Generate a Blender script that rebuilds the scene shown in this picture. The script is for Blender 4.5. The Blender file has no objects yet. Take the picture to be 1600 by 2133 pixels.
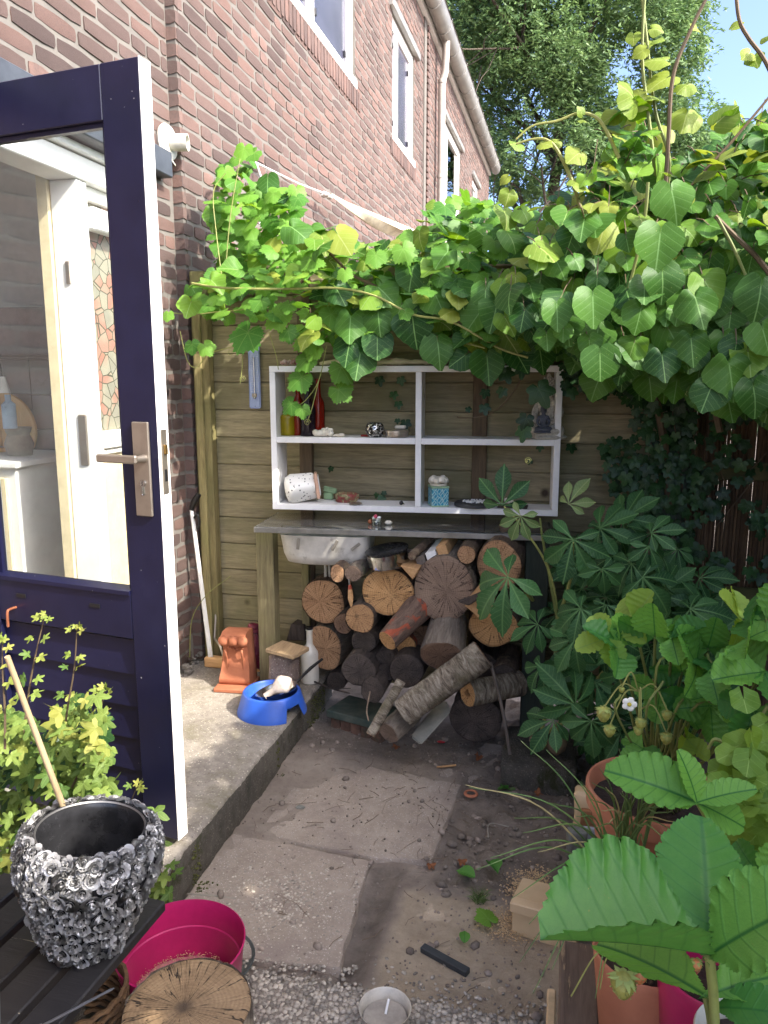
import bpy, bmesh, math, random
import numpy as np
from mathutils import Vector, Matrix, Euler, noise
random.seed(7)
S = bpy.context.scene
COL = S.collection
PI = math.pi
rad = math.radians
R_ = random.uniform

# ------------------------------------------------------------------ camera, sky, sun
CAM_Z = 1.33
cam = bpy.data.cameras.new('camera'); camo = bpy.data.objects.new('camera', cam); COL.objects.link(camo)
camo.location = (0, 0, CAM_Z); camo.rotation_euler = (rad(80), 0, rad(13.5))
cam.sensor_fit = 'HORIZONTAL'; cam.sensor_width = 36; cam.lens = 36
cam.clip_start = 0.02; cam.clip_end = 2000
S.camera = camo
SUN_EL, SUN_AZ = rad(40), rad(-22)      # azimuth measured from +X towards +Y
sdir = Vector((math.cos(SUN_EL)*math.cos(SUN_AZ), math.cos(SUN_EL)*math.sin(SUN_AZ), math.sin(SUN_EL)))
W = bpy.data.worlds.new('World'); S.world = W; W.use_nodes = True
wn = W.node_tree.nodes; wl = W.node_tree.links; wn.clear()
sky = wn.new('ShaderNodeTexSky'); sky.sky_type = 'NISHITA'; sky.sun_disc = False
sky.sun_elevation = SUN_EL; sky.sun_rotation = math.atan2(sdir.x, sdir.y)
sky.air_density = 0.5; sky.dust_density = 3.6; sky.ozone_density = 3.0
bg = wn.new('ShaderNodeBackground'); bg.inputs['Strength'].default_value = 0.15
wo = wn.new('ShaderNodeOutputWorld'); wl.new(sky.outputs[0], bg.inputs[0]); wl.new(bg.outputs[0], wo.inputs[0])
sl = bpy.data.lights.new('sun', 'SUN'); so = bpy.data.objects.new('sun', sl); COL.objects.link(so)
sl.energy = 2.0; sl.angle = rad(0.55); sl.color = (1, 0.94, 0.84)
so.rotation_euler = sdir.to_track_quat('Z', 'Y').to_euler(); so.location = sdir*30
S.view_settings.view_transform = 'Standard'; S.view_settings.look = 'None'
S.view_settings.exposure = 2.25; S.view_settings.gamma = 1; S.view_settings.use_curve_mapping = False
S.render.engine = 'CYCLES'
S.cycles.max_bounces = 8; S.cycles.diffuse_bounces = 4; S.cycles.transparent_max_bounces = 16
S.cycles.caustics_reflective = False; S.cycles.caustics_refractive = False

# ------------------------------------------------------------------ survey helper: a sight line to a known plane
CR = camo.rotation_euler.to_matrix()
CP = Vector((0, 0, CAM_Z))
def at(u, v, x=None, y=None, z=None):
    d = CR @ Vector(((u-800)/1600, (1066.5-v)/1600, -1))
    if x is not None: t = (x-CP.x)/d.x
    elif y is not None: t = (y-CP.y)/d.y
    else: t = (z-CP.z)/d.z
    return CP + d*t
def mpp(p):                                   # metres per photo pixel at a point
    return -(CR.transposed() @ (Vector(p)-CP)).z/1600
def pr(p):
    c = CR.transposed() @ (Vector(p)-CP)
    if c.z > -0.05: return (-9999, -9999)
    return (800+1600*c.x/-c.z, 1066.5-1600*c.y/-c.z)
def seen(p, m=60):
    u, v = pr(p); return -m < u < 1600+m and -m < v < 2133+m

# ------------------------------------------------------------------ materials
def lin(c):
    return tuple(((x/255)/12.92 if x/255 <= .04045 else ((x/255+.055)/1.055)**2.4) for x in c) + (1,)
class NT:
    def __init__(s, name):
        s.m = bpy.data.materials.new(name); s.m.use_nodes = True
        s.n = s.m.node_tree.nodes; s.l = s.m.node_tree.links
        s.b = s.n['Principled BSDF']; s.out = s.n['Material Output']
    def new(s, t, **k):
        x = s.n.new(t)
        for a, b in k.items(): setattr(x, a, b)
        return x
    def L(s, a, b): s.l.new(a, b)
    def math(s, op, a, b=None, c=None, clamp=False):
        x = s.new('ShaderNodeMath', operation=op); x.use_clamp = clamp
        for i, q in enumerate((a, b, c)):
            if q is None: continue
            if isinstance(q, (int, float)): x.inputs[i].default_value = q
            else: s.L(q, x.inputs[i])
        return x.outputs[0]
    def coords(s, kind='Object', rnd=True, scale=(1, 1, 1)):
        tc = s.new('ShaderNodeTexCoord'); o = tc.outputs[kind]
        mp = s.new('ShaderNodeMapping'); mp.inputs['Scale'].default_value = scale
        if rnd:
            oi = s.new('ShaderNodeObjectInfo'); m = s.math('MULTIPLY', oi.outputs['Random'], 37.0)
            cb = s.new('ShaderNodeCombineXYZ'); s.L(m, cb.inputs[0]); s.L(m, cb.inputs[1]); s.L(m, cb.inputs[2])
            ad = s.new('ShaderNodeVectorMath', operation='ADD'); s.L(o, ad.inputs[0]); s.L(cb.outputs[0], ad.inputs[1]); o = ad.outputs[0]
        s.L(o, mp.inputs[0]); return mp.outputs[0]
    def noise(s, vec, scale, detail=5, rough=.6, dist=0):
        x = s.new('ShaderNodeTexNoise'); x.inputs['Scale'].default_value = scale; x.inputs['Detail'].default_value = detail
        x.inputs['Roughness'].default_value = rough; x.inputs['Distortion'].default_value = dist
        s.L(vec, x.inputs['Vector']); return x.outputs[0]
    def vor(s, vec, scale, feature='F1', out='Distance'):
        x = s.new('ShaderNodeTexVoronoi', feature=feature); x.inputs['Scale'].default_value = scale
        s.L(vec, x.inputs['Vector']); return x.outputs[out]
    def ramp(s, f, stops):
        x = s.new('ShaderNodeValToRGB'); s.L(f, x.inputs[0]); e = x.color_ramp.elements
        while len(e) < len(stops): e.new(.5)
        for q, (p, c) in zip(e, stops):
            q.position = p; q.color = c if len(c) == 4 else lin(c)
        return x.outputs[0]
    def mix(s, f, a, b, mode='MIX'):
        x = s.new('ShaderNodeMix', data_type='RGBA', blend_type=mode)
        if isinstance(f, (int, float)): x.inputs[0].default_value = f
        else: s.L(f, x.inputs[0])
        for i, q in ((6, a), (7, b)):
            if isinstance(q, tuple): x.inputs[i].default_value = q if len(q) == 4 else lin(q)
            else: s.L(q, x.inputs[i])
        return x.outputs[2]
    def attr(s, n):
        x = s.new('ShaderNodeAttribute'); x.attribute_name = n; return x.outputs['Fac']
    def world(s, scale=1.2, detail=6):
        g = s.new('ShaderNodeNewGeometry'); return s.noise(g.outputs['Position'], scale, detail, .7)
    def rand(s):
        oi = s.new('ShaderNodeObjectInfo'); g = s.new('ShaderNodeNewGeometry')
        a = s.math('ADD', oi.outputs['Random'], g.outputs['Random Per Island'])
        return s.math('FRACT', a)
    def hsv(s, col, h=None, sat=None, v=None):
        x = s.new('ShaderNodeHueSaturation')
        s.L(col, x.inputs['Color'])
        for i, q in (('Hue', h), ('Saturation', sat), ('Value', v)):
            if q is None: continue
            if isinstance(q, (int, float)): x.inputs[i].default_value = q
            else: s.L(q, x.inputs[i])
        return x.outputs[0]
    def bump(s, h, strength=.5, dist=.005, prev=None):
        x = s.new('ShaderNodeBump'); x.inputs['Strength'].default_value = strength; x.inputs['Distance'].default_value = dist
        s.L(h, x.inputs['Height'])
        if prev is not None: s.L(prev, x.inputs['Normal'])
        return x.outputs[0]
    def done(s, col=None, rough=None, normal=None, metal=0, spec=None, coat=None):
        if col is not None:
            if isinstance(col, tuple): s.b.inputs['Base Color'].default_value = col if len(col) == 4 else lin(col)
            else: s.L(col, s.b.inputs['Base Color'])
        if rough is not None:
            if isinstance(rough, (int, float)): s.b.inputs['Roughness'].default_value = rough
            else: s.L(rough, s.b.inputs['Roughness'])
        if normal is not None: s.L(normal, s.b.inputs['Normal'])
        if isinstance(metal, (int, float)): s.b.inputs['Metallic'].default_value = metal
        else: s.L(metal, s.b.inputs['Metallic'])
        if spec is not None: s.b.inputs['Specular IOR Level'].default_value = spec
        if coat: s.b.inputs['Coat Weight'].default_value = coat; s.b.inputs['Coat Roughness'].default_value = .1
        return s.m
def mottled(name, c1, c2, scale=8, rough=.8, bump=.3, bscale=60, dist=.003, c3=None, c3s=3, c3lo=.55, metal=0, spec=None, vary=.12, coat=None, stretch=(1, 1, 1)):
    t = NT(name); v = t.coords(scale=stretch)
    n = t.noise(v, scale, 6, .65)
    c = t.ramp(n, [(.32, c1), (.68, c2)])
    if c3:
        n3 = t.noise(v, c3s, 7, .7, .4)
        c = t.mix(t.ramp(n3, [(c3lo, (0, 0, 0, 1)), (c3lo+.12, (1, 1, 1, 1))]), c, c3)
    if vary: c = t.hsv(c, v=t.math('MULTIPLY_ADD', t.rand(), 2*vary, 1-vary))
    nb = t.noise(v, bscale, 5, .7)
    r = t.math('MULTIPLY_ADD', n, .2, rough-.1)
    return t.done(c, r, t.bump(nb, bump, dist), metal, spec, coat)
def plain(name, c, rough=.5, metal=0, spec=None, coat=None, vary=.0, dirt=.15, ds=14, bump=.12):
    t = NT(name); v = t.coords()
    n = t.noise(v, ds, 7, .75)
    lc = lin(c) if len(c) == 3 else c
    dk = tuple(x*(1-dirt*2.2) for x in lc[:3]) + (1,)
    col = t.ramp(n, [(.35, dk), (.58, lc)])
    if vary: col = t.hsv(col, v=t.math('MULTIPLY_ADD', t.rand(), 2*vary, 1-vary))
    nb = t.noise(v, 120, 3)
    return t.done(col, t.math('MULTIPLY_ADD', n, .25, rough-.12), t.bump(nb, bump, .001), metal, spec, coat)
def wood(name, c1, c2, axis='x', scale=1., rough=.8, bump=.5, knots=None, green=None, vary=.15, peel=None):
    t = NT(name); st = {'x': (1.2, 14, 14), 'y': (14, 1.2, 14), 'z': (14, 14, 1.2)}[axis]
    v = t.coords(scale=tuple(q*scale for q in st)); v0 = t.coords()
    n = t.noise(v, 3.2, 8, .7, .6); n2 = t.noise(v, 14, 4, .6)
    m = t.math('MULTIPLY_ADD', n2, .35, t.math('MULTIPLY', n, .75))
    c = t.ramp(m, [(.36, c1), (.68, c2)])
    if knots:
        k = t.vor(v0, knots[0]); c = t.mix(t.ramp(k, [(.05, (1, 1, 1, 1)), (.10, (0, 0, 0, 1))]), c, knots[1])
    if green:
        g = t.noise(v0, 3.1, 5, .6); c = t.mix(t.ramp(g, [(.45, (0, 0, 0, 1)), (.7, (.75, .75, .75, 1))]), c, green)
    if vary: c = t.hsv(c, v=t.math('MULTIPLY_ADD', t.rand(), 2*vary, 1-vary))
    h = m
    if peel:
        p = t.noise(v, 2.2, 8, .75, .8); k = t.ramp(p, [(peel[1], (0, 0, 0, 1)), (peel[1]+.03, (1, 1, 1, 1))]); c = t.mix(k, c, peel[0])
        h = t.math('ADD', m, t.math('MULTIPLY', k, -1.2))
    return t.done(c, rough, t.bump(h, bump, .003))
def leafmat(name, c1, c2, vein, kind='pin', rough=.42, trans=.3, nv=9, edge=None, blem=None, lat=.3, trv=1.5):
    lat_ = lat; t = NT(name); r = t.rand()
    tc = t.new('ShaderNodeTexCoord'); sp = t.new('ShaderNodeSeparateXYZ'); t.L(tc.outputs['UV'], sp.inputs[0])
    x, y = sp.outputs[0], sp.outputs[1]
    ax = t.math('ABSOLUTE', x)
    if kind == 'pin':
        f = t.math('FRACT', t.math('MULTIPLY', t.math('SUBTRACT', y, t.math('MULTIPLY', ax, .75)), nv))
        lat = t.math('ABSOLUTE', t.math('SUBTRACT', f, .5))
        mid = ax
    else:
        an = t.math('ARCTAN2', x, t.math('ADD', y, 0.02))
        k = t.math('MULTIPLY', an, 5/PI/1.35)
        f = t.math('FRACT', t.math('ADD', k, .5)); lat = t.math('ABSOLUTE', t.math('SUBTRACT', f, .5))
        rr = t.math('POWER', t.math('ADD', t.math('MULTIPLY', x, x), t.math('MULTIPLY', y, y)), .5)
        lat = t.math('MULTIPLY', t.math('MULTIPLY', lat, rr), 5.0); mid = t.math('ADD', ax, .3)
    lv = t.ramp(lat, [(.0, (1, 1, 1, 1)), (.1, (0, 0, 0, 1))]); mv = t.ramp(mid, [(.006, (1, 1, 1, 1)), (.022, (0, 0, 0, 1))])
    vm = t.math('MAXIMUM', t.math('MULTIPLY', lv, lat_), mv)
    ob = t.coords()
    n = t.noise(ob, 9, 3)
    base = t.ramp(t.math('ADD', t.math('MULTIPLY', r, .8), t.math('MULTIPLY', n, .25)), [(.1, c1), (.95, c2)])
    col = t.mix(vm, base, vein)
    if blem:
        nb = t.noise(ob, 22, 6, .7); col = t.mix(t.ramp(nb, [(.66, (0, 0, 0, 1)), (.7, (1, 1, 1, 1))]), col, blem)
    fv = t.new('ShaderNodeTexVoronoi', feature='DISTANCE_TO_EDGE'); fv.inputs['Scale'].default_value = 26; t.L(tc.outputs['UV'], fv.inputs['Vector'])
    net = t.ramp(fv.outputs[0], [(.0, (1, 1, 1, 1)), (.07, (0, 0, 0, 1))]); col = t.mix(t.math('MULTIPLY', net, .16), col, vein)
    hgt = t.math('MULTIPLY_ADD', lv, -.8, t.math('MULTIPLY', t.noise(ob, 60, 3), .5))
    nm = t.bump(hgt, .3, .001)
    t.done(col, rough, nm, spec=.28)
    tl = t.new('ShaderNodeBsdfTranslucent'); t.L(t.hsv(col, h=.485, sat=1.1, v=trv), tl.inputs[0]); t.L(nm, tl.inputs[1])
    mx = t.new('ShaderNodeMixShader'); mx.inputs[0].default_value = trans
    t.L(t.b.outputs[0], mx.inputs[1]); t.L(tl.outputs[0], mx.inputs[2]); t.L(mx.outputs[0], t.out.inputs[0])
    return t.m
def glassmat(name, tint=(1, 1, 1, 1), ior=1.5, rough=0.0, boost=1.0, haze=0.0):
    t = NT(name); fr = t.new('ShaderNodeFresnel'); g_ = t.new('ShaderNodeNewGeometry'); t.L(t.math('MULTIPLY_ADD', g_.outputs['Backfacing'], 1/ior-ior, ior), fr.inputs[0])
    tr = t.new('ShaderNodeBsdfTransparent'); tr.inputs[0].default_value = tint
    gl = t.new('ShaderNodeBsdfGlossy'); gl.inputs['Roughness'].default_value = rough
    mx = t.new('ShaderNodeMixShader'); t.L(t.math('MULTIPLY', fr.outputs[0], boost, clamp=True), mx.inputs[0])
    t.L(tr.outputs[0], mx.inputs[1]); t.L(gl.outputs[0], mx.inputs[2])
    if haze:
        df = t.new('ShaderNodeBsdfDiffuse'); df.inputs[0].default_value = (.7, .7, .68, 1)
        n = t.noise(t.coords(), 5, 6, .7); m2 = t.new('ShaderNodeMixShader'); t.L(t.math('MULTIPLY', n, haze), m2.inputs[0])
        t.L(mx.outputs[0], m2.inputs[1]); t.L(df.outputs[0], m2.inputs[2]); mx = m2
    t.L(mx.outputs[0], t.out.inputs[0]); return t.m

# ------------------------------------------------------------------ mesh helpers (everything is drawn in world metres)
def vbox(bm, x0, x1, y0, y1, z0, z1, bev=0, jit=0, M=None):
    vs = [bm.verts.new((x, y, z)) for x in (x0, x1) for y in (y0, y1) for z in (z0, z1)]
    fs = [(0, 1, 3, 2), (4, 6, 7, 5), (0, 4, 5, 1), (2, 3, 7, 6), (0, 2, 6, 4), (1, 5, 7, 3)]
    fa = [bm.faces.new([vs[i] for i in f]) for f in fs]
    if bev:
        es = list({e for f in fa for e in f.edges})
        g = bmesh.ops.bevel(bm, geom=es, offset=bev, segments=1, affect='EDGES', profile=.5)
        vs = list({v for f in g['faces'] for v in f.verts} | {v for v in vs if v.is_valid})
    if jit:
        for v in vs: v.co += Vector((R_(-jit, jit), R_(-jit, jit), R_(-jit, jit)))
    if M is not None:
        for v in vs: v.co = M @ v.co
    return vs
def tube(bm, pts, rs, n=8, cap=True, squash=None):
    pts = [Vector(p) for p in pts]
    if isinstance(rs, (int, float)): rs = [rs]*len(pts)
    prev = None; rings = []
    for i, p in enumerate(pts):
        d = (pts[min(i+1, len(pts)-1)] - pts[max(i-1, 0)])
        d = d.normalized() if d.length > 1e-9 else Vector((0, 0, 1))
        a = prev - d*prev.dot(d) if prev is not None else d.orthogonal()
        if a.length < 1e-6: a = d.orthogonal()
        a.normalize(); prev = a; b = d.cross(a)
        rings.append([bm.verts.new(p + (a*math.cos(2*PI*k/n) + b*math.sin(2*PI*k/n)*(squash or 1))*rs[i]) for k in range(n)])
    for r0, r1 in zip(rings, rings[1:]):
        for k in range(n): bm.faces.new((r0[k], r0[(k+1) % n], r1[(k+1) % n], r1[k]))
    if cap:
        bm.faces.new(rings[0][::-1]); bm.faces.new(rings[-1])
    return rings
def lathe(bm, prof, n=32, M=None, jit=0):
    rings = []
    for r, z in prof:
        if r < 1e-5: rings.append([bm.verts.new((0, 0, z))])
        else: rings.append([bm.verts.new(((r+R_(-jit, jit))*math.cos(2*PI*k/n), (r+R_(-jit, jit))*math.sin(2*PI*k/n), z)) for k in range(n)])
    for a, b in zip(rings, rings[1:]):
        for k in range(n):
            q = [a[k % len(a)], a[(k+1) % n % len(a)], b[(k+1) % n % len(b)], b[k % len(b)]]
            u = []
            for w in q:
                if w not in u: u.append(w)
            if len(u) > 2: bm.faces.new(u)
    if M is not None:
        for r in rings:
            for v in r: v.co = M @ v.co
    return rings
def wobble(bm, amp, sc, seed=0):
    for v in bm.verts:
        v.co += noise.noise_vector(v.co*sc + Vector((seed, seed*2.1, 0)))*amp
def ball(bm, c, r, sub=2, sc=(1, 1, 1), amp=0, nsc=8, seed=0, M=None):
    g = bmesh.ops.create_icosphere(bm, subdivisions=sub, radius=1)
    for v in g['verts']:
        q = v.co.copy(); d = 1 + amp*noise.noise(q*nsc*.3 + Vector((seed, seed, seed)))
        q = Vector((q.x*sc[0], q.y*sc[1], q.z*sc[2]))*r*d
        if M is not None: q = M @ q
        v.co = q + Vector(c)
def poly_prism(bm, pts, a, b, axis='y'):
    def P(p, d): return {'y': (p[0], d, p[1]), 'x': (d, p[0], p[1]), 'z': (p[0], p[1], d)}[axis]
    A = [bm.verts.new(P(p, a)) for p in pts]; B = [bm.verts.new(P(p, b)) for p in pts]
    bm.faces.new(A); bm.faces.new(B[::-1]); n = len(pts)
    for i in range(n): bm.faces.new((A[i], B[i], B[(i+1) % n], A[(i+1) % n]))
    return A+B
ROOTM = {}
def setp(o, label=None, cat=None, group=None, kind=None):
    for k, v in (('label', label), ('category', cat), ('group', group), ('kind', kind)):
        if v: o[k] = v
    return o
def mesh_of(name, bm, mats, smooth=False):
    me = bpy.data.meshes.new(name)
    bmesh.ops.recalc_face_normals(bm, faces=bm.faces); bm.to_mesh(me); bm.free()
    for m in (mats if isinstance(mats, (list, tuple)) else [mats]): me.materials.append(m)
    if smooth:
        me.polygons.foreach_set('use_smooth', [True]*len(me.polygons))
        if smooth != 'all': me.set_sharp_from_angle(angle=rad(smooth if isinstance(smooth, (int, float)) and smooth > 1 else 40))
    return me
def thing(name, label, cat, loc=(0, 0, 0), rz=0, group=None, kind=None):
    o = bpy.data.objects.new(name, None); COL.objects.link(o); o.empty_display_size = .1
    o.location = loc; o.rotation_euler = (0, 0, rz)
    ROOTM[o.name] = (Matrix.Translation(Vector(loc)) @ Matrix.Rotation(rz, 4, 'Z')).inverted()
    return setp(o, label, cat, group, kind)
def part(name, bm, mats, root, smooth=False, world=True, label=None, kind=None, M=None):
    """part drawn in world metres (or given its own placement M) below root"""
    if isinstance(bm, bpy.types.Mesh): me = bm
    else: me = mesh_of(name, bm, mats, smooth)
    o = bpy.data.objects.new(name, me); COL.objects.link(o); o.parent = root
    inv = ROOTM.get(root.name, Matrix.Identity(4)) if root else Matrix.Identity(4)
    L = inv @ (M if M is not None else Matrix.Identity(4)); o.matrix_basis = L
    ROOTM[o.name] = (M if M is not None else Matrix.Identity(4)).inverted()
    if label: o['label'] = label
    if kind: o['kind'] = kind
    return o
def single(name, bm, mats, label=None, cat=None, group=None, kind=None, smooth=False, M=None):
    """a thing that is one mesh; its origin goes to its base"""
    if isinstance(bm, bpy.types.Mesh): me = bm; base = None
    else:
        base = None
        if M is None and kind != 'structure':
            xs = [v.co.x for v in bm.verts]; ys = [v.co.y for v in bm.verts]; zs = [v.co.z for v in bm.verts]
            base = Vector(((min(xs)+max(xs))/2, (min(ys)+max(ys))/2, min(zs)))
            for v in bm.verts: v.co -= base
        me = mesh_of(name, bm, mats, smooth)
    o = bpy.data.objects.new(name, me); COL.objects.link(o)
    o.matrix_basis = M if M is not None else (Matrix.Translation(base) if base is not None else Matrix.Identity(4))
    ROOTM[o.name] = o.matrix_basis.inverted()
    return setp(o, label, cat, group, kind)
B = bmesh.new
def Tm(loc, rx=0, ry=0, rz=0, s=1):
    return Matrix.Translation(Vector(loc)) @ Euler((rx, ry, rz)).to_matrix().to_4x4() @ Matrix.Diagonal((s, s, s, 1) if isinstance(s, (int, float)) else (*s, 1))
def frame(loc, ydir, nrm, s=1):
    """matrix whose local Y points along ydir and local Z roughly along nrm"""
    y = Vector(ydir).normalized(); z = Vector(nrm); z = z - y*z.dot(y)
    if z.length < 1e-5: z = y.orthogonal()
    z.normalize(); x = y.cross(z)
    m = Matrix((x, y, z)).transposed().to_4x4()
    return Matrix.Translation(Vector(loc)) @ m @ Matrix.Diagonal((s, s, s, 1))
def curve(pts, n=6):
    """Catmull-Rom through points"""
    P = [Vector(p) for p in pts]; P = [P[0]*2-P[1]] + P + [P[-1]*2-P[-2]]; out = []
    for i in range(1, len(P)-2):
        for k in range(n):
            t = k/n; a, b, c, d = P[i-1:i+3]
            out.append(.5*((2*b) + (c-a)*t + (2*a-5*b+4*c-d)*t*t + (3*b-a-3*c+d)*t**3))
    out.append(P[-2]); return out
# ================================================================== materials of the setting
K = dict
m_brick = (lambda t: (lambda v: t.done(
    t.hsv(t.mix(t.ramp(t.noise(v, 26, 7, .75), [(.5, (0, 0, 0, 1)), (.72, (1, 1, 1, 1))]),
        t.ramp(t.math('ADD', t.math('MULTIPLY', t.rand(), .75), t.math('MULTIPLY', t.noise(v, 14, 4), .35)),
            [(.05, (76, 62, 58)), (.3, (94, 76, 70)), (.6, (103, 83, 76)), (.85, (111, 86, 77)), (1, (86, 69, 64))]), (84, 72, 67)),
        v=t.math('MULTIPLY', t.math('MULTIPLY_ADD', t.rand(), .24, .88), t.math('MULTIPLY_ADD', t.world(1.6), .7, .66))),
    .88, t.bump(t.noise(v, 60, 8, .8), .9, .006)))(t.coords()))(NT('brick'))
m_mortar = mottled('mortar', (98, 94, 88), (114, 109, 102), 7, .95, .5, 90, .003, c3=(92, 86, 78), c3s=2.2, c3lo=.6, vary=0)
m_mortar2 = m_mortar
m_white = plain('white paint', (232, 231, 226), .45, dirt=.03)
m_whitedirty = plain('aged white paint', (234, 233, 230), .5, dirt=.05, ds=9)
m_cream = plain('cream paint', (224, 208, 168), .5, dirt=.08)
t = NT('dark blue gloss paint'); v = t.coords(rnd=False); n = t.noise(v, 3, 7, .7)
c = t.ramp(n, [(.35, (18, 19, 44)), (.6, (24, 25, 54)), (.75, (36, 36, 62))])
c = t.mix(t.ramp(t.noise(v, 75, 2, .4), [(.775, (0, 0, 0, 1)), (.79, (1, 1, 1, 1))]), c, (150, 148, 150))
m_blue = t.done(c, t.math('MULTIPLY_ADD', t.noise(v, 6, 8, .75), .35, .16), t.bump(t.noise(t.coords(rnd=False, scale=(30, 30, 3)), 6, 4), .12, .002), 0, .45)
m_zinc = mottled('zinc', (140, 138, 134), (168, 166, 160), 5, .5, .1, 30, metal=.55, vary=.05)
m_darkgap = plain('dark gap', (26, 24, 22), .9)
m_grey = plain('anthracite paint', (66, 70, 76), .5)
m_steel = plain('brushed steel', (176, 166, 152), .34, metal=.85, dirt=.06)
m_black = plain('black plastic', (24, 24, 26), .42)
m_chrome = plain('polished metal', (190, 190, 188), .18, metal=1, dirt=.05)
m_fence = wood('impregnated fence wood', (98, 90, 68), (150, 139, 108), 'x', 1, .85, .7, knots=(4.2, (58, 46, 32)), green=(104, 102, 66))
m_post = wood('impregnated post wood', (98, 86, 54), (150, 138, 92), 'z', 1, .85, .8, knots=(4, (66, 52, 32)), green=(112, 110, 64))
m_conc = None
def aggregate(name, c1, c2, stone, scale=150, moss=None, dark=None, bump=.9):
    t = NT(name); v = t.coords(rnd=False)
    n = t.noise(v, 3, 8, .7); n2 = t.noise(v, 22, 6, .75)
    c = t.ramp(t.math('MULTIPLY_ADD', n2, .5, t.math('MULTIPLY', n, .5)), [(.38, c1), (.62, c2)])
    vd = t.vor(v, scale); vc = t.vor(v, scale, out='Color')
    sp = t.new('ShaderNodeSeparateColor'); t.L(vc, sp.inputs[0])
    msk = t.math('MULTIPLY', t.ramp(vd, [(.28, (1, 1, 1, 1)), (.42, (0, 0, 0, 1))]), t.math('GREATER_THAN', sp.outputs[0], .45))
    sc = t.mix(sp.outputs[1], stone[0], stone[1]); c = t.mix(t.math('MULTIPLY', msk, .8), c, sc)
    if dark:
        c = t.mix(t.ramp(t.noise(v, 5, 8, .75), [(.5, (0, 0, 0, 1)), (.68, (.85, .85, .85, 1))]), c, dark)
    if moss:
        k = t.noise(v, 6.5, 8, .75, .5); c = t.mix(t.ramp(k, [(.54, (0, 0, 0, 1)), (.62, (1, 1, 1, 1))]), c, moss)
    h = t.math('ADD', t.math('MULTIPLY', t.ramp(vd, [(0, (1, 1, 1, 1)), (.5, (0, 0, 0, 1))]), .5), t.noise(v, 70, 6, .8))
    return t.done(c, .92, t.bump(h, bump, .004))
m_step = aggregate('exposed aggregate concrete', (118, 110, 101), (160, 152, 140), ((96, 88, 80), (206, 196, 180)), 120, moss=None, dark=(112, 106, 84))
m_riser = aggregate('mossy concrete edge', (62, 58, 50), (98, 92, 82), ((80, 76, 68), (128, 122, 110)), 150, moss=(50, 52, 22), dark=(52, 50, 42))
m_paver = aggregate('dusty concrete paving', (142, 128, 114), (170, 156, 140), ((126, 118, 108), (200, 190, 178)), 190, dark=(138, 124, 114), bump=.6)
m_paveredge = aggregate('sandy paving', (166, 148, 124), (194, 176, 150), ((146, 130, 112), (204, 190, 168)), 260, bump=.5)
m_soil = mottled('soil', (130, 119, 109), (164, 152, 140), 9, .97, .9, 55, .012, c3=(178, 164, 148), c3s=2.6, c3lo=.56, vary=.1)
m_soild = mottled('dark soil', (100, 90, 80), (142, 130, 116), 9, .97, .9, 55, .014, c3=(146, 132, 118), c3s=2.6, c3lo=.6, vary=.1)
m_pebble = mottled('pebble', (146, 136, 122), (182, 172, 156), 30, .6, .2, 200, vary=.5)
m_pebblebase = aggregate('gravel bed', (124, 115, 104), (150, 140, 126), ((90, 82, 72), (160, 150, 134)), 180)
m_greenedge = mottled('green glazed paver', (44, 66, 58), (96, 100, 88), 14, .7, .5, 60)
m_stone = mottled('grey stone', (112, 112, 104), (148, 146, 134), 12, .85, .6, 80, .004, c3=(98, 104, 80), c3s=6, c3lo=.6)
m_grass = plain('grass blade', (84, 108, 50), .6, vary=.3)

# ================================================================== ground
bm = B(); vs = [bm.verts.new(p) for p in ((-400, -200, -.24), (400, -200, -.24), (400, 700, -.24), (-400, 700, -.24))]; bm.faces.new(vs)
ground = single('ground', bm, m_soil, kind='structure')
def darksoil(x, y): return (x > -.345 and 2.05 < y) or (-.53 < x < -.44 and y < 2.12) or y > 2.74 or (x > -.36 and y > 2.6)
def gz(x, y):
    n = noise.noise(Vector((x*3, y*3, 0)))*.016 + noise.noise(Vector((x*11, y*11, 4)))*.008 + noise.noise(Vector((x*34, y*34, 9)))*.0045
    z = -.187 + n + .024*max(0, min(1, (-.55-x)*3)) + .020*max(0, min(1, (y-2.45)*4))
    if x > -.33 and y > 2.05: z -= .018 - abs(noise.noise(Vector((x*14, y*14, 2))))*.045 - abs(noise.noise(Vector((x*40, y*40, 5))))*.016
    if x > -.47 and y < 2.08: z = -.178 + n*.45 + .012*max(0, min(1, (x-.0)*6))
    if -.53 < x < -.46 and y < 2.1: z -= .012
    if y < 1.62: z -= .03*min(1, (1.62-y)*8)
    return z
bm = B(); nx, ny = 170, 150; gx0, gx1, gy0, gy1 = -1.04, 1.9, .9, 3.45
gv = [[bm.verts.new((gx0+(gx1-gx0)*i/nx, gy0+(gy1-gy0)*j/ny, gz(gx0+(gx1-gx0)*i/nx, gy0+(gy1-gy0)*j/ny))) for j in range(ny+1)] for i in range(nx+1)]
for i in range(nx):
    for j in range(ny):
        bm.faces.new((gv[i][j], gv[i+1][j], gv[i+1][j+1], gv[i][j+1]))
def soilkind(c):
    d = s_ = 0
    for k in range(9):
        q = noise.noise_vector(Vector((c.x*14+k*3.1, c.y*14, 3)))*.03; x, y = c.x+q.x+R_(-.008, .008), c.y+q.y+R_(-.008, .008)
        d += darksoil(x, y)/9; s_ += (x > -.42 and y < 2.02)/9
    return d, s_
kinds = [soilkind(v.co) for v in bm.verts]
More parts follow.
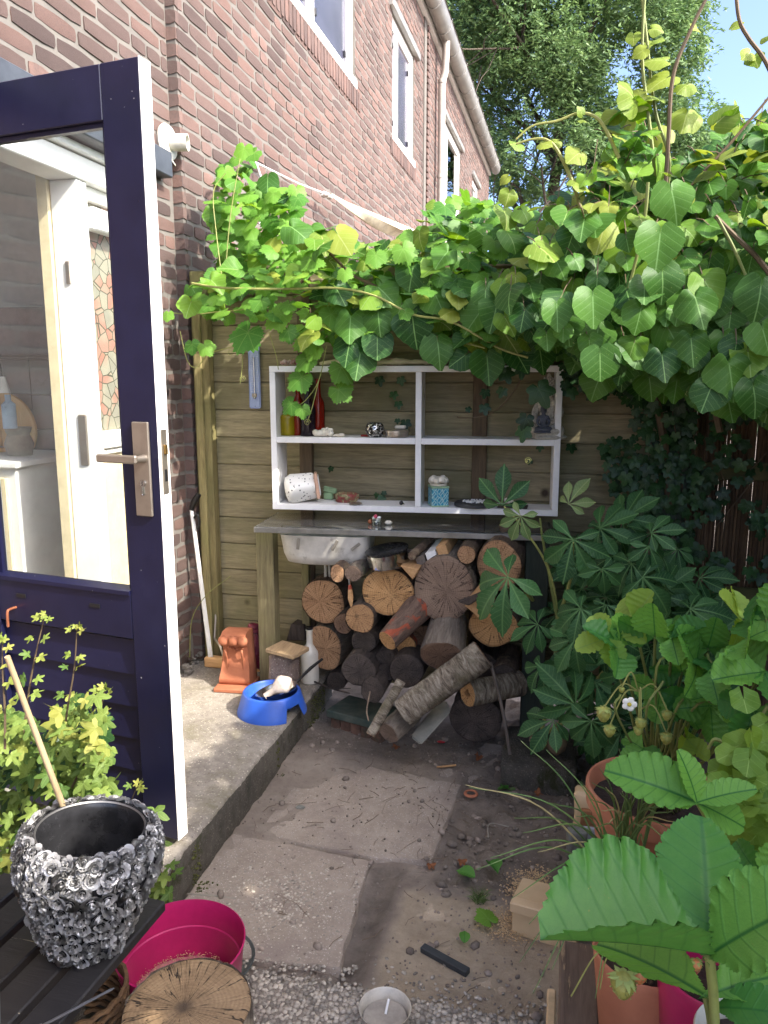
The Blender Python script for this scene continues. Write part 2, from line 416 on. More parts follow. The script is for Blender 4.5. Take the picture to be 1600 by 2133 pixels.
m_bare = (lambda t: (lambda v, a: t.done(t.mix(a[1], t.mix(a[0], t.ramp(t.noise(v, 9, 7, .7), [(.32, (136, 122, 109)), (.68, (166, 152, 136))]), t.ramp(t.noise(v, 12, 7, .7), [(.32, (102, 91, 80)), (.68, (144, 131, 117))])), t.ramp(t.noise(v, 14, 7, .7), [(.32, (164, 146, 122)), (.68, (194, 176, 150))])), .97,
    t.bump(t.noise(v, 60, 8, .8), 1, .012)))(t.coords(rnd=False), [t.attr('soil_dark'), t.attr('soil_sand')]))(NT('bare soil'))
bs_ = part('bare_soil', bm, m_bare, ground, smooth='all')
for i_, nm_ in enumerate(('soil_dark', 'soil_sand')):
    at_ = bs_.data.attributes.new(nm_, 'FLOAT', 'POINT'); at_.data.foreach_set('value', [k[i_] for k in kinds])
# paving slabs of the path, each a child
path = thing('path', None, None, (0, 0, -.17), kind='structure')
def slab(name, pts, top, mat, seed=0, thick=.05, tilt=0, amp=.006):
    """irregular slab: subdivided top with crumbled edges"""
    bm = B(); P = [Vector(p) for p in pts]; ed = []
    for a, b in zip(P, P[1:]+P[:1]):
        n = max(2, int((b-a).length/.02)); ed += [a.lerp(b, i/n) for i in range(n)]
    c = sum(ed, Vector((0, 0)))/len(ed); rings = []
    for k, (f, dz) in enumerate(((1.0, -thick), (1.0, -.006), (.985, 0), (.9, .001), (.6, .001), (.3, 0))):
        r = []
        for p in ed:
            q = c + (p-c)*f; nn = noise.noise_vector(Vector((q.x*25+seed, q.y*25, 1)))*amp*(1 if k < 3 else .4)
            r.append(bm.verts.new((q.x+nn.x, q.y+nn.y, top+dz+nn.z*.5+tilt*(q.x-c.x))))
        rings.append(r)
    m = len(ed)
    for a, b in zip(rings, rings[1:]):
        for i in range(m): bm.faces.new((a[i], a[(i+1) % m], b[(i+1) % m], b[i]))
    bm.faces.new(rings[-1])
    return part(name, bm, mat, path, smooth=50)
slab('paving_slab', [(-.955, 2.16), (-.56, 2.125), (-.365, 2.155), (-.335, 2.63), (-.80, 2.70), (-.93, 2.60)], -.163, m_paver, 1)
slab('paving_slab', [(-1.03, 1.60), (-.515, 1.66), (-.55, 2.105), (-1.03, 2.14)], -.160, m_paver, 5)
slab('paving_slab', [(-.84, 2.76), (-.30, 2.67), (-.14, 2.99), (-.80, 3.05)], -.172, m_paver, 9)
slab('paving_slab', [(-1.02, 2.73), (-.89, 2.72), (-.86, 3.14), (-1.02, 3.16)], -.165, m_paver, 12)
slab('sandy_slab', [(-.40, 1.70), (-.05, 1.69), (-.02, 1.98), (-.38, 2.0)], -.181, m_paveredge, 17)
# gravel: cemented pebbles, nobody could count them
bm = B()
vbox(bm, -1.03, .6, .6, 1.615, -.26, -.176)
part('gravel_bed', bm, m_pebblebase, path)
def pebble_mesh(pts, name, mat, root, squash=.55):
    base = B(); bmesh.ops.create_icosphere(base, subdivisions=1, radius=1)
    bv = np.array([v.co[:] for v in base.verts]); bf = np.array([[v.index for v in f.verts] for f in base.faces]); base.free()
    rng = np.random.default_rng(3); V = []; F = []
    for i, (x, y, z, r) in enumerate(pts):
        a = rng.uniform(0, 6.28); ca, sa = math.cos(a), math.sin(a)
        s = np.array([r*rng.uniform(.75, 1.3), r*rng.uniform(.6, 1), r*squash*rng.uniform(.7, 1.1)])
        q = bv*rng.uniform(.88, 1.12, (len(bv), 1))*s
        q = np.stack([q[:, 0]*ca-q[:, 1]*sa, q[:, 0]*sa+q[:, 1]*ca, q[:, 2]], 1) + np.array([x, y, z])
        V.append(q); F.append(bf+len(bv)*i)
    V = np.concatenate(V); F = np.concatenate(F)
    me = bpy.data.meshes.new(name); me.from_pydata(V.tolist(), [], F.tolist()); me.materials.append(mat)
    me.polygons.foreach_set('use_smooth', [True]*len(me.polygons))
    return part(name, me, mat, root, kind='stuff')
pp = []
y = 1.28
while y < 1.62:
    x = -1.0
    while x < .42:
        px_, py_ = x+R_(-.004, .004), y+R_(-.004, .004)
        if seen((px_, py_, -.17), 30): pp.append((px_, py_, -.176+R_(-.002, .002), R_(.006, .0095)))
        x += .0118
    y += .0105
for k in range(1500):                                  # worn patches of pebbles showing in the second slab
    x, y = random.gauss(-.72, .12), random.gauss(1.86, .14)
    if -1.0 < x < -.54 and 1.62 < y < 2.1: pp.append((x, y, -.161, R_(.003, .0065)))
for k in range(900):
    x, y = R_(-1.0, .3), R_(1.6, 1.75)
    if random.random() < (1.75-y)/.13: pp.append((x, y, -.163 if x < -.52 else -.176, R_(.003, .0075)))
pebble_mesh(pp, 'pebbles', m_pebble, path)
pp = []
for k in range(2600):
    x, y = R_(-1.02, .5), R_(1.62, 3.1)
    on = (-.95 < x < -.35 and 2.15 < y < 2.68) or (-1.03 < x < -.53 and y < 2.13)
    edge = x > -.38 or y > 2.6 or (x < -.86 and y > 2.2)
    if on and random.random() < .55: continue
    if not on and not edge and random.random() < .4: continue
    r = R_(.0015, .005) if random.random() < .93 else R_(.007, .016)
    pp.append((x, y, (-.161 if on else gz(x, y))+r*.3, r))
m_clod = mottled('soil crumbs', (112, 99, 88), (160, 146, 132), 30, .95, .5, 120, vary=.35)
pebble_mesh(pp, 'soil_crumbs', m_clod, ground, .8)
pp = []
for k in range(170):
    x, y = R_(-.34, .25), R_(2.0, 2.62)
    r = R_(.004, .013)*(1 if random.random() < .8 else 1.5); pp.append((x, y, gz(x, y)+r*.25, r))
pebble_mesh(pp, 'soil_lumps', m_soild, ground, .75)
# twigs and litter on the ground
m_twig = wood('dry twig', (84, 68, 54), (134, 116, 96), 'x', 2, .85, .3)
bm = B()
for k in range(240):
    x, y = R_(-1.0, .4), R_(1.65, 3.1)
    if random.random() < .5: x, y = random.gauss(-.3, .2), random.gauss(2.55, .3)
    if x < -1: continue
    z = max(gz(x, y), -.16 if (x < -.35 and y < 2.7) else -9)+.003; a = R_(0, PI); l = R_(.008, .035)
    if random.random() < .1: l *= 2.2
    d = Vector((math.cos(a)*l, math.sin(a)*l, R_(0, .004))); n = Vector((-d.y, d.x, 0))*R_(-.3, .3)
    tube(bm, [Vector((x, y, z))-d, Vector((x, y, z+.002))+n, Vector((x, y, z))+d], R_(.0005, .0012), 4)
part('twig_litter', bm, m_twig, ground, kind='stuff')

# ================================================================== concrete step along the house
bm = B(); SX = -1.02
nyy = 240
cols = []
for j in range(nyy+1):
    y = .9 + (3.22-.9)*j/nyy
    jx = noise.noise(Vector((3, y*14, 0)))*.006 + noise.noise(Vector((8, y*60, 0)))*.004
    prof = [(SX-.012, -.30), (SX-.010+jx*.6, -.13), (SX+jx*.8, -.128), (SX+jx, -.05), (SX+jx*.9, -.012), (SX-.008+jx, -.002), (SX-.02, 0), (-1.30, 0), (-1.60, .001), (-1.86, 0)]
    cols.append([bm.verts.new((x+noise.noise(Vector((x*40, y*40, z*60)))*.003, y, z+noise.noise(Vector((x*7, y*7, 3)))*.0035)) for x, z in prof])
for a, b in zip(cols, cols[1:]):
    for i in range(len(a)-1):
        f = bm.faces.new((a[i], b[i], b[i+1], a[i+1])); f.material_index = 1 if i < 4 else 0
step = single('concrete_step', bm, [m_step, m_riser], kind='structure', smooth=50)
m_moss = plain('moss', (84, 86, 40), .95, vary=.35, bump=.8)
pp = []
for k in range(5200):
    y = R_(1.5, 3.15)
    if noise.noise(Vector((y*3.2, 5, 0))) + noise.noise(Vector((y*11, 1, 0)))*.6 < .12: continue
    if random.random() < .7: x, z = SX+abs(random.gauss(0, .02))+.004, -.165+R_(-.006, .01)
    else: x, z = SX+.003, R_(-.15, -.02)
    pp.append((x, y, z, R_(.0018, .0045)))
pebble_mesh(pp, 'moss', m_moss, step, 1.0)

# ================================================================== brick house
XF, XN, YC = -1.641, -1.683, 3.165        # face of far wall, face of near wall, corner between them
house = thing('brick_house', 'red brick terraced house with pale joints, white windows and an open dark blue kitchen door', 'house', (XN, 3.0, 0))
PITCH, BH = .0640, .0515
EAVE = 5.02
holes_f = [(4.20, 5.93, 3.44, 4.45), (7.16, 8.14, 3.43, 4.46), (9.70, 11.47, 3.05, 4.46), (12.84, 13.60, 3.05, 4.44)]
holes_n = [(1.86, 2.98, -1, 2.235)]
def wall_core(name, xf, y0, y1, z0, z1, holes, mat, thick=.3):
    bm = B(); ysz = sorted({y0, y1} | {h[0] for h in holes} | {h[1] for h in holes}); zs = sorted({z0, z1} | {max(z0, h[2]) for h in holes} | {h[3] for h in holes})
    for a, b in zip(ysz, ysz[1:]):
        for c, d in zip(zs, zs[1:]):
            if any(h[0] < (a+b)/2 < h[1] and h[2] < (c+d)/2 < h[3] for h in holes): continue
            vbox(bm, xf-thick, xf, a, b, c, d)
    return part(name, bm, mat, house)
wall_core('far_wall', XF-.0045, YC+.03, 15.25, -.2, EAVE, holes_f, m_mortar)
wall_core('near_wall', XN-.0045, -1.6, YC-.002, -.1, EAVE, holes_n, m_mortar)
bm = B(); vbox(bm, XN-.2, XF-.006, YC-.002+.004, YC+.028, -.1, EAVE); part('wall_corner', bm, m_mortar2, house)
# bricks: collect, then the 300 showing largest become separate objects
BR = []                                   # (center, half sizes)
def course_run(xf, y0, y1, z, holes, depth=.06, face='x'):
    y = y0 + (R_(-.18, 0)); zc = z+BH/2
    spans = [(y0, y1)]
    for h in holes:
        if h[2] < zc < h[3]:
            ns = []
            for a, b in spans:
                if h[1] <= a or h[0] >= b: ns.append((a, b)); continue
                if h[0] > a: ns.append((a, h[0]))
                if h[1] < b: ns.append((h[1], b))
            spans = ns
    last = 0
    while y < y1:
        L = .208 if (random.random() < .72 or last > 1) else .098
        last = last+1 if L < .15 else 0
        for a, b in spans:
            q0, q1 = max(y, a+.001), min(y+L, b-.001)
            if q1-q0 > .03: BR.append((xf, (q0+q1)/2, zc, (q1-q0)/2, depth))
        y += L+.0125
nc = int((EAVE-.01)/PITCH)
for k in range(nc):
    z = .012 + k*PITCH
    course_run(XF, YC+.004, 15.25, z, holes_f)
    course_run(XN, -1.2, YC-.008, z, holes_n + [(-9, 1.0, 3.4, 9)])
variants = []
for k in range(8):
    bm = B()
    vs = vbox(bm, -1, 1, -1, 1, -1, 1)
    bmesh.ops.subdivide_edges(bm, edges=[e for e in bm.edges if abs(e.verts[0].co.y-e.verts[1].co.y) > .5 or abs(e.verts[0].co.z-e.verts[1].co.z) > .5], cuts=2, use_grid_fill=True)
    for v in bm.verts:
        cy, cz = abs(v.co.y) > .9, abs(v.co.z) > .9
        if v.co.x > .9:
            if cy and cz: v.co.y *= .962; v.co.z *= .80
            elif cz: v.co.z *= R_(.87, 1.05)
            elif cy: v.co.y *= R_(.975, 1.012)
            v.co.x += R_(-.08, .0) if (cy or cz) else R_(-.05, .06)
        if abs(v.co.y) < .5: v.co.y += R_(-.1, .1)
    variants.append(mesh_of('brick', bm, m_brick, smooth=32))
def sc_of(b):
    p = Vector((b[0], b[1], b[2]))
    if not seen(p, 40): return 0
    u, v = pr(p)
    occl = .25 if (u < 300 and v > 120) else 1     # behind the door leaf
    hid = .1 if (b[1] < 3.1 and b[2] < -.2) else 1
    return b[3]/mpp(p)**2*abs(math.sin(math.atan2(1.68, b[1])))*occl*hid
BR.sort(key=sc_of, reverse=True)
def bmat(b):
    xf, y, z, hl, dp = b
    return Matrix.Translation((xf-dp/2+R_(-.0025, .002), y, z+R_(-.0012, .0012))) @ Matrix.Rotation(R_(-.006, .006), 4, 'X') @ Matrix.Rotation(R_(-.008, .008), 4, 'Z') @ Matrix.Diagonal((dp/2, hl, BH/2*R_(.96, 1.03), 1))
def joined(name, items, meshes, mat, root, kind='stuff', smooth=True, sharp=None):
    """numpy join of many placed copies into one mesh, uv kept"""
    data = []
    for me in meshes:
        n = len(me.vertices); co = np.empty(n*3); me.vertices.foreach_get('co', co)
        ls = np.array([p.loop_total for p in me.polygons]); lv = np.empty(len(me.loops), int); me.loops.foreach_get('vertex_index', lv)
        uv = None
        if me.uv_layers: uv = np.empty(len(me.loops)*2); me.uv_layers[0].data.foreach_get('uv', uv); uv = uv.reshape(-1, 2)
        data.append((co.reshape(-1, 3), ls, lv, uv))
    V, LS, LV, UV, off = [], [], [], [], 0
    for i, M in items:
        co, ls, lv, uv = data[i]; m = np.array(M)
        V.append(co @ m[:3, :3].T + m[:3, 3]); LS.append(ls); LV.append(lv+off); off += len(co)
        if uv is not None: UV.append(uv)
    if not V: return None
    V = np.concatenate(V); LS = np.concatenate(LS); LV = np.concatenate(LV)
    me = bpy.data.meshes.new(name); me.vertices.add(len(V)); me.vertices.foreach_set('co', V.ravel())
    me.loops.add(len(LV)); me.loops.foreach_set('vertex_index', LV)
    st = np.concatenate([[0], np.cumsum(LS)[:-1]]); me.polygons.add(len(LS)); me.polygons.foreach_set('loop_start', st); me.polygons.foreach_set('loop_total', LS)
    me.polygons.foreach_set('use_smooth', [bool(smooth)]*len(LS)); me.update(calc_edges=True)
    if UV:
        ul = me.uv_layers.new(name='UVMap'); ul.data.foreach_set('uv', np.concatenate(UV).ravel())
    me.materials.append(mat); me.validate()
    if sharp: me.set_sharp_from_angle(angle=rad(sharp))
    return part(name, me, mat, root, kind=kind)
for b in BR[:300]: part('brick', random.choice(variants), None, house, M=bmat(b))
joined('bricks', [(random.randrange(8), bmat(b)) for b in BR[300:]], variants, m_brick, house, sharp=32)
# corner return bricks (the 4 cm step between the two walls)
it = []
for k in range(nc):
    z = .012+k*PITCH+BH/2
    it.append((random.randrange(8), Matrix.Translation(((XN+XF)/2-.021, YC+.012, z)) @ Matrix.Rotation(-PI/2, 4, 'Z') @ Matrix.Diagonal((.014, .0415, BH/2, 1))))
joined('corner_bricks', it, variants, m_brick, house, sharp=32)
# soldier courses under the upper windows
it = []
for h in holes_f[:2]:
    y = h[0]-.05
    while y < h[1]+.1:
        it.append((random.randrange(8), Matrix.Translation((XF-.022, y, h[2]-.075)) @ Matrix.Rotation(PI/2, 4, 'X') @ Matrix.Diagonal((.03, .066, .0265, 1)))); y += .0645
joined('sill_bricks', it, variants, m_brick, house, sharp=32)
# raised joint line between the two houses of the terrace
bm = B(); vbox(bm, XF-.01, XF+.012, 8.62, 8.74, -.2, EAVE); part('joint_strip', bm, m_mortar2, house)
it = []
for k in range(nc):
    it.append((random.randrange(8), Matrix.Translation((XF+.005, 8.80, .012+k*PITCH+BH/2)) @ Matrix.Diagonal((.022, .052, BH/2, 1))))
joined('joint_bricks', it, variants, m_brick, house, sharp=32)
# upper windows
t = NT('frosted film glass'); n = t.noise(t.coords(), 2.2, 4)
m_film = t.done(t.ramp(n, [(.3, (62, 62, 76)), (.7, (84, 84, 100))]), .16, spec=.6)
m_kglass = glassmat('greenish window glass', (.45, .55, .5, 1), boost=1.6)
def window(h, mull=(), film=True, label=None):
    y0, y1, z0, z1 = h; x = XF-.02
    bm = B(); f = .055
    vbox(bm, x-.06, x, y0-.002, y0+f, z0, z1, .004); vbox(bm, x-.06, x, y1-f, y1+.002, z0, z1, .004)
    vbox(bm, x-.06, x-.001, y0+f+.001, y1-f-.001, z1-f, z1, .004); vbox(bm, x-.06, x+.03, y0+f-.06, y1-f+.07, z0-.012, z0+f, .004)
    w = part('window', bm, m_white, house)
    ed = [y0+f]+[q for q in mull]+[y1-f]
    for q in mull:
        bm = B(); vbox(bm, x-.055, x-.003, q-.03, q+.03, z0+f+.001, z1-f-.001, .003); part('mullion', bm, m_white, w)
    for a, b in zip(ed, ed[1:]):
        a += .03*(a in mull); b -= .03*(b in mull)
        bm = B(); s = .03
        vbox(bm, x-.045, x-.012, a+.002, a+s, z0+f, z1-f, .003); vbox(bm, x-.045, x-.012, b-s, b-.002, z0+f, z1-f, .003)
        vbox(bm, x-.045, x-.013, a+s, b-s, z0+f, z0+f+s, .003); vbox(bm, x-.045, x-.013, a+s, b-s, z1-f-s, z1-f, .003)
        part('sash', bm, m_white, w)
        bm = B(); vbox(bm, x-.036, x-.03, a+s, b-s, z0+f+s, z1-f-s); part('pane', bm, m_film if film else m_kglass, w)
        if film:
            for zz in (z0+.18, z1-.2):
                for yy in (a+s+.05, b-s-.05):
                    bm = B(); vbox(bm, x-.03, x-.014, yy-.011, yy+.011, zz-.022, zz+.022, .003); part('hinge', bm, m_black, w)
    bm = B(); vbox(bm, XF-.3, XF-.12, y0, y1, z0, z1); part('dark_room', bm, m_darkgap, w)
    return w
window(holes_f[0], (5.02,)); window(holes_f[1], (7.45,)); window(holes_f[2], (10.4,), False); window(holes_f[3], (), False)
for h in holes_f[1:]:
    bm = B(); vbox(bm, XF-.02, XF+.035, h[0]-.12, h[1]+.14, h[3]+.004, h[3]+.07, .004); part('lintel', bm, m_zinc, house)
# gutter, downpipe, roof
bm = B(); gy0, gy1 = 2.0, 15.25; prof = []
for k in range(13):
    a = PI*k/12; prof.append((-.085*math.cos(a)*1.0, -.105*math.sin(a)))
prof = [(-.085, .02)]+prof+[(.09, .035), (.1, .03)]
GX = XF+.12; GZ = EAVE+.12
rows = [[bm.verts.new((GX+a*s, y, GZ+b*s)) for a, b in prof] for y, s in ((gy0, 1), (gy1, 1))]
for i in range(len(prof)-1): bm.faces.new((rows[0][i], rows[1][i], rows[1][i+1], rows[0][i+1]))
bm.faces.new(rows[1])
gut = part('gutter', bm, m_zinc, house, smooth=50)
y = 2.3
while y < 15.2:
    bm = B(); pts = [(GX+a*1.045, y, GZ+b*1.045) for a, b in prof]
    tube(bm, pts, .007, 5); part('bracket', bm, m_zinc, gut, smooth=True); y += .62
bm = B(); vbox(bm, XF-.3, XF+.035, -1.6, 15.25, EAVE+.002, EAVE+.06); vbox(bm, XF-.3, XF+.03, -1.6, 15.25, EAVE+.0605, EAVE+.2); part('soffit', bm, m_whitedirty, house)
bm = B(); poly_prism(bm, [(XF+.06, EAVE+.2), (XF-2.6, EAVE+2.0), (XF-5.2, EAVE+.2)], -1.7, 15.4, 'y'); part('roof', bm, mottled('roof tile', (96, 60, 50), (120, 80, 66), 4), house)
m_pipe = plain('grey plastic pipe', (178, 170, 160), .4, dirt=.1)
bm = B(); DY = 9.36; DX = XF+.075
tube(bm, curve([(GX, DY-.02, GZ-.09), (GX, DY-.02, GZ-.17), (DX+.03, DY, GZ-.40), (DX, DY, GZ-.52), (DX, DY, GZ-.8)], 6), .042, 14)
tube(bm, [(DX, DY, GZ-.8), (DX, DY, 2.0), (DX, DY, -.1)], .042, 14)
dp = part('downpipe', bm, m_pipe, house, smooth=True)
for zz in (GZ-.5, 3.62, 2.2):
    bm = B(); tube(bm, [(DX, DY, zz-.02), (DX, DY, zz+.02)], .048, 14); part('pipe_clip', bm, m_pipe, dp, smooth=True)
bm = B(); vbox(bm, XF-.012, XF+.0, 3.155+.6, 3.83, 9, 9.01)
bm.free()

# ---- kitchen door opening: head, jambs, fixed light with stained film
bm = B()
vbox(bm, XN-.16, XN-.035, 1.90, 2.94, 2.02, 2.10, .004)
vbox(bm, XN-.16, XN-.035, 1.86, 1.90, 0, 2.10, .004)
frame_ = part('door_frame', bm, m_white, house)
bm = B(); vbox(bm, XN-.155, XN-.045, 2.54, 2.575, .0, 2.019, .004); vbox(bm, XN-.15, XN-.046, 2.5755, 2.60, .0, 2.018, .002)
vbox(bm, XN-.16, XN-.035, 2.90, 2.975, 0, 2.10, .004); jm = part('jamb', bm, m_white, frame_)
bm = B(); vbox(bm, XN-.205, XN-.157, 2.53, 2.60, .0, 2.25, .004); part('inner_lining', bm, m_cream, frame_)
bm = B(); vbox(bm, XN-.10, XN-.065, 2.5335, 2.5395, 1.00, 1.19, .004); part('strike_plate', bm, m_steel, frame_)
bm = B(); vbox(bm, XN-.11, XN-.09, 2.5335, 2.5395, 1.66, 1.74, .003); part('strike_plate', bm, m_steel, frame_)
bm = B()
vbox(bm, XN-.13, XN-.07, 2.6005, 2.64, .1, 2.019, .004); vbox(bm, XN-.13, XN-.07, 2.86, 2.899, .1, 2.019, .004)
vbox(bm, XN-.13, XN-.069, 2.641, 2.859, 1.97, 2.019, .004); vbox(bm, XN-.13, XN-.069, 2.641, 2.859, 1.03, 1.12, .004)
vbox(bm, XN-.13, XN-.069, 2.641, 2.859, .02, .16, .004); part('sash', bm, m_white, frame_)
bm = B(); vbox(bm, XN-.11, XN-.085, 2.641, 2.859, .161, 1.029, .002); part('panel', bm, m_cream, frame_)
bm = B(); vbox(bm, XN-.075, XN-.055, 2.64, 2.83, 1.055, 1.085, .003); part('moulding', bm, m_white, frame_)
bm = B(); vbox(bm, XN-.08, XN-.03, 2.615, 2.855, 1.86, 1.94, .006); part('vent_grille', bm, m_white, frame_)
# stained film: cells with dark leading, colour per cell
t = NT('stained glass film'); v = t.coords(rnd=False)
cell = t.vor(v, 19, out='Color'); ds = t.vor(v, 19, 'DISTANCE_TO_EDGE'); sp = t.new('ShaderNodeSeparateColor'); t.L(cell, sp.inputs[0])
big = t.noise(v, 7, 1)
c = t.ramp(t.math('ADD', t.math('MULTIPLY', sp.outputs[0], .35), t.math('MULTIPLY', big, .8)), [(.38, (132, 130, 116)), (.52, (146, 142, 124)), (.62, (152, 122, 106)), (.74, (156, 108, 94)), (.88, (128, 132, 100))])
c = t.mix(t.ramp(ds, [(.02, (1, 1, 1, 1)), (.04, (0, 0, 0, 1))]), c, (70, 74, 60))
m_stain = t.done(c, .25)
bm = B(); vbox(bm, XN-.102, XN-.094, 2.641, 2.859, 1.121, 1.969); part('stained_pane', bm, m_stain, frame_)
bm = B(); vbox(bm, XN-.05, XN+.055, .6, 3.06, 2.135, 2.235, .004); part('canopy_strip', bm, m_grey, house)
bm = B(); vbox(bm, XN-.15, XN-.01, 1.88, 2.96, 2.105, 2.13, .003); part('top_trim', bm, m_whitedirty, house)
bm = B(); vbox(bm, XN-.30, XN+.02, 1.86, 2.975, .003, .05, .004); part('threshold', bm, m_stone, house)
# ---- kitchen interior behind the opening
m_wallin = plain('interior wall paint', (214, 210, 200), .8, dirt=.05)
t = NT('grey wall tiles'); v = t.coords(rnd=False)
br = t.new('ShaderNodeTexBrick'); t.L(v, br.inputs[0]); br.offset = 0; br.inputs['Scale'].default_value = 1
t.n.remove(br)
m_tile = plain('grey wall tile', (150, 148, 142), .3, dirt=.03)
bm = B()
vbox(bm, -4.8, XN-.31, 3.12, 3.2, -.1, 2.6); vbox(bm, -4.8, XN-.31, .2, .3, -.1, 2.6); vbox(bm, -4.8, XN-.31, .3, 3.12, 2.5, 2.6)
vbox(bm, -4.8, XN-.31, .3, 3.12, -.1, 0)
vbox(bm, -4.9, -4.8, .2, 3.2, -.1, .3)  # far wall left open above this to let daylight into the kitchen
room = part('kitchen_room', bm, m_wallin, house)
for i in range(9):
    for j in range(4):
        bm = B(); x = -3.7+i*.16; z = .93+j*.16; vbox(bm, x, x+.156, 3.108, 3.119, z, z+.156, .001); part('tile', bm, m_tile, room)
bm = B(); vbox(bm, -4.0, -2.15, 2.9, 3.1, 1.42, 1.62, .004); part('cooker_hood', bm, plain('taupe hood', (112, 104, 98), .5), room)
bm = B(); vbox(bm, -4.2, -2.32, 2.55, 3.1, .86, .90, .004); part('worktop', bm, m_whitedirty, room)
for k in range(4):
    bm = B(); vbox(bm, -4.0, -2.45, 2.575, 3.09, .04+k*.2, .225+k*.2, .006); part('drawer', bm, m_whitedirty, room)
bm = B(); vbox(bm, -2.46, -2.14, 2.62, 3.09, .02, .97, .004); vbox(bm, -2.48, -2.12, 2.60, 3.1, .9705, .995, .004); cab = part('cabinet', bm, m_whitedirty, room)
bm = B(); vbox(bm, -2.42, -2.18, 2.604, 2.619, .08, .93, .003); part('cabinet_door', bm, m_cream, room)
m_board = wood('pale board wood', (190, 150, 96), (216, 180, 124), 'z', 1, .5, .1)
bm = B(); lathe(bm, [(0, 0), (.16, 0), (.163, .008), (.16, .016), (0, .016)], 40, Tm((-2.55, 3.09, 1.10), rx=PI/2+.12)); part('chopping_board', bm, m_board, room, smooth=True)
bm = B(); tube(bm, [(-2.52, 3.0, .98), (-2.60, 3.07, 1.36)], .012, 8); part('wooden_spoon', bm, m_board, room, smooth=True)
bm = B(); lathe(bm, [(.0, 0), (.05, 0), (.06, .05), (.045, .09), (.05, .1), (.055, .12), (0, .12)], 20, Tm((-2.3, 2.85, .996))); part('pepper_pot', bm, m_stone, room, smooth=True)
bm = B(); lathe(bm, [(0, 0), (.028, 0), (.028, .1), (.012, .115), (.012, .14), (0, .14)], 16, Tm((-2.28, 2.78, 1.116))); part('blue_bottle', bm, plain('pale blue plastic', (150, 176, 196), .3), room, smooth=True)
bm = B(); tube(bm, curve([(-2.75, 2.95, 1.36), (-2.55, 2.93, 1.42), (-2.42, 2.9, 1.40), (-2.40, 2.9, 1.33)], 6), .006, 6); part('lamp_cord', bm, m_black, room, smooth=True)
bm = B(); lathe(bm, [(0, .07), (.015, .07), (.03, 0), (0, .0)], 16, Tm((-2.40, 2.9, 1.26))); part('lamp_head', bm, m_white, room, smooth=True)
bm = B()
for k in range(9): tube(bm, [(-2.75+k*.03, 2.7, 1.02-.1), (-2.72+k*.03, 2.95, 1.02-.1+.1)], .003, 5)
tube(bm, [(-2.78, 2.95, 1.02), (-2.45, 2.95, 1.02)], .004, 5); tube(bm, [(-2.78, 2.7, .92), (-2.45, 2.7, .92)], .004, 5)
part('dish_rack', bm, m_steel, room)

# ---- open door leaf
F0 = Vector((-1.037, 1.805, 0)); uax = Vector((-.9898, .1425, 0)); nax = Vector((-.1425, -.9898, 0))
DM = Matrix((uax, nax, Vector((0, 0, 1)))).transposed().to_4x4(); DM.translation = F0   # local x to hinge, y outward, z up
def dbox(bm, a, b, c, d, e, f, bev=.002): vbox(bm, a, b, c, d, e, f, bev, M=DM)
DW, DT = .73, .042; GZ0, GZ1 = .745, 1.955
bm = B(); fw = .118
dbox(bm, .0015, fw, -DT, 0, .025, 2.085, .002); dbox(bm, DW-fw, DW, -DT, 0, .025, 2.085, .002)
dbox(bm, fw+.0012, DW-fw-.001, -DT, -.0005, GZ1, 2.0848, .002)
dbox(bm, fw+.001, DW-fw-.001, -DT, -.0005, .61, GZ0, .002); dbox(bm, fw+.001, DW-fw-.001, -DT, -.0005, .025, .11, .002)
door = part('door', bm, m_blue, house)
bm = B(); dbox(bm, 0, .0012, -DT-.0005, .0004, .024, 2.086, 0)
for (a_, b_, c_, d_) in ((.0, fw, .024, 2.086), (DW-fw, DW, .024, 2.086), (fw+.001, DW-fw-.001, GZ1, 2.0855), (fw+.001, DW-fw-.001, .0245, GZ0)): dbox(bm, a_, b_, -DT-.0015, -DT-.0006, c_, d_, 0)
part('white_edge', bm, m_white, door)
z = .1105
for k in range(5):
    bm = B(); z1 = z+.098
    vs = vbox(bm, fw+.001, DW-fw-.001, -.03, -.008, z, z1-.002, .0, M=None)
    for v in vs:
        if v.co.y > -.01 and v.co.z > z+.05: v.co.y -= .014
    for v in bm.verts: v.co = DM @ v.co
    part('weatherboard', bm, m_blue, door); z = z1
bm = B()
for (a, b, c, d) in ((fw, fw+.012, GZ0, GZ1), (DW-fw-.012, DW-fw, GZ0, GZ1)): dbox(bm, a, b, -.03, -.012, c, d, 0)
dbox(bm, fw+.012, DW-fw-.012, -.03, -.012, GZ1-.012, GZ1-.0005, 0)
vs = vbox(bm, fw+.001, DW-fw-.001, -.03, .006, GZ0+.0005, GZ0+.012, 0)
for v in vs:
    if v.co.y > 0: v.co.z -= .008
    v.co = DM @ v.co
part('glazing_bead', bm, m_blue, door)
bm = B(); dbox(bm, fw+.004, DW-fw-.004, -.026, -.022, GZ0+.004, GZ1-.004, 0); part('door_glass', bm, glassmat('door glass', (.93, .95, .94, 1), boost=1.15, haze=.05), door)
hp = DM.inverted() @ at(290, 955, y=1.80)
hu, hz = hp.x, hp.z
bm = B(); dbox(bm, .024, .077, .0005, .009, hz-.155, hz+.095, .0025); part('lock_plate', bm, m_steel, door)
bm = B(); L1 = [DM @ Vector(q) for q in ((.040, .008, hz+.0), (.040, .03, hz), (.040, .046, hz))]; tube(bm, L1, [.011, .009, .009], 14)
vbox(bm, .034, .165, .038, .051, hz-.011, hz+.011, .004, M=DM); part('handle', bm, m_steel, door, smooth=30)
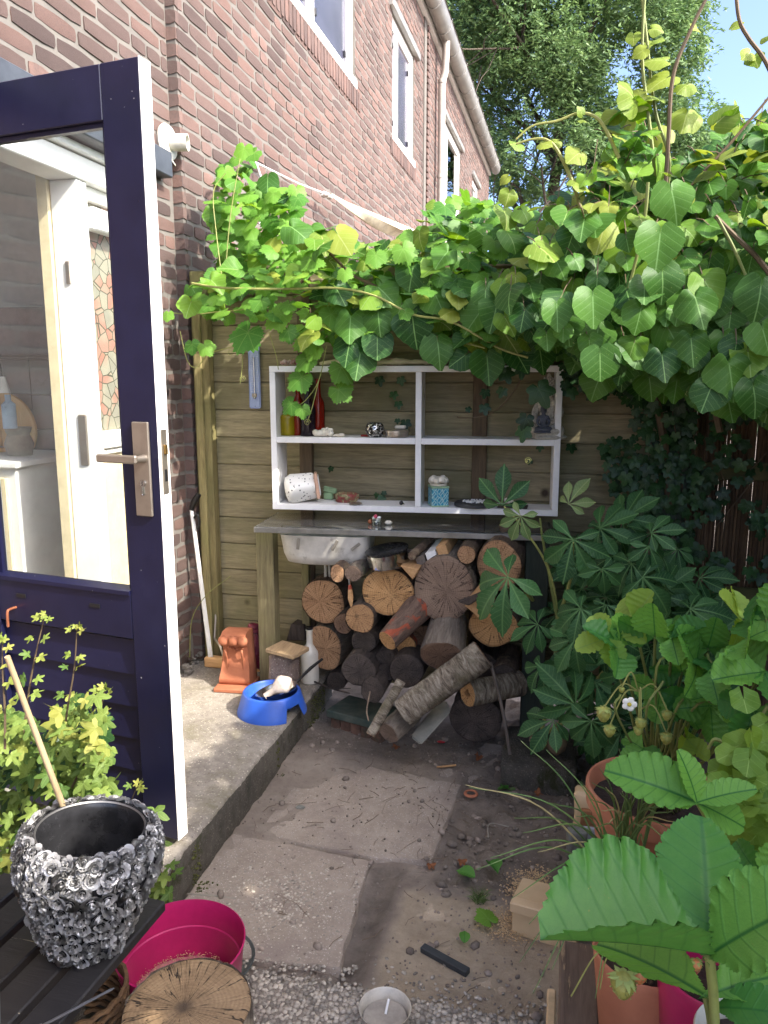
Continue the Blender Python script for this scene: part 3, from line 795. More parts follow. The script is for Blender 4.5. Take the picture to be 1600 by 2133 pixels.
bm = B(); tube(bm, [DM @ Vector((.048, .008, hz-.066)), DM @ Vector((.048, .0125, hz-.066))], .0085, 16); vbox(bm, .0435, .0525, .008, .0118, hz-.098, hz-.066, .003, M=DM); part('lock_cylinder', bm, m_chrome, door, smooth=30)
bm = B(); vbox(bm, .0472, .0488, .0125, .0128, hz-.072, hz-.060, 0, M=DM); part('keyhole', bm, m_black, door)
bm = B(); vbox(bm, -.0032, -.0008, -.032, -.010, hz-.095, hz+.075, .0006, M=DM); st = part('edge_plate', bm, m_steel, door)
bm = B(); vbox(bm, -.009, -.0033, -.028, -.016, hz+.01, hz+.035, .001, M=DM); part('latch', bm, plain('brass', (150, 120, 70), .35, metal=.9), door)
bm = B(); vbox(bm, -.0038, -.0033, -.027, -.017, hz-.062, hz-.03, 0, M=DM)
part('bolt_slot', bm, m_black, door)
for u0 in (.245, .52):
    bm = B(); vbox(bm, u0-.018, u0+.018, .0, .0022, .688, .700, .001, M=DM); part('drain_slot', bm, m_black, door)
bm = B(); tube(bm, curve([(0, 0, 0), (.0, .02, .0), (-.0, .032, -.006), (-.0, .034, -.05)], 5), .004, 8)
for v in bm.verts: v.co = DM @ (v.co + Vector((.545, 0, .655)))
part('hook', bm, plain('copper', (176, 110, 80), .4, metal=.6), door, smooth=True)

# ---- wall lamp: round plate, spot
wl_ = thing('wall_lamp', 'small white round wall spotlight fixed on the brick wall above the canopy strip', 'lamp', (XN, 3.06, 2.29))
LC = at(349, 297, x=XN+.012)
MX = Matrix.Translation(LC) @ Matrix.Rotation(PI/2, 4, 'Y')
m_plastic = plain('aged white plastic', (214, 210, 196), .35, dirt=.1)
bm = B(); lathe(bm, [(0, -.01), (.07, -.01), (.074, 0), (.066, .012), (.05, .016), (0, .018)], 32, MX); part('base_plate', bm, m_plastic, wl_, smooth=40)
bm = B(); lathe(bm, [(0, .015), (.032, .015), (.034, .05), (.034, .085), (.029, .085), (.027, .06), (0, .055)], 24, MX @ Matrix.Rotation(rad(-12), 4, 'X')); part('spot_head', bm, m_plastic, wl_, smooth=40)
bm = B(); lathe(bm, [(0, .0), (.02, .0), (.013, .022), (0, .022)], 16, MX @ Matrix.Rotation(rad(-12), 4, 'X') @ Tm((0, 0, .056))); part('bulb', bm, m_chrome, wl_, smooth=True)
bm = B(); tube(bm, curve([LC+Vector((.01, .0, -.06)), LC+Vector((.02, .02, -.085)), LC+Vector((.0, .05, -.07)), LC+Vector((-.0, .08, -.09))], 6), .003, 6); part('cable', bm, m_plastic, wl_, smooth=True)

# ================================================================== rope and shade sail
e1, e2 = at(531, 338, x=XF+.03), at(690, 408, y=5.0)
bm = B(); m_rope = plain('white rope', (222, 220, 212), .8)
tube(bm, [e1, e1.lerp(e2, .5)+Vector((0, 0, -.012)), e2], .006, 6)
tube(bm, curve([e1+Vector((0, .02, 0)), e1+Vector((.02, .03, -.08)), e1+Vector((.01, .05, -.20)), e1+Vector((.01, .02, -.30))], 5), .005, 6)
for k in range(5): ball(bm, e1.lerp(e2, .93)+Vector((R_(-.02, .02), R_(-.1, .1), R_(-.02, .02))), .022, 1, (1, 1, .7))
single('rope', bm, m_rope, 'white rope knotted to the corner of the cream shade sail on the brick wall', 'rope', smooth=True)
bm = B(); c0 = e2; c1 = at(935, 508, y=7.2); c2 = at(835, 478, y=5.8); N_ = 10
gr = [[bm.verts.new(c0.lerp(c1, i/N_).lerp(c0.lerp(c2, i/N_), j/4) + Vector((0, 0, -.10*math.sin(PI*i/N_)*math.sin(PI*j/4)))) for j in range(5)] for i in range(N_+1)]
for i in range(N_):
    for j in range(4): bm.faces.new((gr[i][j], gr[i+1][j], gr[i+1][j+1], gr[i][j+1]))
bmesh.ops.remove_doubles(bm, verts=bm.verts, dist=1e-5)
bmesh.ops.solidify(bm, geom=bm.faces[:], thickness=.006)
single('shade_sail', bm, plain('cream sail cloth', (206, 198, 172), .8), 'cream triangular shade sail stretched beyond the vine beside the brick wall', 'shade sail', smooth=True)

# ================================================================== fence
FY = 3.215
fence = thing('wooden_fence', 'greenish weathered plank fence closing the back of the yard behind the white shelf', 'fence', (-.6, FY, 0))
z0 = .692-.1227*6
for k in range(0, 15):
    za = z0+k*.1227
    if za > 1.75: break
    xs = [XF+.1, 1.75]
    for a, b in ((-1.555, -.70), (-.705, .36)) if False else ((-1.556, .362),):
        bm = B(); vs = vbox(bm, a, b, FY+R_(-.001, .004), FY+.03, za+.002, za+.1227-.0012, .003); vbox(bm, a, b, FY+.014, FY+.0295, za+.118, za+.1227+.006)
        o = part('plank', bm, m_fence, fence)
for za in (.36,):
    pass
bm = B(); vbox(bm, XF+.008, -1.556, FY-.045, FY+.05, -.15, 1.78, .004); part('post', bm, m_post, fence)
bm = B(); vbox(bm, -1.62, -1.585, FY-.062, FY-.0455, -.0, 1.70, .003); part('batten', bm, m_post, fence)
m_batt = wood('grey batten wood', (64, 52, 38), (98, 82, 60), 'z', 1, .85, .6)
for xx in (-.36, -1.12):
    bm = B(); vbox(bm, xx-.03, xx+.03, FY-.022, FY-.0015, -.05, 1.75, .003); part('batten', bm, m_batt, fence)
bm = B(); vbox(bm, -1.64, .37, FY-.01, FY+.06, 1.70, 1.735, .004); part('cap_rail', bm, m_fence, fence)
m_peel = wood('peeling green post', (48, 62, 54), (74, 84, 70), 'z', 1, .85, .9, peel=((128, 122, 106), .55))
bm = B(); vbox(bm, .365, .462, FY-.06, FY+.06, -.2, 1.8, .005); part('post', bm, m_peel, fence, label='green post with peeling paint, right end of the fence')
# reed screen right of it
reed = thing('reed_screen', 'dark reed screen overgrown with ivy right of the peeling green post', 'screen', (1.1, FY+.04, -.2))
m_reed = wood('dry reed', (58, 42, 30), (110, 86, 60), 'z', 3, .8, .4, vary=.35)
bm = B(); x = .47
while x < 2.3:
    tube(bm, [(x+R_(-.003, .003), FY+.03+R_(-.006, .006), -.15), (x+R_(-.004, .004), FY+.03, .8), (x+R_(-.004, .004), FY+.03+R_(-.006, .006), 1.75+R_(-.05, .04))], R_(.0026, .0048), 5, cap=False)
    x += R_(.0045, .0075)
for k_ in range(420): x = .47+k_*.0044; tube(bm, [(x, FY+.046+R_(-.004, .004), -.15), (x+R_(-.006, .006), FY+.048, 1.72)], R_(.003, .0045), 4, cap=False)
part('reeds', bm, m_reed, reed, kind='stuff')
m_rail = wood('mossy rail', (58, 52, 34), (96, 88, 54), 'x', 1, .9, .6, green=(72, 76, 36))
for za, zb in ((.35, .50), (.93, 1.0)):
    bm = B(); vbox(bm, .463, 2.3, FY-.0, FY+.02, za, zb, .004); part('rail', bm, m_rail, reed)
# side fence on the right, out of the picture, carries the added shade vine
side = thing('side_fence', 'tall plank fence along the right edge of the yard', 'fence', (1.72, 1.4, -.2))
for k in range(12):
    bm = B(); vbox(bm, 1.72, 1.745, -1.2, 3.2, -.15+k*.16, .005+k*.16, .003); part('plank', bm, m_fence, side)
for yy in (-1.2, .3, 1.8, 3.18):
    bm = B(); vbox(bm, 1.746, 1.83, yy-.045, yy+.045, -.2, 1.9, .003); part('post', bm, m_post, side)
# ================================================================== leaves
def leaf_mesh_from(bm, name, mat): return mesh_of(name, bm, mat, smooth='all')
def uvset(bm, d):
    ul = bm.loops.layers.uv.new('UVMap')
    for f in bm.faces:
        for l in f.loops: l[ul].uv = d.get(l.vert, (0, 0))
def grid_leaf(bm, uv, wf, rows=9, M=None, fold=.18, curl=.25, pleat=0, nv=8, teeth=.06, twist=0, hc=2, y0=0.0, tn=0, tamp=.16):
    """pinnate leaf: folded along the midrib, tip at y=1"""
    G = []
    for j in range(rows+1):
        t = j/rows; w = wf(t)*(1-(teeth if j % 2 else 0)); row = []
        for i in range(-hc, hc+1):
            c = i/hc; x = w*c; y = t - abs(c)*.10*(1-t)*(1 if wf(.5) > .2 else .3)
            if abs(i) == hc and j % 2: y += .02
            z = fold*abs(x) - curl*t*t + pleat*math.sin((t-abs(x)*.75)*nv*2*PI)*min(1, abs(x)*8) + twist*x*t
            if tn:
                q = (t*tn) % 1.0; x *= 1-tamp*(abs(c)**3)*(1-math.sin(PI*q)**.55); y += .014*c**4*q
            v = bm.verts.new((x, y, z)); uv[v] = (x, t); row.append(v)
        G.append(row)
    for a, b in zip(G, G[1:]):
        for i in range(2*hc): bm.faces.new((a[i], a[i+1], b[i+1], b[i]))
    if M is not None:
        for r in G:
            for v in r: v.co = M @ v.co
def polar_leaf(bm, uv, rf, n=34, cup=.15, wave=.03, wn=3, curl=.2, seed=0, M=None):
    """palmate or heart leaf round its stalk point; rf(theta), theta=0 is the tip"""
    c = bm.verts.new((0, 0, .0)); uv[c] = (0, 0); rings = []
    for f in (.34, .68, 1.0):
        r = []
        for k in range(n):
            th = -PI + 2*PI*(k+.5)/n; rr = rf(th, k)*f if f == 1 else (rf(th, 0)*f*.9 + .03*f)
            x, y = rr*math.sin(th), rr*math.cos(th)
            z = -cup*abs(x)**1.5 + wave*math.sin(wn*th+seed)*f*f - curl*max(0, y)**2 + .05*f*(1-f)
            v = bm.verts.new((x, y, z)); uv[v] = (x, y); r.append(v)
        rings.append(r)
    for k in range(n-1): bm.faces.new((c, rings[0][k], rings[0][k+1]))
    for a, b in zip(rings, rings[1:]):
        for k in range(n-1): bm.faces.new((a[k], b[k], b[k+1], a[k+1]))
    if M is not None:
        for v in [c]+[v for r in rings for v in r]: v.co = M @ v.co
def heartv(el, tip, asym, notch):
    def f(th, k):
        a = abs(th); r = .47 + el*math.cos(a) + tip*math.exp(-(a/.2)**2) + .05*math.sin(a) + asym*math.sin(th) + .02*math.sin(5*th+asym*90)
        if a > 2.6: r *= 1-notch*((a-2.6)/.54)**1.4
        return r*(1+.03*(k % 2))
    return f
HV = [heartv(R_(.04, .17), R_(.08, .2), R_(-.05, .05), R_(.35, .8)) for _ in range(12)]
def lobed(spikes, sharp=7, base=.26, tooth=.05, notch=2.7):
    def f(th, k):
        a = abs(th); r = base
        for ang, ln in spikes: r = max(r, base + (ln-base)*math.exp(-((a-ang)*sharp/2.2)**2)) if True else r
        if a > notch: r *= 1-.7*((a-notch)/(PI-notch))
        return r*(1+(tooth if k % 2 else -tooth))
    return f
grape_f = lobed(((0, .62), (.95, .56), (1.85, .44)), 4.2, .36, .07)
maple_f = lobed(((0, .60), (.95, .55), (1.9, .36)), 6.5, .2, .03, 2.5)
ivy_f = lobed(((0, .62), (1.0, .5), (2.0, .38)), 5, .26, .0, 2.8)
def mkvar(n, fn, name, mat):
    out = []
    for i in range(n):
        bm = B(); uv = {}; fn(bm, uv, i); uvset(bm, uv); out.append(leaf_mesh_from(bm, name, mat))
    return out
mk_kiwi = leafmat('kiwi leaf', (30, 70, 28), (80, 124, 42), (120, 160, 92), 'pin', .48, .30, 5, blem=(186, 190, 112))
mk_kiwiM = leafmat('sunlit tone kiwi leaf', (66, 112, 34), (122, 158, 54), (140, 172, 96), 'pin', .5, .36, 5, trv=1.3)  # lighter copy of the kiwi leaf, sunlit tone put into its colour
mk_kiwiY = leafmat('young and sunlit kiwi leaf', (96, 128, 44), (146, 158, 66), (168, 178, 104), 'pin', .5, .38, 5, trv=1.25)
mk_grape = leafmat('grape leaf', (62, 112, 40), (112, 156, 58), (150, 184, 100), 'pal', .5, .38)
mk_ivy = leafmat('ivy leaf', (24, 50, 28), (50, 84, 42), (92, 122, 84), 'pal', .38, .12)
mk_chest = leafmat('chestnut leaf', (36, 72, 42), (66, 108, 60), (96, 134, 80), 'pin', .5, .22, 12, lat=.6)
mk_chestL = leafmat('pale chestnut leaf', (96, 126, 76), (134, 154, 98), (150, 166, 112), 'pin', .5, .3, 12, lat=.6)
mk_straw = leafmat('strawberry leaf', (60, 116, 52), (114, 166, 72), (50, 106, 48), 'pin', .42, .34, 8, lat=.42, trv=1.35, blem=(120, 130, 60))
mk_strawY = leafmat('pale strawberry leaf', (108, 150, 56), (148, 176, 78), (130, 164, 84), 'pin', .45, .4, 6)
mk_maple = leafmat('maple leaf', (70, 102, 44), (128, 146, 70), (150, 166, 100), 'pal', .55, .3)
mk_mapleY = leafmat('young maple leaf', (112, 134, 54), (154, 154, 78), (164, 168, 104), 'pal', .55, .35)
mk_round = leafmat('round yellow green leaf', (88, 128, 42), (124, 154, 60), (140, 170, 84), 'pin', .5, .35, 4)
m_stemG = plain('green stem', (118, 128, 66), .6, vary=.15)
m_stemB = plain('brown stem', (96, 80, 58), .75, vary=.2)
m_stemY = plain('yellow green stem', (150, 152, 84), .6, vary=.1)
L_kiwi = mkvar(12, lambda b, u, i: polar_leaf(b, u, HV[i], 40, R_(-.5, .6), R_(.03, .10), 2+i % 3, R_(-.1, .6), i), 'leaf', mk_kiwi)
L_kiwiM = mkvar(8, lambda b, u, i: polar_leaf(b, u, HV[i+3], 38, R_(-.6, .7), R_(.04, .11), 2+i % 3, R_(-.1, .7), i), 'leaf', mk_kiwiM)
L_kiwiY = mkvar(6, lambda b, u, i: polar_leaf(b, u, HV[i], 34, R_(-.3, .5), R_(.02, .07), 2+i % 3, R_(.2, .6), i), 'leaf', mk_kiwiY)
L_grape = mkvar(6, lambda b, u, i: polar_leaf(b, u, grape_f, 52, R_(0, .3), R_(.02, .06), 3, R_(0, .3), i), 'leaf', mk_grape)
L_ivy = mkvar(5, lambda b, u, i: polar_leaf(b, u, ivy_f, 30, R_(0, .25), R_(0, .03), 3, R_(0, .3), i), 'leaf', mk_ivy)
L_maple = mkvar(5, lambda b, u, i: polar_leaf(b, u, maple_f, 40, R_(0, .4), R_(.02, .06), 3, R_(0, .5), i), 'leaf', mk_maple)
L_mapleY = mkvar(4, lambda b, u, i: polar_leaf(b, u, maple_f, 36, R_(-.3, .5), R_(.03, .08), 3, R_(0, .5), i), 'leaf', mk_mapleY)
L_round = mkvar(3, lambda b, u, i: polar_leaf(b, u, lambda th, k: .5*(1+.06*math.cos(6*th)), 26, R_(-.5, -.2), R_(.02, .05), 4, R_(-.2, .1), i), 'leaf', mk_round)
def chest_w(t): return .225*max(0, math.sin(PI*t**1.9*.99))**.95*(1-t**7)**.8*(1 if t < .97 else .5) + .006
def chestnut(bm, uv, i, n=None):
    n = n or (7 if i % 3 else 5); sp = 4.1 if n == 7 else 3.0
    for k in range(n):
        c = (k-(n-1)/2)/((n-1)/2); a = c*sp/2*1.05 + R_(-.06, .06); s = (1-.42*abs(c)**1.4)*R_(.93, 1.05)
        M = Matrix.Rotation(-a, 4, 'Z') @ Matrix.Rotation(R_(-.35, .1), 4, 'X') @ Matrix.Rotation(R_(-.2, .2), 4, 'Y') @ Matrix.Scale(s, 4)
        grid_leaf(bm, uv, chest_w, 32, M, fold=.28, curl=R_(.1, .5), pleat=.010, nv=11, teeth=0, tn=13, tamp=.2)
L_chest = mkvar(6, chestnut, 'leaf', mk_chest); L_chestL = mkvar(3, chestnut, 'leaf', mk_chestL)
def straw_w(t): return .44*(max(0, math.sin(PI*t**1.12*.985))**.62)*min(1, t*2.6+.12)+.004
def strawlet(bm, uv, i, M=None, fold=.3, curl=.2, rows=28):
    grid_leaf(bm, uv, straw_w, rows, M, fold=fold, curl=curl, pleat=.022, nv=7, teeth=0, hc=3, tn=7.5, tamp=.2)
def trifol(bm, uv, i):
    for a, s in ((0, 1), (-1.5, .92), (1.5, .92)):
        M = Matrix.Rotation(a+R_(-.15, .15), 4, 'Z') @ Matrix.Rotation(R_(-.3, .3), 4, 'X') @ Matrix.Rotation(R_(-.3, .3), 4, 'Y') @ Matrix.Scale(s, 4)
        strawlet(bm, uv, i, M, R_(.25, .7), R_(-.1, .4))
L_straw = mkvar(6, trifol, 'leaf', mk_straw); L_strawY = mkvar(3, trifol, 'leaf', mk_strawY)
L_slet = mkvar(4, lambda b, u, i: strawlet(b, u, i, None, [.75, .3, .5, .2][i], [.15, .3, .1, .3][i], 16), 'leaflet', mk_straw)

class Plant:
    def __init__(s, root): s.root = root; s.items = []
    def add(s, meshes, M): s.items.append((random.choice(meshes) if isinstance(meshes, list) else meshes, M))
    def leaf(s, meshes, loc, size, tip=(0, 0, -1), nrm=(0, -1, .5), j=.35):
        tip = Vector(tip)+Vector((R_(-j, j), R_(-j, j), R_(-j, j))); nrm = Vector(nrm)+Vector((R_(-j, j), R_(-j, j), R_(-j, j)))
        s.add(meshes, frame(loc, tip, nrm, size))
    def build(s, limit=300, stuffname='leaves'):
        def key(it):
            p = it[1].translation
            return -(it[1].to_scale().x/mpp(p) if seen(p, 30) and mpp(p) > 0 else 0)
        s.items.sort(key=key)
        for me, M in s.items[:limit]: part('leaf', me, None, s.root, M=M)
        rest = {}
        for me, M in s.items[limit:]: rest.setdefault(me.materials[0].name, []).append((me, M))
        allm = s.items[limit:]
        if allm:
            mats = []
            for k, its in rest.items():
                ms = list({id(m): m for m, _ in its}.values()); ix = {id(m): i for i, m in enumerate(ms)}
                mats.append(joined(stuffname, [(ix[id(m)], M) for m, M in its], ms, ms[0].materials[0], s.root, kind='stuff'))
def inpoly(p, poly):
    x, y = p; c = False; j = len(poly)-1
    for i in range(len(poly)):
        xi, yi = poly[i]; xj, yj = poly[j]
        if (yi > y) != (yj > y) and x < (xj-xi)*(y-yi)/(yj-yi)+xi: c = not c
        j = i
    return c
def spread(poly, n, mind=0):
    xs = [p[0] for p in poly]; ys = [p[1] for p in poly]; out = []; tries = 0
    while len(out) < n and tries < n*60:
        tries += 1; p = (R_(min(xs), max(xs)), R_(min(ys), max(ys)))
        if inpoly(p, poly) and (not mind or all((p[0]-q[0])**2+(p[1]-q[1])**2 > mind*mind for q in out)): out.append(p)
    return out

# ---- the vines over the fence (three plants: grape left, kiwi over the top and right, ivy)
kiwi = Plant(thing('kiwi_vine', 'large kiwi vine with round glossy leaves spilling over the fence to the right', 'vine', (.6, 3.0, -.2)))
grape = Plant(thing('grape_vine', 'grape vine with toothed bright green leaves hanging over the left of the shelf', 'vine', (-1.45, 3.15, 0)))
ivy = Plant(thing('ivy', 'dark ivy climbing the fence post and the reed screen', 'climber', (.42, 3.1, -.2)))
kp = [(1010, 600), (1090, 560), (1110, 440), (1210, 375), (1280, 310), (1295, 225), (1370, 270), (1440, 330), (1530, 235), (1680, 250), (1680, 850), (1510, 830), (1350, 770), (1240, 740), (1160, 710), (1040, 680)]
for u, v in spread(kp, 560, 15):
    up = max(0, min(1, (600-v)/260)); y = R_(2.35, 2.95) if v > 420 else R_(2.5, 3.0)
    p = at(u, v, y=y); young = random.random() < (.34*up+.04)  # lighter leaf colours grow commoner towards the top, standing for sunlight
    sz = R_(.055, .112)*(1-.12*up)
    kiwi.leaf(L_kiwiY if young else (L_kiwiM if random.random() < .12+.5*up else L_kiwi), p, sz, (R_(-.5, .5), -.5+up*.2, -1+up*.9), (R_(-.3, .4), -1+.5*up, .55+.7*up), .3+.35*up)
for u, v in spread(kp, 700):           # deeper layers
    kiwi.leaf(L_kiwi, at(u, v+20, y=R_(2.85, 3.4)), R_(.07, .11), (R_(-.6, .6), -.4, -.8), (0, -.9, .6), .4)
for u, v in spread([(1160, 640), (1600, 640), (1680, 880), (1400, 800), (1250, 790)], 90, 22):
    kiwi.leaf(L_kiwi, at(u, v, y=R_(2.45, 2.9)), R_(.075, .115), (R_(-.3, .3), -.3, -1), (0, -1, .35), .22)
for u, v, s, tp in ((1250, 742, .15, 0), (1235, 620, .15, .1), (1375, 490, .17, -.2), (1520, 765, .17, .1), (1585, 600, .16, 0), (1450, 625, .15, .2), (1335, 645, .13, -.3), (1160, 640, .12, .2), (1380, 570, .15, 0), (1590, 690, .14, .2), (1480, 810, .14, -.2), (1570, 810, .15, .1), (1380, 745, .13, 0), (1400, 400, .15, .4), (1440, 710, .13, 0)):
    kiwi.leaf(L_kiwi, at(u, v, y=2.33), s*.72, (tp, -.2, -1), (.1, -1, .45), .15)
# pale small leaves at the young shoots
for u, v, s in ((1378, 125, .10), (1385, 165, .12), (1335, 200, .1), (1430, 178, .08), (1345, 90, .06), (1362, 60, .05), (1365, 85, .05), (1320, 75, .06), (1340, 105, .06), (1450, 58, .05), (1530, 57, .05), (1570, 120, .07), (1560, 112, .06), (1600, 75, .06), (1300, 255, .11), (1320, 205, .14), (1350, 200, .12), (1430, 240, .12), (1280, 240, .08), (1212, 235, .04), (1255, 240, .05), (1215, 250, .05), (1080, 300, .07), (1130, 300, .06), (1205, 320, .09), (1195, 455, .06), (1060, 405, .08), (1055, 370, .05), (1090, 275, .03), (1160, 295, .05), (1590, 320, .12), (1540, 260, .13), (1500, 250, .11)):
    kiwi.leaf(L_kiwiY, at(u, v, y=R_(2.55, 2.75)), s*.8, (R_(-.8, .8), -.3, R_(-.6, .4)), (R_(-.4, .4), -.8, .6), .3)
gp = [(395, 640), (400, 590), (455, 555), (440, 440), (455, 350), (515, 312), (560, 372), (625, 405), (615, 470), (700, 480), (760, 512), (850, 485), (900, 425), (960, 405), (1050, 432), (1120, 440), (1160, 560), (1150, 715), (1080, 735), (960, 715), (900, 690), (840, 665), (760, 690), (700, 715), (650, 700), (600, 660), (520, 665), (450, 650)]
for u, v in spread(gp, 470, 13):
    wall_side = u < 620
    y = R_(3.0, 3.3) if wall_side and v < 560 else R_(2.75, 3.2)
    g = random.random() < (.75 if u < 640 or (850 < u < 1060 and v < 520) else .35)
    p = at(u, v, y=y); yg = random.random() < (.34 if v < 640 else .1)
    s = R_(.06, .10)
    (grape if g else kiwi).leaf(L_grape if g else (L_kiwiY if yg else (L_kiwiM if random.random() < .45 else L_kiwi)), p, s, (R_(-.7, .7), -.6, R_(-.9, .1)), (R_(-.2, .5), -.7, .9), .4)
for u, v in spread(gp, 300):
    (grape if u < 800 else kiwi).leaf(L_grape if u < 800 else L_kiwi, at(u, v+12, y=R_(3.1, 3.5)), R_(.065, .09), (R_(-.7, .7), -.5, -.6), (0, -.7, .8), .5)
for u, v, s in ((508, 310, .09), (530, 318, .08), (470, 355, .08), (480, 375, .09), (560, 385, .09), (600, 400, .1), (618, 395, .08), (470, 440, .1), (505, 470, .1), (560, 430, .09), (460, 590, .09), (440, 640, .09), (480, 565, .08)):
    grape.leaf(L_grape, at(u, v, y=R_(3.05, 3.25)), s, (R_(-.5, .5), -.4, -.6), (.2, -.8, .7), .3)
for u, v, s, t in ((516, 694, 72, -.4), (585, 655, 62, -1), (648, 700, 66, -.8), (640, 748, 50, -.8), (628, 786, 55, -.8), (706, 812, 50, .9), (606, 842, 40, -.9), (630, 852, 32, 0), (712, 765, 60, .5), (400, 718, 34, .2), (428, 722, 36, .6), (690, 655, 60, 0), (600, 690, 40, .3), (655, 728, 40, -.4), (350, 655, 26, 0)):
    p = at(u, v, y=2.88); grape.leaf(L_grape, p, s*mpp(p)*1.12, (t, -.25, -.75), (.1, -.9, .5), .15)
for u, v, s, t in ((730, 665, 60, 0), (788, 655, 62, .2), (786, 708, 56, .2), (728, 716, 58, -.2), (750, 740, 60, 0), (860, 665, 70, 0), (912, 715, 60, .3), (1015, 748, 60, .2), (966, 742, 46, -1), (1075, 735, 55, .7), (1055, 700, 60, .5), (1125, 730, 56, .2), (835, 640, 55, -.3), (905, 610, 60, .6), (1000, 650, 60, -.5), (955, 600, 55, .3), (790, 600, 60, .8), (700, 600, 50, .5), (860, 560, 62, 0), (705, 490, 60, .9), (610, 475, 55, .9)):
    p = at(u, v, y=2.82); kiwi.leaf(L_kiwi if random.random() < .8 else L_kiwiY, p, s*mpp(p)*1.15, (t, -.25, -.8), (.1, -.9, .5), .15)
# ivy
for u, v, s in ((1011, 816, 24), (1009, 848, 27), (1047, 813, 26), (975, 851, 15), (1123, 812, 62), (1096, 872, 40), (1092, 897, 38), (1053, 776, 38), (1088, 768, 34), (1040, 770, 36)):
    p = at(u, v, y=2.95); ivy.leaf(L_ivy, p, s*mpp(p)*1.15, (R_(-.5, .5), -.2, -.9), (0, -1, .35), .15)
for u, v in spread([(1170, 760), (1440, 800), (1460, 1010), (1440, 1180), (1380, 1100), (1310, 1060), (1260, 1000), (1250, 920), (1330, 900), (1290, 830), (1180, 820)], 230, 9):
    ivy.leaf(L_ivy, at(u, v, y=R_(3.02, 3.17)), R_(.035, .068), (R_(-.7, .7), -.2, -1), (0, -1, .3), .35)
for u, v in spread([(1440, 820), (1660, 860), (1660, 1240), (1440, 1240)], 240):
    cl = noise.noise(Vector((u*.011, v*.011, 3)))
    if cl < -.05: continue
    ivy.leaf(L_ivy, at(u, v, y=R_(3.08, 3.22)), R_(.035, .075), (R_(-.7, .7), -.2, -1), (0, -1, .4), .4)
for u, v in ((820, 820), (835, 790), (830, 840), (828, 875), (845, 880), (690, 975), (785, 1030), (800, 1026), (1105, 960), (1125, 930), (1190, 930), (790, 790), (795, 1035)):
    ivy.leaf(L_ivy, at(u, v, y=3.17), R_(.03, .06), (R_(-.5, .5), -.2, -1), (0, -1, .3), .3)
# stems
def stem(root, pts, y, r0, r1, mat, name='stem', n=6):
    P = [at(q[0], q[1], y=(q[2] if len(q) > 2 else y)) for q in pts]; C = curve(P, n)
    bm = B(); tube(bm, C, [r0+(r1-r0)*i/(len(C)-1) for i in range(len(C))], 6); return part(name, bm, mat, root, smooth=True)
for pts, y, a, b, m in (([(1385, 520), (1370, 400), (1352, 250), (1338, 120), (1345, -40)], 2.65, .007, .004, m_stemG), ([(1380, 500), (1392, 300), (1402, 160), (1440, 60), (1480, -20)], 2.6, .007, .005, m_stemB),
        ([(1375, 480), (1395, 340), (1365, 230), (1345, 60), (1335, -30)], 2.7, .006, .004, m_stemG), ([(1620, 180), (1590, 120), (1560, 80), (1540, 40), (1532, -30)], 2.5, .006, .005, m_stemB),
        ([(1380, 490), (1430, 400), (1520, 300), (1600, 205), (1640, 150)], 2.6, .006, .003, m_stemB), ([(1225, 500), (1200, 400), (1165, 320), (1140, 292), (1110, 290), (1075, 300)], 2.6, .007, .003, m_stemY),
        ([(1290, 330), (1262, 270), (1240, 243), (1205, 236), (1160, 252), (1110, 262), (1075, 290)], 2.6, .006, .003, m_stemY), ([(1310, 600), (1330, 520), (1345, 440), (1350, 380)], 2.4, .005, .005, m_stemG),
        ([(1490, 450), (1540, 500), (1580, 540), (1640, 620)], 2.4, .006, .008, m_stemB), ([(1495, 455), (1530, 520), (1560, 590)], 2.38, .005, .004, m_stemG),
        ([(640, 495), (690, 530), (730, 570), (790, 600), (850, 640), (930, 660), (1000, 690), (1060, 720)], 2.85, .007, .004, m_stemB),
        ([(400, 590), (470, 600), (600, 602), (700, 600), (780, 616), (860, 655), (940, 670), (1040, 725), (1100, 745)], 2.8, .0045, .004, m_stemY),
        ([(860, 720), (890, 700), (950, 710), (1010, 725)], 2.85, .003, .003, m_stemY), ([(1500, 900), (1460, 700), (1480, 600)], 3.0, .012, .01, m_stemB),
        ([(1395, 1050, 3.1), (1380, 900, 3.1), (1340, 750, 3.0), (1250, 620, 3.0), (1120, 560, 3.05), (900, 560, 3.1)], 3, .016, .01, m_stemB)):
    stem(kiwi.root, pts, y, a, b, m)
for pts in ([(345, 650), (400, 655), (450, 650), (560, 640)], [(375, 690), (390, 750), (410, 765), (440, 735), (520, 715)], [(680, 720), (665, 790), (640, 830), (615, 850)], [(665, 790), (650, 850), (640, 880)], [(505, 720), (505, 760), (500, 800)], [(470, 560), (480, 450), (500, 330)], [(560, 690), (575, 740), (580, 770)], [(395, 1370, 3.1), (400, 1290, 3.1), (430, 1240, 3.1), (480, 1200, 3.15)], [(465, 600), (450, 480), (445, 400), (470, 360)]):
    stem(grape.root, pts, 2.92, .0022, .0016, m_stemY)
for pts in ([(1085, 770), (1080, 800), (1040, 850), (1000, 868), (960, 870), (952, 868)], [(1435, 1180, 3.13), (1420, 1000, 3.13), (1400, 850, 3.13)], [(1360, 1150, 3.13), (1370, 1000, 3.13), (1340, 850, 3.13)], [(1480, 900, 3.2), (1500, 980, 3.2), (1520, 1020, 3.2)], [(1570, 1000, 3.2), (1490, 1100, 3.2)], [(1600, 940, 3.2), (1470, 1080, 3.2)]):
    stem(ivy.root, pts, 2.97, .003, .002, m_stemB)
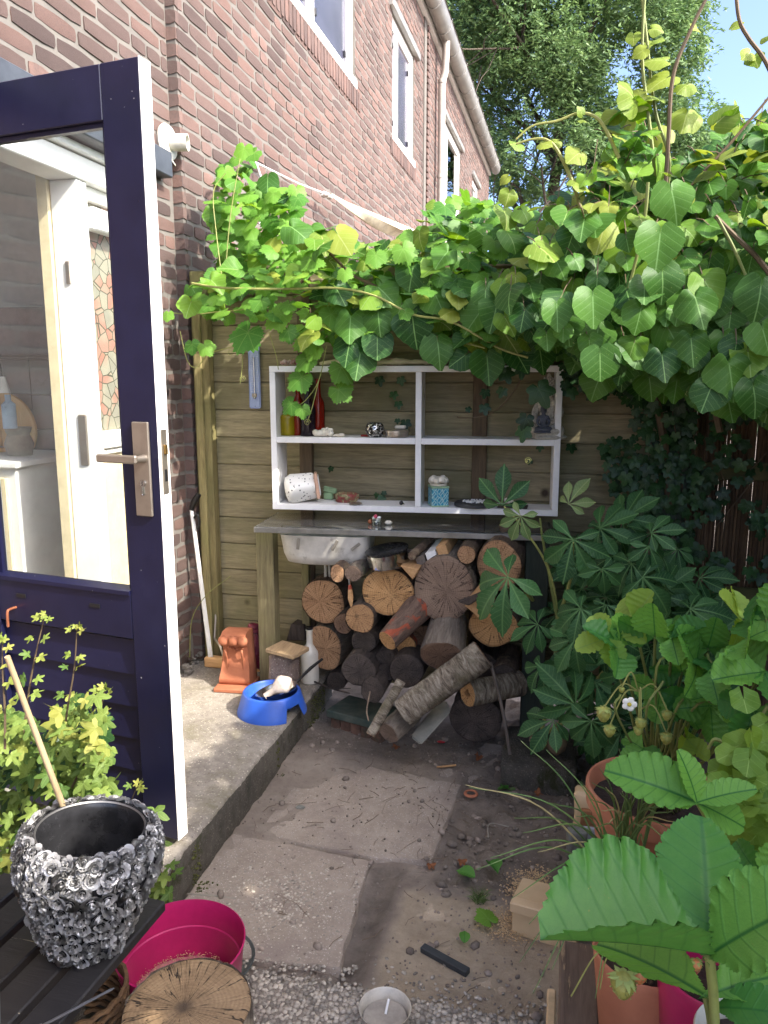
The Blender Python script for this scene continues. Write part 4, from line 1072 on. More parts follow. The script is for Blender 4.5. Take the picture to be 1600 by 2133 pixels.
# tendrils
for u, v in ((640, 880), (505, 790), (480, 735), (1100, 960)):
    c = at(u, v, y=2.92); bm = B(); tube(bm, [c+Vector((math.cos(a)*.014*(1-a/14), 0, math.sin(a)*.014*(1-a/14))) for a in [i*.5 for i in range(22)]], .0012, 4)
    part('tendril', bm, m_stemY, grape.root, smooth=True)
# unseen vine added along the side fence, its height set to shade the yard
sv = Plant(thing('unseen_shade_vine', 'unseen dense vine hedge added on the side fence to shade the yard', 'vine', (1.6, 1.4, -.2)))
for k in range(2300):
    y = R_(-1.3, 3.3); top = 2.36 + .32*noise.noise(Vector((y*1.7, 0, 0))) + .10*noise.noise(Vector((y*6, 3, 0)))
    z = R_(.6, 1)*top if random.random() < .8 else R_(0, top)
    x = 1.52 + R_(-.28, .22)*(1 if z < top-.1 else .6)
    sv.leaf(L_kiwi, (x, y, z), R_(.12, .2), (-.4, R_(-.5, .5), -.8), (-.8, 0, .7), .4)
for k in range(12):
    y = -1.0+k*.37; bm = B(); tube(bm, curve([(1.66, y, -.2), (1.64, y+.06, .8), (1.55, y-.05, 1.7), (1.5, y, 2.4)], 5), .013, 6); part('stem', bm, m_stemB, sv.root, smooth=True)
bm = B()
for me, M in kiwi.items[:900]:
    p = M.translation
    if not seen(p, 0) or p.y > 2.95: continue
    q = p-(M.to_3x3() @ Vector((0, 1, 0))).normalized()*R_(.03, .07)+Vector((R_(-.02, .02), R_(.02, .08), R_(-.01, .03))); tube(bm, [p, (p+q)/2+Vector((0, 0, .006)), q], .0019, 4)
part('leaf_stalks', bm, m_stemB, kiwi.root, smooth=True, kind='stuff')
kiwi.build(300); grape.build(300); ivy.build(300); sv.build(0)

# ---- horse chestnut sapling right of the table
ch = Plant(thing('horse_chestnut_shrub', 'young horse chestnut shrub with large dark palmate leaves right of the glass table', 'shrub', (-.02, 2.72, -.15)))
chl = [(1046, 1052, 84, 90, 1, 2.62), (1085, 1075, 60, 250, 1, 2.55), (1185, 1050, 62, 60, 1, 2.62), (1194, 1124, 100, 260, 0, 2.5), (1356, 1110, 68, 20, 0, 2.5), (1352, 1138, 62, 300, 0, 2.48), (1254, 1185, 62, 285, 0, 2.45),
       (1339, 1202, 105, 320, 0, 2.45), (1058, 1202, 125, 215, 0, 2.4), (1210, 1268, 82, 215, 0, 2.4), (1263, 1260, 62, 250, 0, 2.38), (1438, 1268, 84, 20, 0, 2.45), (1198, 1332, 84, 240, 0, 2.38), (1129, 1387, 76, 230, 0, 2.5),
       (1198, 1468, 100, 120, 0, 2.4), (1232, 1502, 88, 270, 0, 2.36), (1153, 1500, 84, 190, 0, 2.42), (1300, 1400, 84, 260, 0, 2.4), (1290, 1330, 80, 290, 0, 2.45), (1250, 1100, 84, 30, 0, 2.62), (1300, 1080, 84, 40, 0, 2.65), (1400, 1330, 84, 340, 0, 2.45), (1470, 1400, 84, 330, 0, 2.4), (1350, 1460, 80, 300, 0, 2.4), (1240, 1420, 84, 240, 0, 2.5), (1120, 1300, 70, 200, 0, 2.6)]
for u, v, s, a, pale, y in chl:
    p = at(u, v, y=y); tip = Vector((math.cos(rad(a)), -.25, math.sin(rad(a)))) if not pale else Vector((math.cos(rad(a)), -.1, math.sin(rad(a))))
    ch.leaf(L_chestL if pale and random.random() < .7 else L_chest, p, s*mpp(p)*1.02, tip, (0, -.75, .75), .1)
cp = [(1180, 1100), (1300, 1070), (1420, 1140), (1500, 1250), (1480, 1520), (1280, 1560), (1190, 1540), (1170, 1400), (1150, 1290), (1175, 1200)]
for u, v in spread(cp, 62, 24):
    p = at(u, v, y=R_(2.5, 2.85)); a = R_(0, 2*PI)
    ch.leaf(L_chest, p, R_(.09, .13), (math.cos(a), -.3, math.sin(a)*.8-.3), (0, -.7, .8), .25)
for u, v in spread(cp, 60):
    p = at(u, v+15, y=R_(2.75, 3.1)); a = R_(0, 2*PI)
    ch.leaf(L_chest, p, R_(.1, .14), (math.cos(a), -.3, math.sin(a)*.8-.3), (0, -.7, .8), .3)
for pts in ([(1120, 1560, 2.75), (1150, 1420, 2.7), (1160, 1280, 2.68), (1140, 1180, 2.65), (1090, 1100, 2.6), (1050, 1055, 2.62)], [(1160, 1280, 2.68), (1145, 1200, 2.66), (1130, 1120, 2.64), (1125, 1080, 2.63)], [(1130, 1560, 2.75), (1240, 1420, 2.7), (1330, 1300, 2.6), (1345, 1210, 2.5)], [(1160, 1300, 2.7), (1190, 1200, 2.6), (1194, 1130, 2.5)], [(1150, 1420, 2.7), (1190, 1350, 2.5), (1200, 1330, 2.42)], [(1125, 1540, 2.75), (1170, 1500, 2.6), (1200, 1470, 2.45)], [(1110, 1250, 2.68), (1080, 1215, 2.5), (1060, 1203, 2.42)]):
    stem(ch.root, pts, 2.7, .007, .003, m_stemY if random.random() < .5 else m_stemG)
ch.build(300)
# ================================================================== big tree beyond the gardens
tree = thing('willow_tree', 'tall feathery green tree standing behind the fence and the end of the house', 'tree', (-.2, 19.5, -.2))
m_bark = mottled('tree bark', (62, 54, 46), (96, 86, 74), 6, .95, .8, 20, .02)
def twl(name, c1, c2):
    t = NT(name); g = t.new('ShaderNodeNewGeometry'); n = t.noise(t.coords(rnd=False), .55, 4)
    c = t.ramp(t.math('ADD', t.math('MULTIPLY', g.outputs['Random Per Island'], .5), t.math('MULTIPLY', n, .6)), [(.2, c1), (.8, c2)])
    t.done(c, .55); tl = t.new('ShaderNodeBsdfTranslucent'); t.L(t.hsv(c, h=.49, v=1.5), tl.inputs[0]); mx = t.new('ShaderNodeMixShader'); mx.inputs[0].default_value = .35
    t.L(t.b.outputs[0], mx.inputs[1]); t.L(tl.outputs[0], mx.inputs[2]); t.L(mx.outputs[0], t.out.inputs[0]); return t.m
m_tleaf = twl('willow foliage', (66, 98, 56), (118, 146, 88))
rng = np.random.default_rng(11); TB = Vector((-.35, 19.6, -.2))
bm = B(); tips = []
def limb(p, d, r, l, lev):
    pts = [p]; q = p.copy(); dd = d.copy()
    for i in range(5):
        dd = (dd + Vector((R_(-.18, .18), R_(-.18, .18), R_(-.05, .14)))).normalized(); q = q + dd*l/5; pts.append(q.copy())
        if lev >= 1: tips.append(q.copy())
    tube(bm, pts, [r*(1-.55*i/5) for i in range(6)], 7 if lev < 2 else 5, cap=False)
    if lev < 3:
        for k in range(4 if lev else 5):
            i = random.choice((2, 3, 4, 5)); a = R_(0, 2*PI); t_ = dd.orthogonal().normalized(); t2 = dd.cross(t_)
            nd = (dd*R_(.5, .9) + t_*math.cos(a)*.8 + t2*math.sin(a)*.8 + Vector((0, 0, .1))).normalized()
            limb(pts[i], nd, r*(1-.55*i/5)*.62, l*R_(.6, .8), lev+1)
limb(TB, Vector((.02, 0, 1)), .34, 3.4, 0)
limb(TB+Vector((.05, 0, 2.2)), Vector((-.5, -.2, .8)).normalized(), .2, 3.4, 1)
limb(TB+Vector((.1, 0, 2.4)), Vector((.45, .1, .9)).normalized(), .2, 3.2, 1)
limb(TB+Vector((0, 0, 2.8)), Vector((-.15, .1, 1)).normalized(), .22, 4.5, 0)
part('trunk', bm, m_bark, tree, smooth='all')
# crown: drooping twigs of narrow leaves round many sub crowns, thinned by noise so sky shows through
subs = []
def crownat(u, v, y, r): p = at(u, v, y=y); subs.append((np.array(p), r))
for u, v, r in ((960, -60, 2.2), (1100, -90, 2.4), (1250, -60, 2.3), (1370, -10, 1.2), (1390, 90, .95), (1040, 60, 1.6), (1160, 60, 1.8), (1290, 90, 1.7), (960, 40, 1.2), (1350, 200, 1.1), (1060, 170, 1.3), (1180, 190, 1.6), (1270, 230, 1.4), (1120, 290, 1.3), (1210, 330, 1.2), (1300, 320, 1.0), (1070, 350, .9), (1390, 270, .8), (1440, 250, .85), (1490, 285, .6), (1420, 330, .9), (1500, 340, .8), (1150, 390, .8), (1020, 250, .8), (1180, -250, 3), (1000, -260, 2.5)):
    crownat(u, v, 19+rng.uniform(-1, 1), r)
tw = []
for c, r in subs:
    n = int(150*r*r*2.3)
    d = rng.normal(size=(n, 3)); d /= np.linalg.norm(d, axis=1)[:, None]
    p = c + d*r*(rng.uniform(.35, 1, (n, 1))**.5)*np.array([1, 1, .85])
    for q in p:
        if noise.noise(Vector(q*.62)) + .5*noise.noise(Vector(q*1.7)) > -.27: tw.append(q)
tw = np.array(tw); LN = 12; n = len(tw)
ph = rng.uniform(0, 2*PI, n); drp = np.stack([np.cos(ph)*.5, np.sin(ph)*.5, rng.uniform(-1, .35, n)], 1)
V = np.empty((n, LN, 4, 3))
for k in range(LN):
    base = tw + drp*(k*.045) + rng.normal(0, .03, (n, 3))
    a = rng.uniform(0, 2*PI, n); dv = np.stack([np.cos(a), np.sin(a), rng.uniform(-1.1, .3, n)], 1); dv /= np.linalg.norm(dv, axis=1)[:, None]
    sd = np.cross(dv, rng.normal(size=(n, 3))); sd /= np.linalg.norm(sd, axis=1)[:, None]
    L = rng.uniform(.085, .15, (n, 1)); w = L*.16
    V[:, k, 0] = base; V[:, k, 1] = base+dv*L*.45+sd*w; V[:, k, 2] = base+dv*L; V[:, k, 3] = base+dv*L*.45-sd*w
V = V.reshape(-1, 3); nf = len(V)//4
me = bpy.data.meshes.new('foliage'); me.vertices.add(len(V)); me.vertices.foreach_set('co', V.ravel()); me.loops.add(len(V)); me.loops.foreach_set('vertex_index', np.arange(len(V)))
me.polygons.add(nf); me.polygons.foreach_set('loop_start', np.arange(nf)*4); me.polygons.foreach_set('loop_total', np.full(nf, 4)); me.update(calc_edges=True); me.materials.append(m_tleaf)
part('foliage', me, None, tree, kind='stuff')
print('tree leaves', nf)
# low far hedge line closing the neighbouring gardens
hg = B()
hedge = thing('garden_hedge', 'far low hedge behind the neighbouring gardens seen under the tree', 'hedge', (1.5, 24, -.2))
its = []
for k in range(2600): its.append((random.randrange(5), frame((R_(-1.5, 7), R_(22, 24), R_(-.2, 2.1+.4*math.sin(k))), (R_(-1, 1), -.3, R_(-1, .5)), (0, -1, .6), R_(.16, .3))))
joined('leaves', its, L_ivy, mk_ivy, hedge)

# ================================================================== left: garden maple, bench, rose pot
maple = Plant(thing('maple_shrub', 'small leaved maple shrub with yellow tips growing in front of the open door', 'shrub', (-1.0, 1.6, -.15)))
def sprig(pl, pts, y, yl, s0, s1, n):
    P = curve([at(u, v, y=y) for u, v in pts], 5)
    bm = B(); tube(bm, P, [.003+(.0012-.003)*i/(len(P)-1) for i in range(len(P))], 5); part('stem', bm, m_stemB, pl.root, smooth=True)
    for k in range(n):
        t = k/(n-1); q = P[min(len(P)-1, int(t*(len(P)-1)))]
        for sg in (-1, 1):
            s = s0+(s1-s0)*t; tip = Vector((sg*R_(.5, 1), -.3, R_(-.4, .3))); a = q+tip.normalized()*s*.55
            pl.leaf(L_mapleY if random.random() < yl*(.4+.8*t) else L_maple, a, s*R_(.85, 1.15), tip, (0, -.6, 1), .25)
    for k in range(4): pl.leaf(L_mapleY, P[-1]+Vector((R_(-.01, .01), 0, R_(0, .012))), s1*.8, (R_(-1, 1), -.4, R_(-.3, .8)), (0, -.7, .8), .3)
sprig(maple, [(45, 1560), (60, 1440), (75, 1360), (92, 1288)], 1.42, .7, .042, .026, 7)
sprig(maple, [(130, 1560), (140, 1480), (155, 1390), (160, 1312)], 1.45, .6, .045, .026, 7)
sprig(maple, [(150, 1640), (190, 1560), (205, 1500), (218, 1440)], 1.45, .8, .045, .03, 7)
sprig(maple, [(10, 1560), (10, 1480), (5, 1400), (5, 1340)], 1.3, .8, .045, .03, 6)
sprig(maple, [(190, 1760), (215, 1680), (205, 1600), (180, 1540)], 1.4, .4, .05, .035, 7)
sprig(maple, [(230, 1760), (260, 1700), (285, 1640)], 1.42, .4, .045, .028, 5)
mp = [(-60, 1470), (50, 1480), (100, 1540), (140, 1440), (215, 1450), (235, 1600), (240, 1680), (300, 1700), (330, 1760), (200, 1800), (60, 1900), (-60, 1950)]
for u, v in spread(mp, 310, 9):
    y = R_(1.34, 1.58); p = at(u, v, y=y)
    maple.leaf(L_mapleY if random.random() < (.3 if v < 1560 or u < 40 else .12) else L_maple, p, R_(.045, .074), (R_(-.8, .8), -.5, R_(-.8, .2)), (R_(-.2, .3), -.8, .9), .35)
for u, v in spread(mp, 260):
    maple.leaf(L_maple if random.random() < .6 else L_ivy, at(u+R_(-10, 10), v+10, y=R_(1.45, 1.68)), R_(.045, .07), (R_(-.8, .8), -.5, R_(-.8, .2)), (0, -.8, .9), .4)
maple.leaf(L_maple, at(322, 1690, y=1.52), .075, (.2, -.3, -.5), (0, -.6, .9), .1)
maple.build(300)
seed2 = Plant(thing('maple_seedling', 'small maple seedling at the foot of the step beside the pink tub', 'plant', (-1.0, 1.62, -.17)))
for u, v, s in ((330, 1790, 40), (355, 1800, 36), (345, 1825, 44), (365, 1818, 34), (335, 1848, 44), (352, 1860, 46), (322, 1860, 38), (340, 1870, 36), (325, 1815, 34)):
    p = at(u, v, y=1.62); seed2.leaf(L_maple, p, s*mpp(p)*1.1, (R_(-.8, .8), -.5, R_(-.6, .3)), (0, -.6, 1), .3)
for a in ((330, 1790), (360, 1810), (345, 1825)):
    bm = B(); tube(bm, curve([(-1.0, 1.66, -.17), at(345, 1870, y=1.64), at(*a, y=1.63)], 4), .0018, 5); part('stem', bm, m_stemB, seed2.root, smooth=True)
seed2.build(300)

m_slat = wood('black flaking bench paint', (24, 23, 24), (40, 38, 38), 'x', 1, .55, .5, vary=.1, peel=((170, 158, 132), .64))
bench = thing('garden_bench', 'weathered black slatted garden bench at the lower left, paint flaking', 'bench', (-.95, .85, -.2))
# seat end corner near (340,1880); slats run away from it towards the lower left
zb = .335
c0, cA = at(338, 1884, z=zb), at(118, 2140, z=zb)            # the outer long edge
dl = (cA-c0).normalized(); dn = Vector((-dl.y, dl.x, 0)); dn = dn if dn.x < 0 else -dn
SW = .062
for k in range(6):
    M = Matrix((dl, dn, Vector((0, 0, 1)))).transposed().to_4x4(); M.translation = c0 + dn*(k*(SW+.014)) + Vector((0, 0, 0))
    bm = B(); off = -.012 if k == 0 else R_(.0, .012)
    vbox(bm, off, 1.25, 0, SW, -.022, 0, .003, M=M); part('slat', bm, m_slat, bench)
M = Matrix((dl, dn, Vector((0, 0, 1)))).transposed().to_4x4(); M.translation = c0
bm = B(); vbox(bm, .32, .37, .004, .46, -.07, -.0225, .003, M=M); part('cross_bar', bm, m_slat, bench)
for a in (.30, 1.05):
    for b in (.02, .40):
        bm = B(); vbox(bm, a, a+.05, b, b+.045, -zb-.24, -.0705, .003, M=M); part('leg', bm, m_slat, bench)
m_greypaint = plain('grey plastic post', (74, 78, 84), .5)
bm = B(); tube(bm, [at(-40, 1800, y=.95), at(-32, 2160, y=.82)], .022, 12)
single('grey_post', bm, m_greypaint, 'dark grey post cut by the left edge of the picture beside the rose pot', 'post', smooth=True)

# rose pot
RC = at(160, 1738, z=.545); RC = Vector((RC.x, RC.y, zb+.002))
t = NT('antique silver'); v = t.coords(); n = t.noise(v, 40, 4); g = t.noise(v, 150, 3)
m_silver = t.done(t.ramp(n, [(.3, (186, 184, 182)), (.7, (240, 239, 237))]), .36, t.bump(g, .2, .001), .4)
m_potblk = plain('black glazed inside', (46, 46, 48), .25, dirt=.3, ds=8)
m_knife_ = plain('dull pewter', (120, 118, 116), .45, metal=.6)
rp = thing('rose_pot', 'black and silver flower pot covered with relief roses standing on the bench', 'flower pot', RC)
H, RT, RM, RB = .212, .090, .119, .060
prof = [(RB, 0), (RB+.016, .03), (RM-.020, .10), (RM-.002, .155), (RM-.002, .185), (RT+.018, H-.002), (RT+.004, H+.004), (RT, H-.004), (RT-.003, H-.02), (RM-.02, .13), (RM-.035, .06), (RB-.01, .012), (0, .012)]
TILT = Matrix.Translation(RC) @ Matrix.Rotation(rad(5), 4, 'Y') @ Matrix.Rotation(rad(-4), 4, 'X')
bm = B(); lathe(bm, prof, 48, TILT); part('pot_body', bm, m_potblk, rp, smooth=60)
bm = B(); lathe(bm, [(RT+.003, H+.003), (RT+.001, H+.0045), (RT-.001, H+.002)], 48, TILT); part('rim', bm, m_knife_, rp, smooth=60)
def rose(seed):
    bm = B(); rr = random.Random(seed)
    for ring, (r, z, np_, lean, wdt) in enumerate(((.16, .62, 3, .0, .34), (.42, .56, 3, .2, .44), (.72, .40, 5, .5, .52), (1.02, .22, 5, .9, .6))):
        for k in range(np_):
            a = 2*PI*k/np_ + ring*.7 + rr.uniform(-.15, .15); row = []
            for j in range(3):
                q = []
                for i in range(5):
                    f = (i-2)/2; aa = a+f*PI/np_*1.25; edge = (1-abs(f)**2*.35)
                    rad_ = r*.55 + j/2*(r*.45+.1*lean)*edge
                    q.append(bm.verts.new((rad_*math.cos(aa), rad_*math.sin(aa), z*(.35+.75*j/2*edge) + (.10 if j == 2 else 0)*(1-lean*.6) - (.08*lean if j == 2 else 0))))
                row.append(q)
            for j in range(2):
                for i in range(4): bm.faces.new((row[j][i], row[j][i+1], row[j+1][i+1], row[j+1][i]))
    bmesh.ops.solidify(bm, geom=bm.faces[:], thickness=.07)
    return mesh_of('rose', bm, m_silver, smooth='all')
roses = [rose(i) for i in range(4)]
def prof_at(z):
    for (a, za), (b, zb_) in zip(prof[:6], prof[1:7]):
        if za <= z <= zb_: return a+(b-a)*(z-za)/(zb_-za), math.atan2(a-b, zb_-za)
    return RT, 0
rows_ = [.013, .033, .053, .073, .093, .113, .133, .153, .172, .190, .204]
for i, z in enumerate(rows_):
    r, sl_ = prof_at(z); n = int(2*PI*r/.0245)
    for k in range(n):
        a = 2*PI*(k+.5*(i % 2))/n+R_(-.05, .05); s = R_(.0138, .0165)
        N = Vector((math.cos(a)*math.cos(sl_), math.sin(a)*math.cos(sl_), math.sin(sl_)))
        part('rose', random.choice(roses), None, rp, M=TILT @ frame((math.cos(a)*(r-.001), math.sin(a)*(r-.001), z+R_(-.003, .003)), (-math.sin(a)+R_(-1, 1), math.cos(a), R_(-1, 1)), N, s))
for k in range(28):
    a = 2*PI*k/28+R_(-.06, .06); part('rose', random.choice(roses), None, rp, M=TILT @ frame((math.cos(a)*(RT+.0135), math.sin(a)*(RT+.0135), H-.001), (-math.sin(a)+R_(-1, 1), math.cos(a), R_(-1, 1)), (math.cos(a)*.6, math.sin(a)*.6, .8), R_(.013, .0155)))
m_cane = wood('bamboo cane', (150, 128, 96), (184, 162, 126), 'z', 1, .6, .2, vary=0)
bm = B(); p0 = at(168, 1778, z=zb+.10); p1 = at(15, 1368, y=RC.y-.03)
P_ = [p0.lerp(p1, i/8) for i in range(9)]; tube(bm, P_, [.006, .0058, .0058, .0056, .0054, .0052, .005, .005, .0048], 10)
cane = single('wooden_stick', bm, m_cane, 'long thin bare stick leaning out of the rose pot', 'stick', smooth=True)
# glass jar behind the pot
m_jar = glassmat('jar glass', (.86, .92, .88, 1), boost=1.6)
JC = at(102, 1700, z=.42)
bm = B(); JM = Matrix.Translation((JC.x, JC.y, .32)); lathe(bm, [(0, 0), (.036, 0), (.038, .01), (.038, .075), (.030, .085), (.030, .10), (.028, .10), (.028, .086), (.035, .073), (.035, .012), (0, .012)], 28, JM)
single('glass_jar', bm, m_jar, 'empty glass jar half hidden behind the rim of the rose pot', 'jar', smooth=40)
bm = B(); lathe(bm, [(0, 0), (.045, 0), (.05, .006), (.05, .30), (.0, .30)], 20, Matrix.Translation((JC.x, JC.y, .0195)))
single('plant_stand', bm, m_greypaint, 'dark round stand under the glass jar among the maple leaves', 'stand', smooth=40)
# white dish behind the pot
bm = B(); q = at(300, 1850, z=zb+.01); vbox(bm, 0, .10, 0, .05, 0, .012, .004, M=frame((q.x-.03, q.y-.01, zb+.001), dn, (0, 0, 1)))
single('flaked_board', bm, wood('flaked pale board', (150, 134, 110), (196, 180, 150), 'x', 1, .8, .5, peel=((60, 56, 50), .6)), 'small pale board with worn corner lying under the right side of the rose pot', 'board')

# knife on the bench
m_knife = plain('grey worn steel', (140, 142, 146), .35, metal=.7)
bm = B(); a, b = at(238, 2058, z=zb+.03), at(105, 2128, z=zb+.016); d = (b-a)
tube(bm, [a+d*t for t in (0, .06, .5, .85, 1.0, 1.12)], [.002, .0055, .0062, .0064, .0058, .0062], 10, squash=.35)
tube(bm, [a+d*t for t in (1.12, 1.3, 1.9)], [.0062, .0095, .011], 10, squash=.6)
single('garden_knife', bm, m_knife, 'grey metal knife lying across the bench slats by the stump', 'knife', smooth=True)
# pink tub
m_pink = plain('magenta plastic', (182, 34, 96), .32, dirt=.10, ds=5)
tc = at(376, 1960, z=.03); TR = .150; tub = thing('pink_tub', 'magenta plastic tub holding some sawdust on the ground beside the bench', 'tub', (tc.x, tc.y, -.15))
bm = B(); lathe(bm, [(0, -.16), (TR-.022, -.16), (TR-.02, -.155), (TR-.004, .0), (TR, .012), (TR-.003, .014), (TR-.007, .0), (TR-.012, -.052), (TR-.0155, -.054), (TR-.026, -.148), (0, -.148)], 56, Matrix.Translation((tc.x, tc.y, .015))); part('tub_body', bm, m_pink, tub, smooth=50)
m_saw = mottled('sawdust', (176, 144, 104), (214, 186, 144), 90, .95, .8, 160, vary=.2)
bm = B(); lathe(bm, [(TR-.026, -.128), (TR-.04, -.122), (TR-.08, -.124), (0, -.13)], 56, Matrix.Translation((tc.x, tc.y, .015)), jit=.003)
part('dust_layer', bm, mottled('pink dust', (150, 60, 92), (196, 130, 130), 16, .9, .3, 120, vary=0), tub, smooth=50)
pp = []
for k in range(900):
    a = R_(0, 2*PI); r = TR-.028-abs(random.gauss(0, .012)); pp.append((tc.x+r*math.cos(a), tc.y+r*math.sin(a), .015-.124+abs(random.gauss(0, .006)), R_(.0008, .002)))
pebble_mesh(pp, 'sawdust', m_saw, tub, .6)
bm = B(); q = at(468, 2010, z=-.15); lathe(bm, [(0, 0), (.10, 0), (.115, .014), (.112, .016), (.097, .006), (0, .006)], 36, Matrix.Translation((q.x-.05, q.y+.02, -.171)))
single('plant_saucer', bm, plain('dark grey saucer', (76, 80, 78), .35), 'dark grey plant saucer under the right side of the pink tub', 'saucer', smooth=40)
# wicker basket under the bench
bk = thing('wicker_basket', 'brown wicker basket in the shade under the bench', 'basket', at(160, 2110, z=.0))
m_wick = wood('wicker', (64, 46, 30), (110, 82, 52), 'x', 2, .8, .3)
bc = at(165, 2115, z=-.02)
for k in range(9):
    bm = B(); n = 36; pts = [Vector((bc.x+.10*math.cos(2*PI*i/n), bc.y+.10*math.sin(2*PI*i/n), -.10+k*.018+.003*(1 if (i+k) % 2 else -1))) for i in range(n+1)]
    tube(bm, pts, .006, 5, cap=False); part('wicker_ring', bm, m_wick, bk, smooth=True)

# ================================================================== logs
def woodend(name, c1, c2, crack, ringc, rings=34, cr=.09, rough_saw=.5, rot=None):
    t = NT(name); v = t.coords(rnd=False); oi = t.new('ShaderNodeObjectInfo')
    sp = t.new('ShaderNodeSeparateXYZ'); t.L(v, sp.inputs[0]); x, y = t.math('ADD', sp.outputs[0], t.math('MULTIPLY_ADD', oi.outputs['Random'], .03, -.015)), t.math('ADD', sp.outputs[1], t.math('MULTIPLY_ADD', t.math('FRACT', t.math('MULTIPLY', oi.outputs['Random'], 7.3)), .026, -.013))
    r = t.math('POWER', t.math('ADD', t.math('MULTIPLY', x, x), t.math('MULTIPLY', y, y)), .5)
    nz = t.noise(v, 9, 4); rr = t.math('MULTIPLY_ADD', nz, .022, r)
    ring = t.math('SINE', t.math('MULTIPLY', rr, rings*22.0)); ring = t.math('MULTIPLY_ADD', ring, .5, .5)
    an = t.math('ARCTAN2', y, x); cb = t.new('ShaderNodeCombineXYZ')
    t.L(t.math('MULTIPLY', t.math('SINE', an), 2.3), cb.inputs[0]); t.L(t.math('MULTIPLY', t.math('COSINE', an), 2.3), cb.inputs[1])
    t.L(t.math('ADD', t.math('MULTIPLY', r, 2.6), t.math('MULTIPLY', oi.outputs['Random'], 50)), cb.inputs[2])
    cn = t.noise(cb.outputs[0], 2.6, 3, .5)
    ck = t.math('ABSOLUTE', t.math('SUBTRACT', cn, .5)); ckm = t.ramp(ck, [(.003, (1, 1, 1, 1)), (.012, (0, 0, 0, 1))])
    pres = t.noise(cb.outputs[0], 1.1, 2); ckm = t.math('MULTIPLY', ckm, t.math('GREATER_THAN', pres, .5-cr*2))
    fine = t.noise(cb.outputs[0], 11, 3, .6)
    n2 = t.noise(t.coords(), 12, 5, .7)
    c = t.ramp(t.math('ADD', t.math('MULTIPLY', n2, .7), t.math('MULTIPLY', fine, .24)), [(.35, c1), (.72, c2)])
    c = t.mix(t.math('MULTIPLY', ring, .28), c, ringc)
    if rot: c = t.mix(t.ramp(t.math('ADD', r, t.math('MULTIPLY', nz, .05)), [(rot[1], (1, 1, 1, 1)), (rot[1]+.012, (0, 0, 0, 1))]), c, rot[0])
    c = t.mix(ckm, c, crack)
    c = t.hsv(c, v=t.math('MULTIPLY_ADD', oi.outputs['Random'], .2, .9))
    h = t.math('ADD', t.math('MULTIPLY', ckm, -2.5), t.math('ADD', t.math('MULTIPLY', fine, rough_saw), t.math('MULTIPLY', ring, .15)))
    return t.done(c, .85, t.bump(h, .8, .004))
E_gold = woodend('fresh cut wood', (188, 140, 88), (222, 178, 122), (60, 40, 26), (150, 98, 52))
E_tan = woodend('tan cut wood', (176, 134, 96), (212, 170, 126), (70, 48, 34), (128, 88, 58))
E_grey = woodend('grey weathered cut wood', (126, 104, 86), (160, 136, 114), (62, 50, 42), (104, 84, 70))
E_brown = woodend('brown cut wood', (104, 80, 62), (140, 110, 86), (50, 38, 30), (84, 62, 48))
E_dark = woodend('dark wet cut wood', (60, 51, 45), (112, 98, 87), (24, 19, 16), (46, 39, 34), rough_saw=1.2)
E_rot = woodend('rotten hearted cut wood', (150, 112, 74), (186, 146, 102), (40, 30, 24), (120, 84, 54), rot=((44, 34, 26), .022))
def barkmat(name, c1, c2, c3=None, lo=.55, bump=.9, stretch=(9, 9, 2.2), sc=7):
    t = NT(name); v = t.coords(scale=stretch); n = t.noise(v, sc, 8, .72, .6)
    c = t.ramp(n, [(.34, c1), (.66, c2)])
    if c3: c = t.mix(t.ramp(t.noise(t.coords(), 11, 7, .7, .8), [(lo, (0, 0, 0, 1)), (lo+.06, (1, 1, 1, 1))]), c, c3)
    return t.done(c, .92, t.bump(n, bump, .012))
K_brown = barkmat('brown bark', (66, 52, 42), (118, 98, 80), (134, 116, 92))
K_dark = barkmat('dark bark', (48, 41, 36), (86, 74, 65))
K_red = barkmat('flaking reddish bark', (70, 54, 46), (122, 100, 84), (156, 76, 50), .54)
K_grey = barkmat('grey bark', (92, 82, 72), (140, 128, 112), (110, 112, 84), .6)
t = NT('birch bark'); v = t.coords(scale=(4, 4, 15)); n = t.noise(v, 3.2, 9, .8, .9); n2 = t.noise(t.coords(), 9, 6, .7)
c = t.ramp(n, [(.36, (42, 34, 28)), (.47, (108, 96, 80)), (.62, (160, 150, 132)), (.8, (184, 176, 160))])
c = t.mix(t.ramp(n2, [(.5, (0, 0, 0, 1)), (.66, (.8, .8, .8, 1))]), c, (84, 78, 56))
K_birch = t.done(c, .85, t.bump(n, .8, .006))
LOGG = 'firewood logs stacked under the glass table'
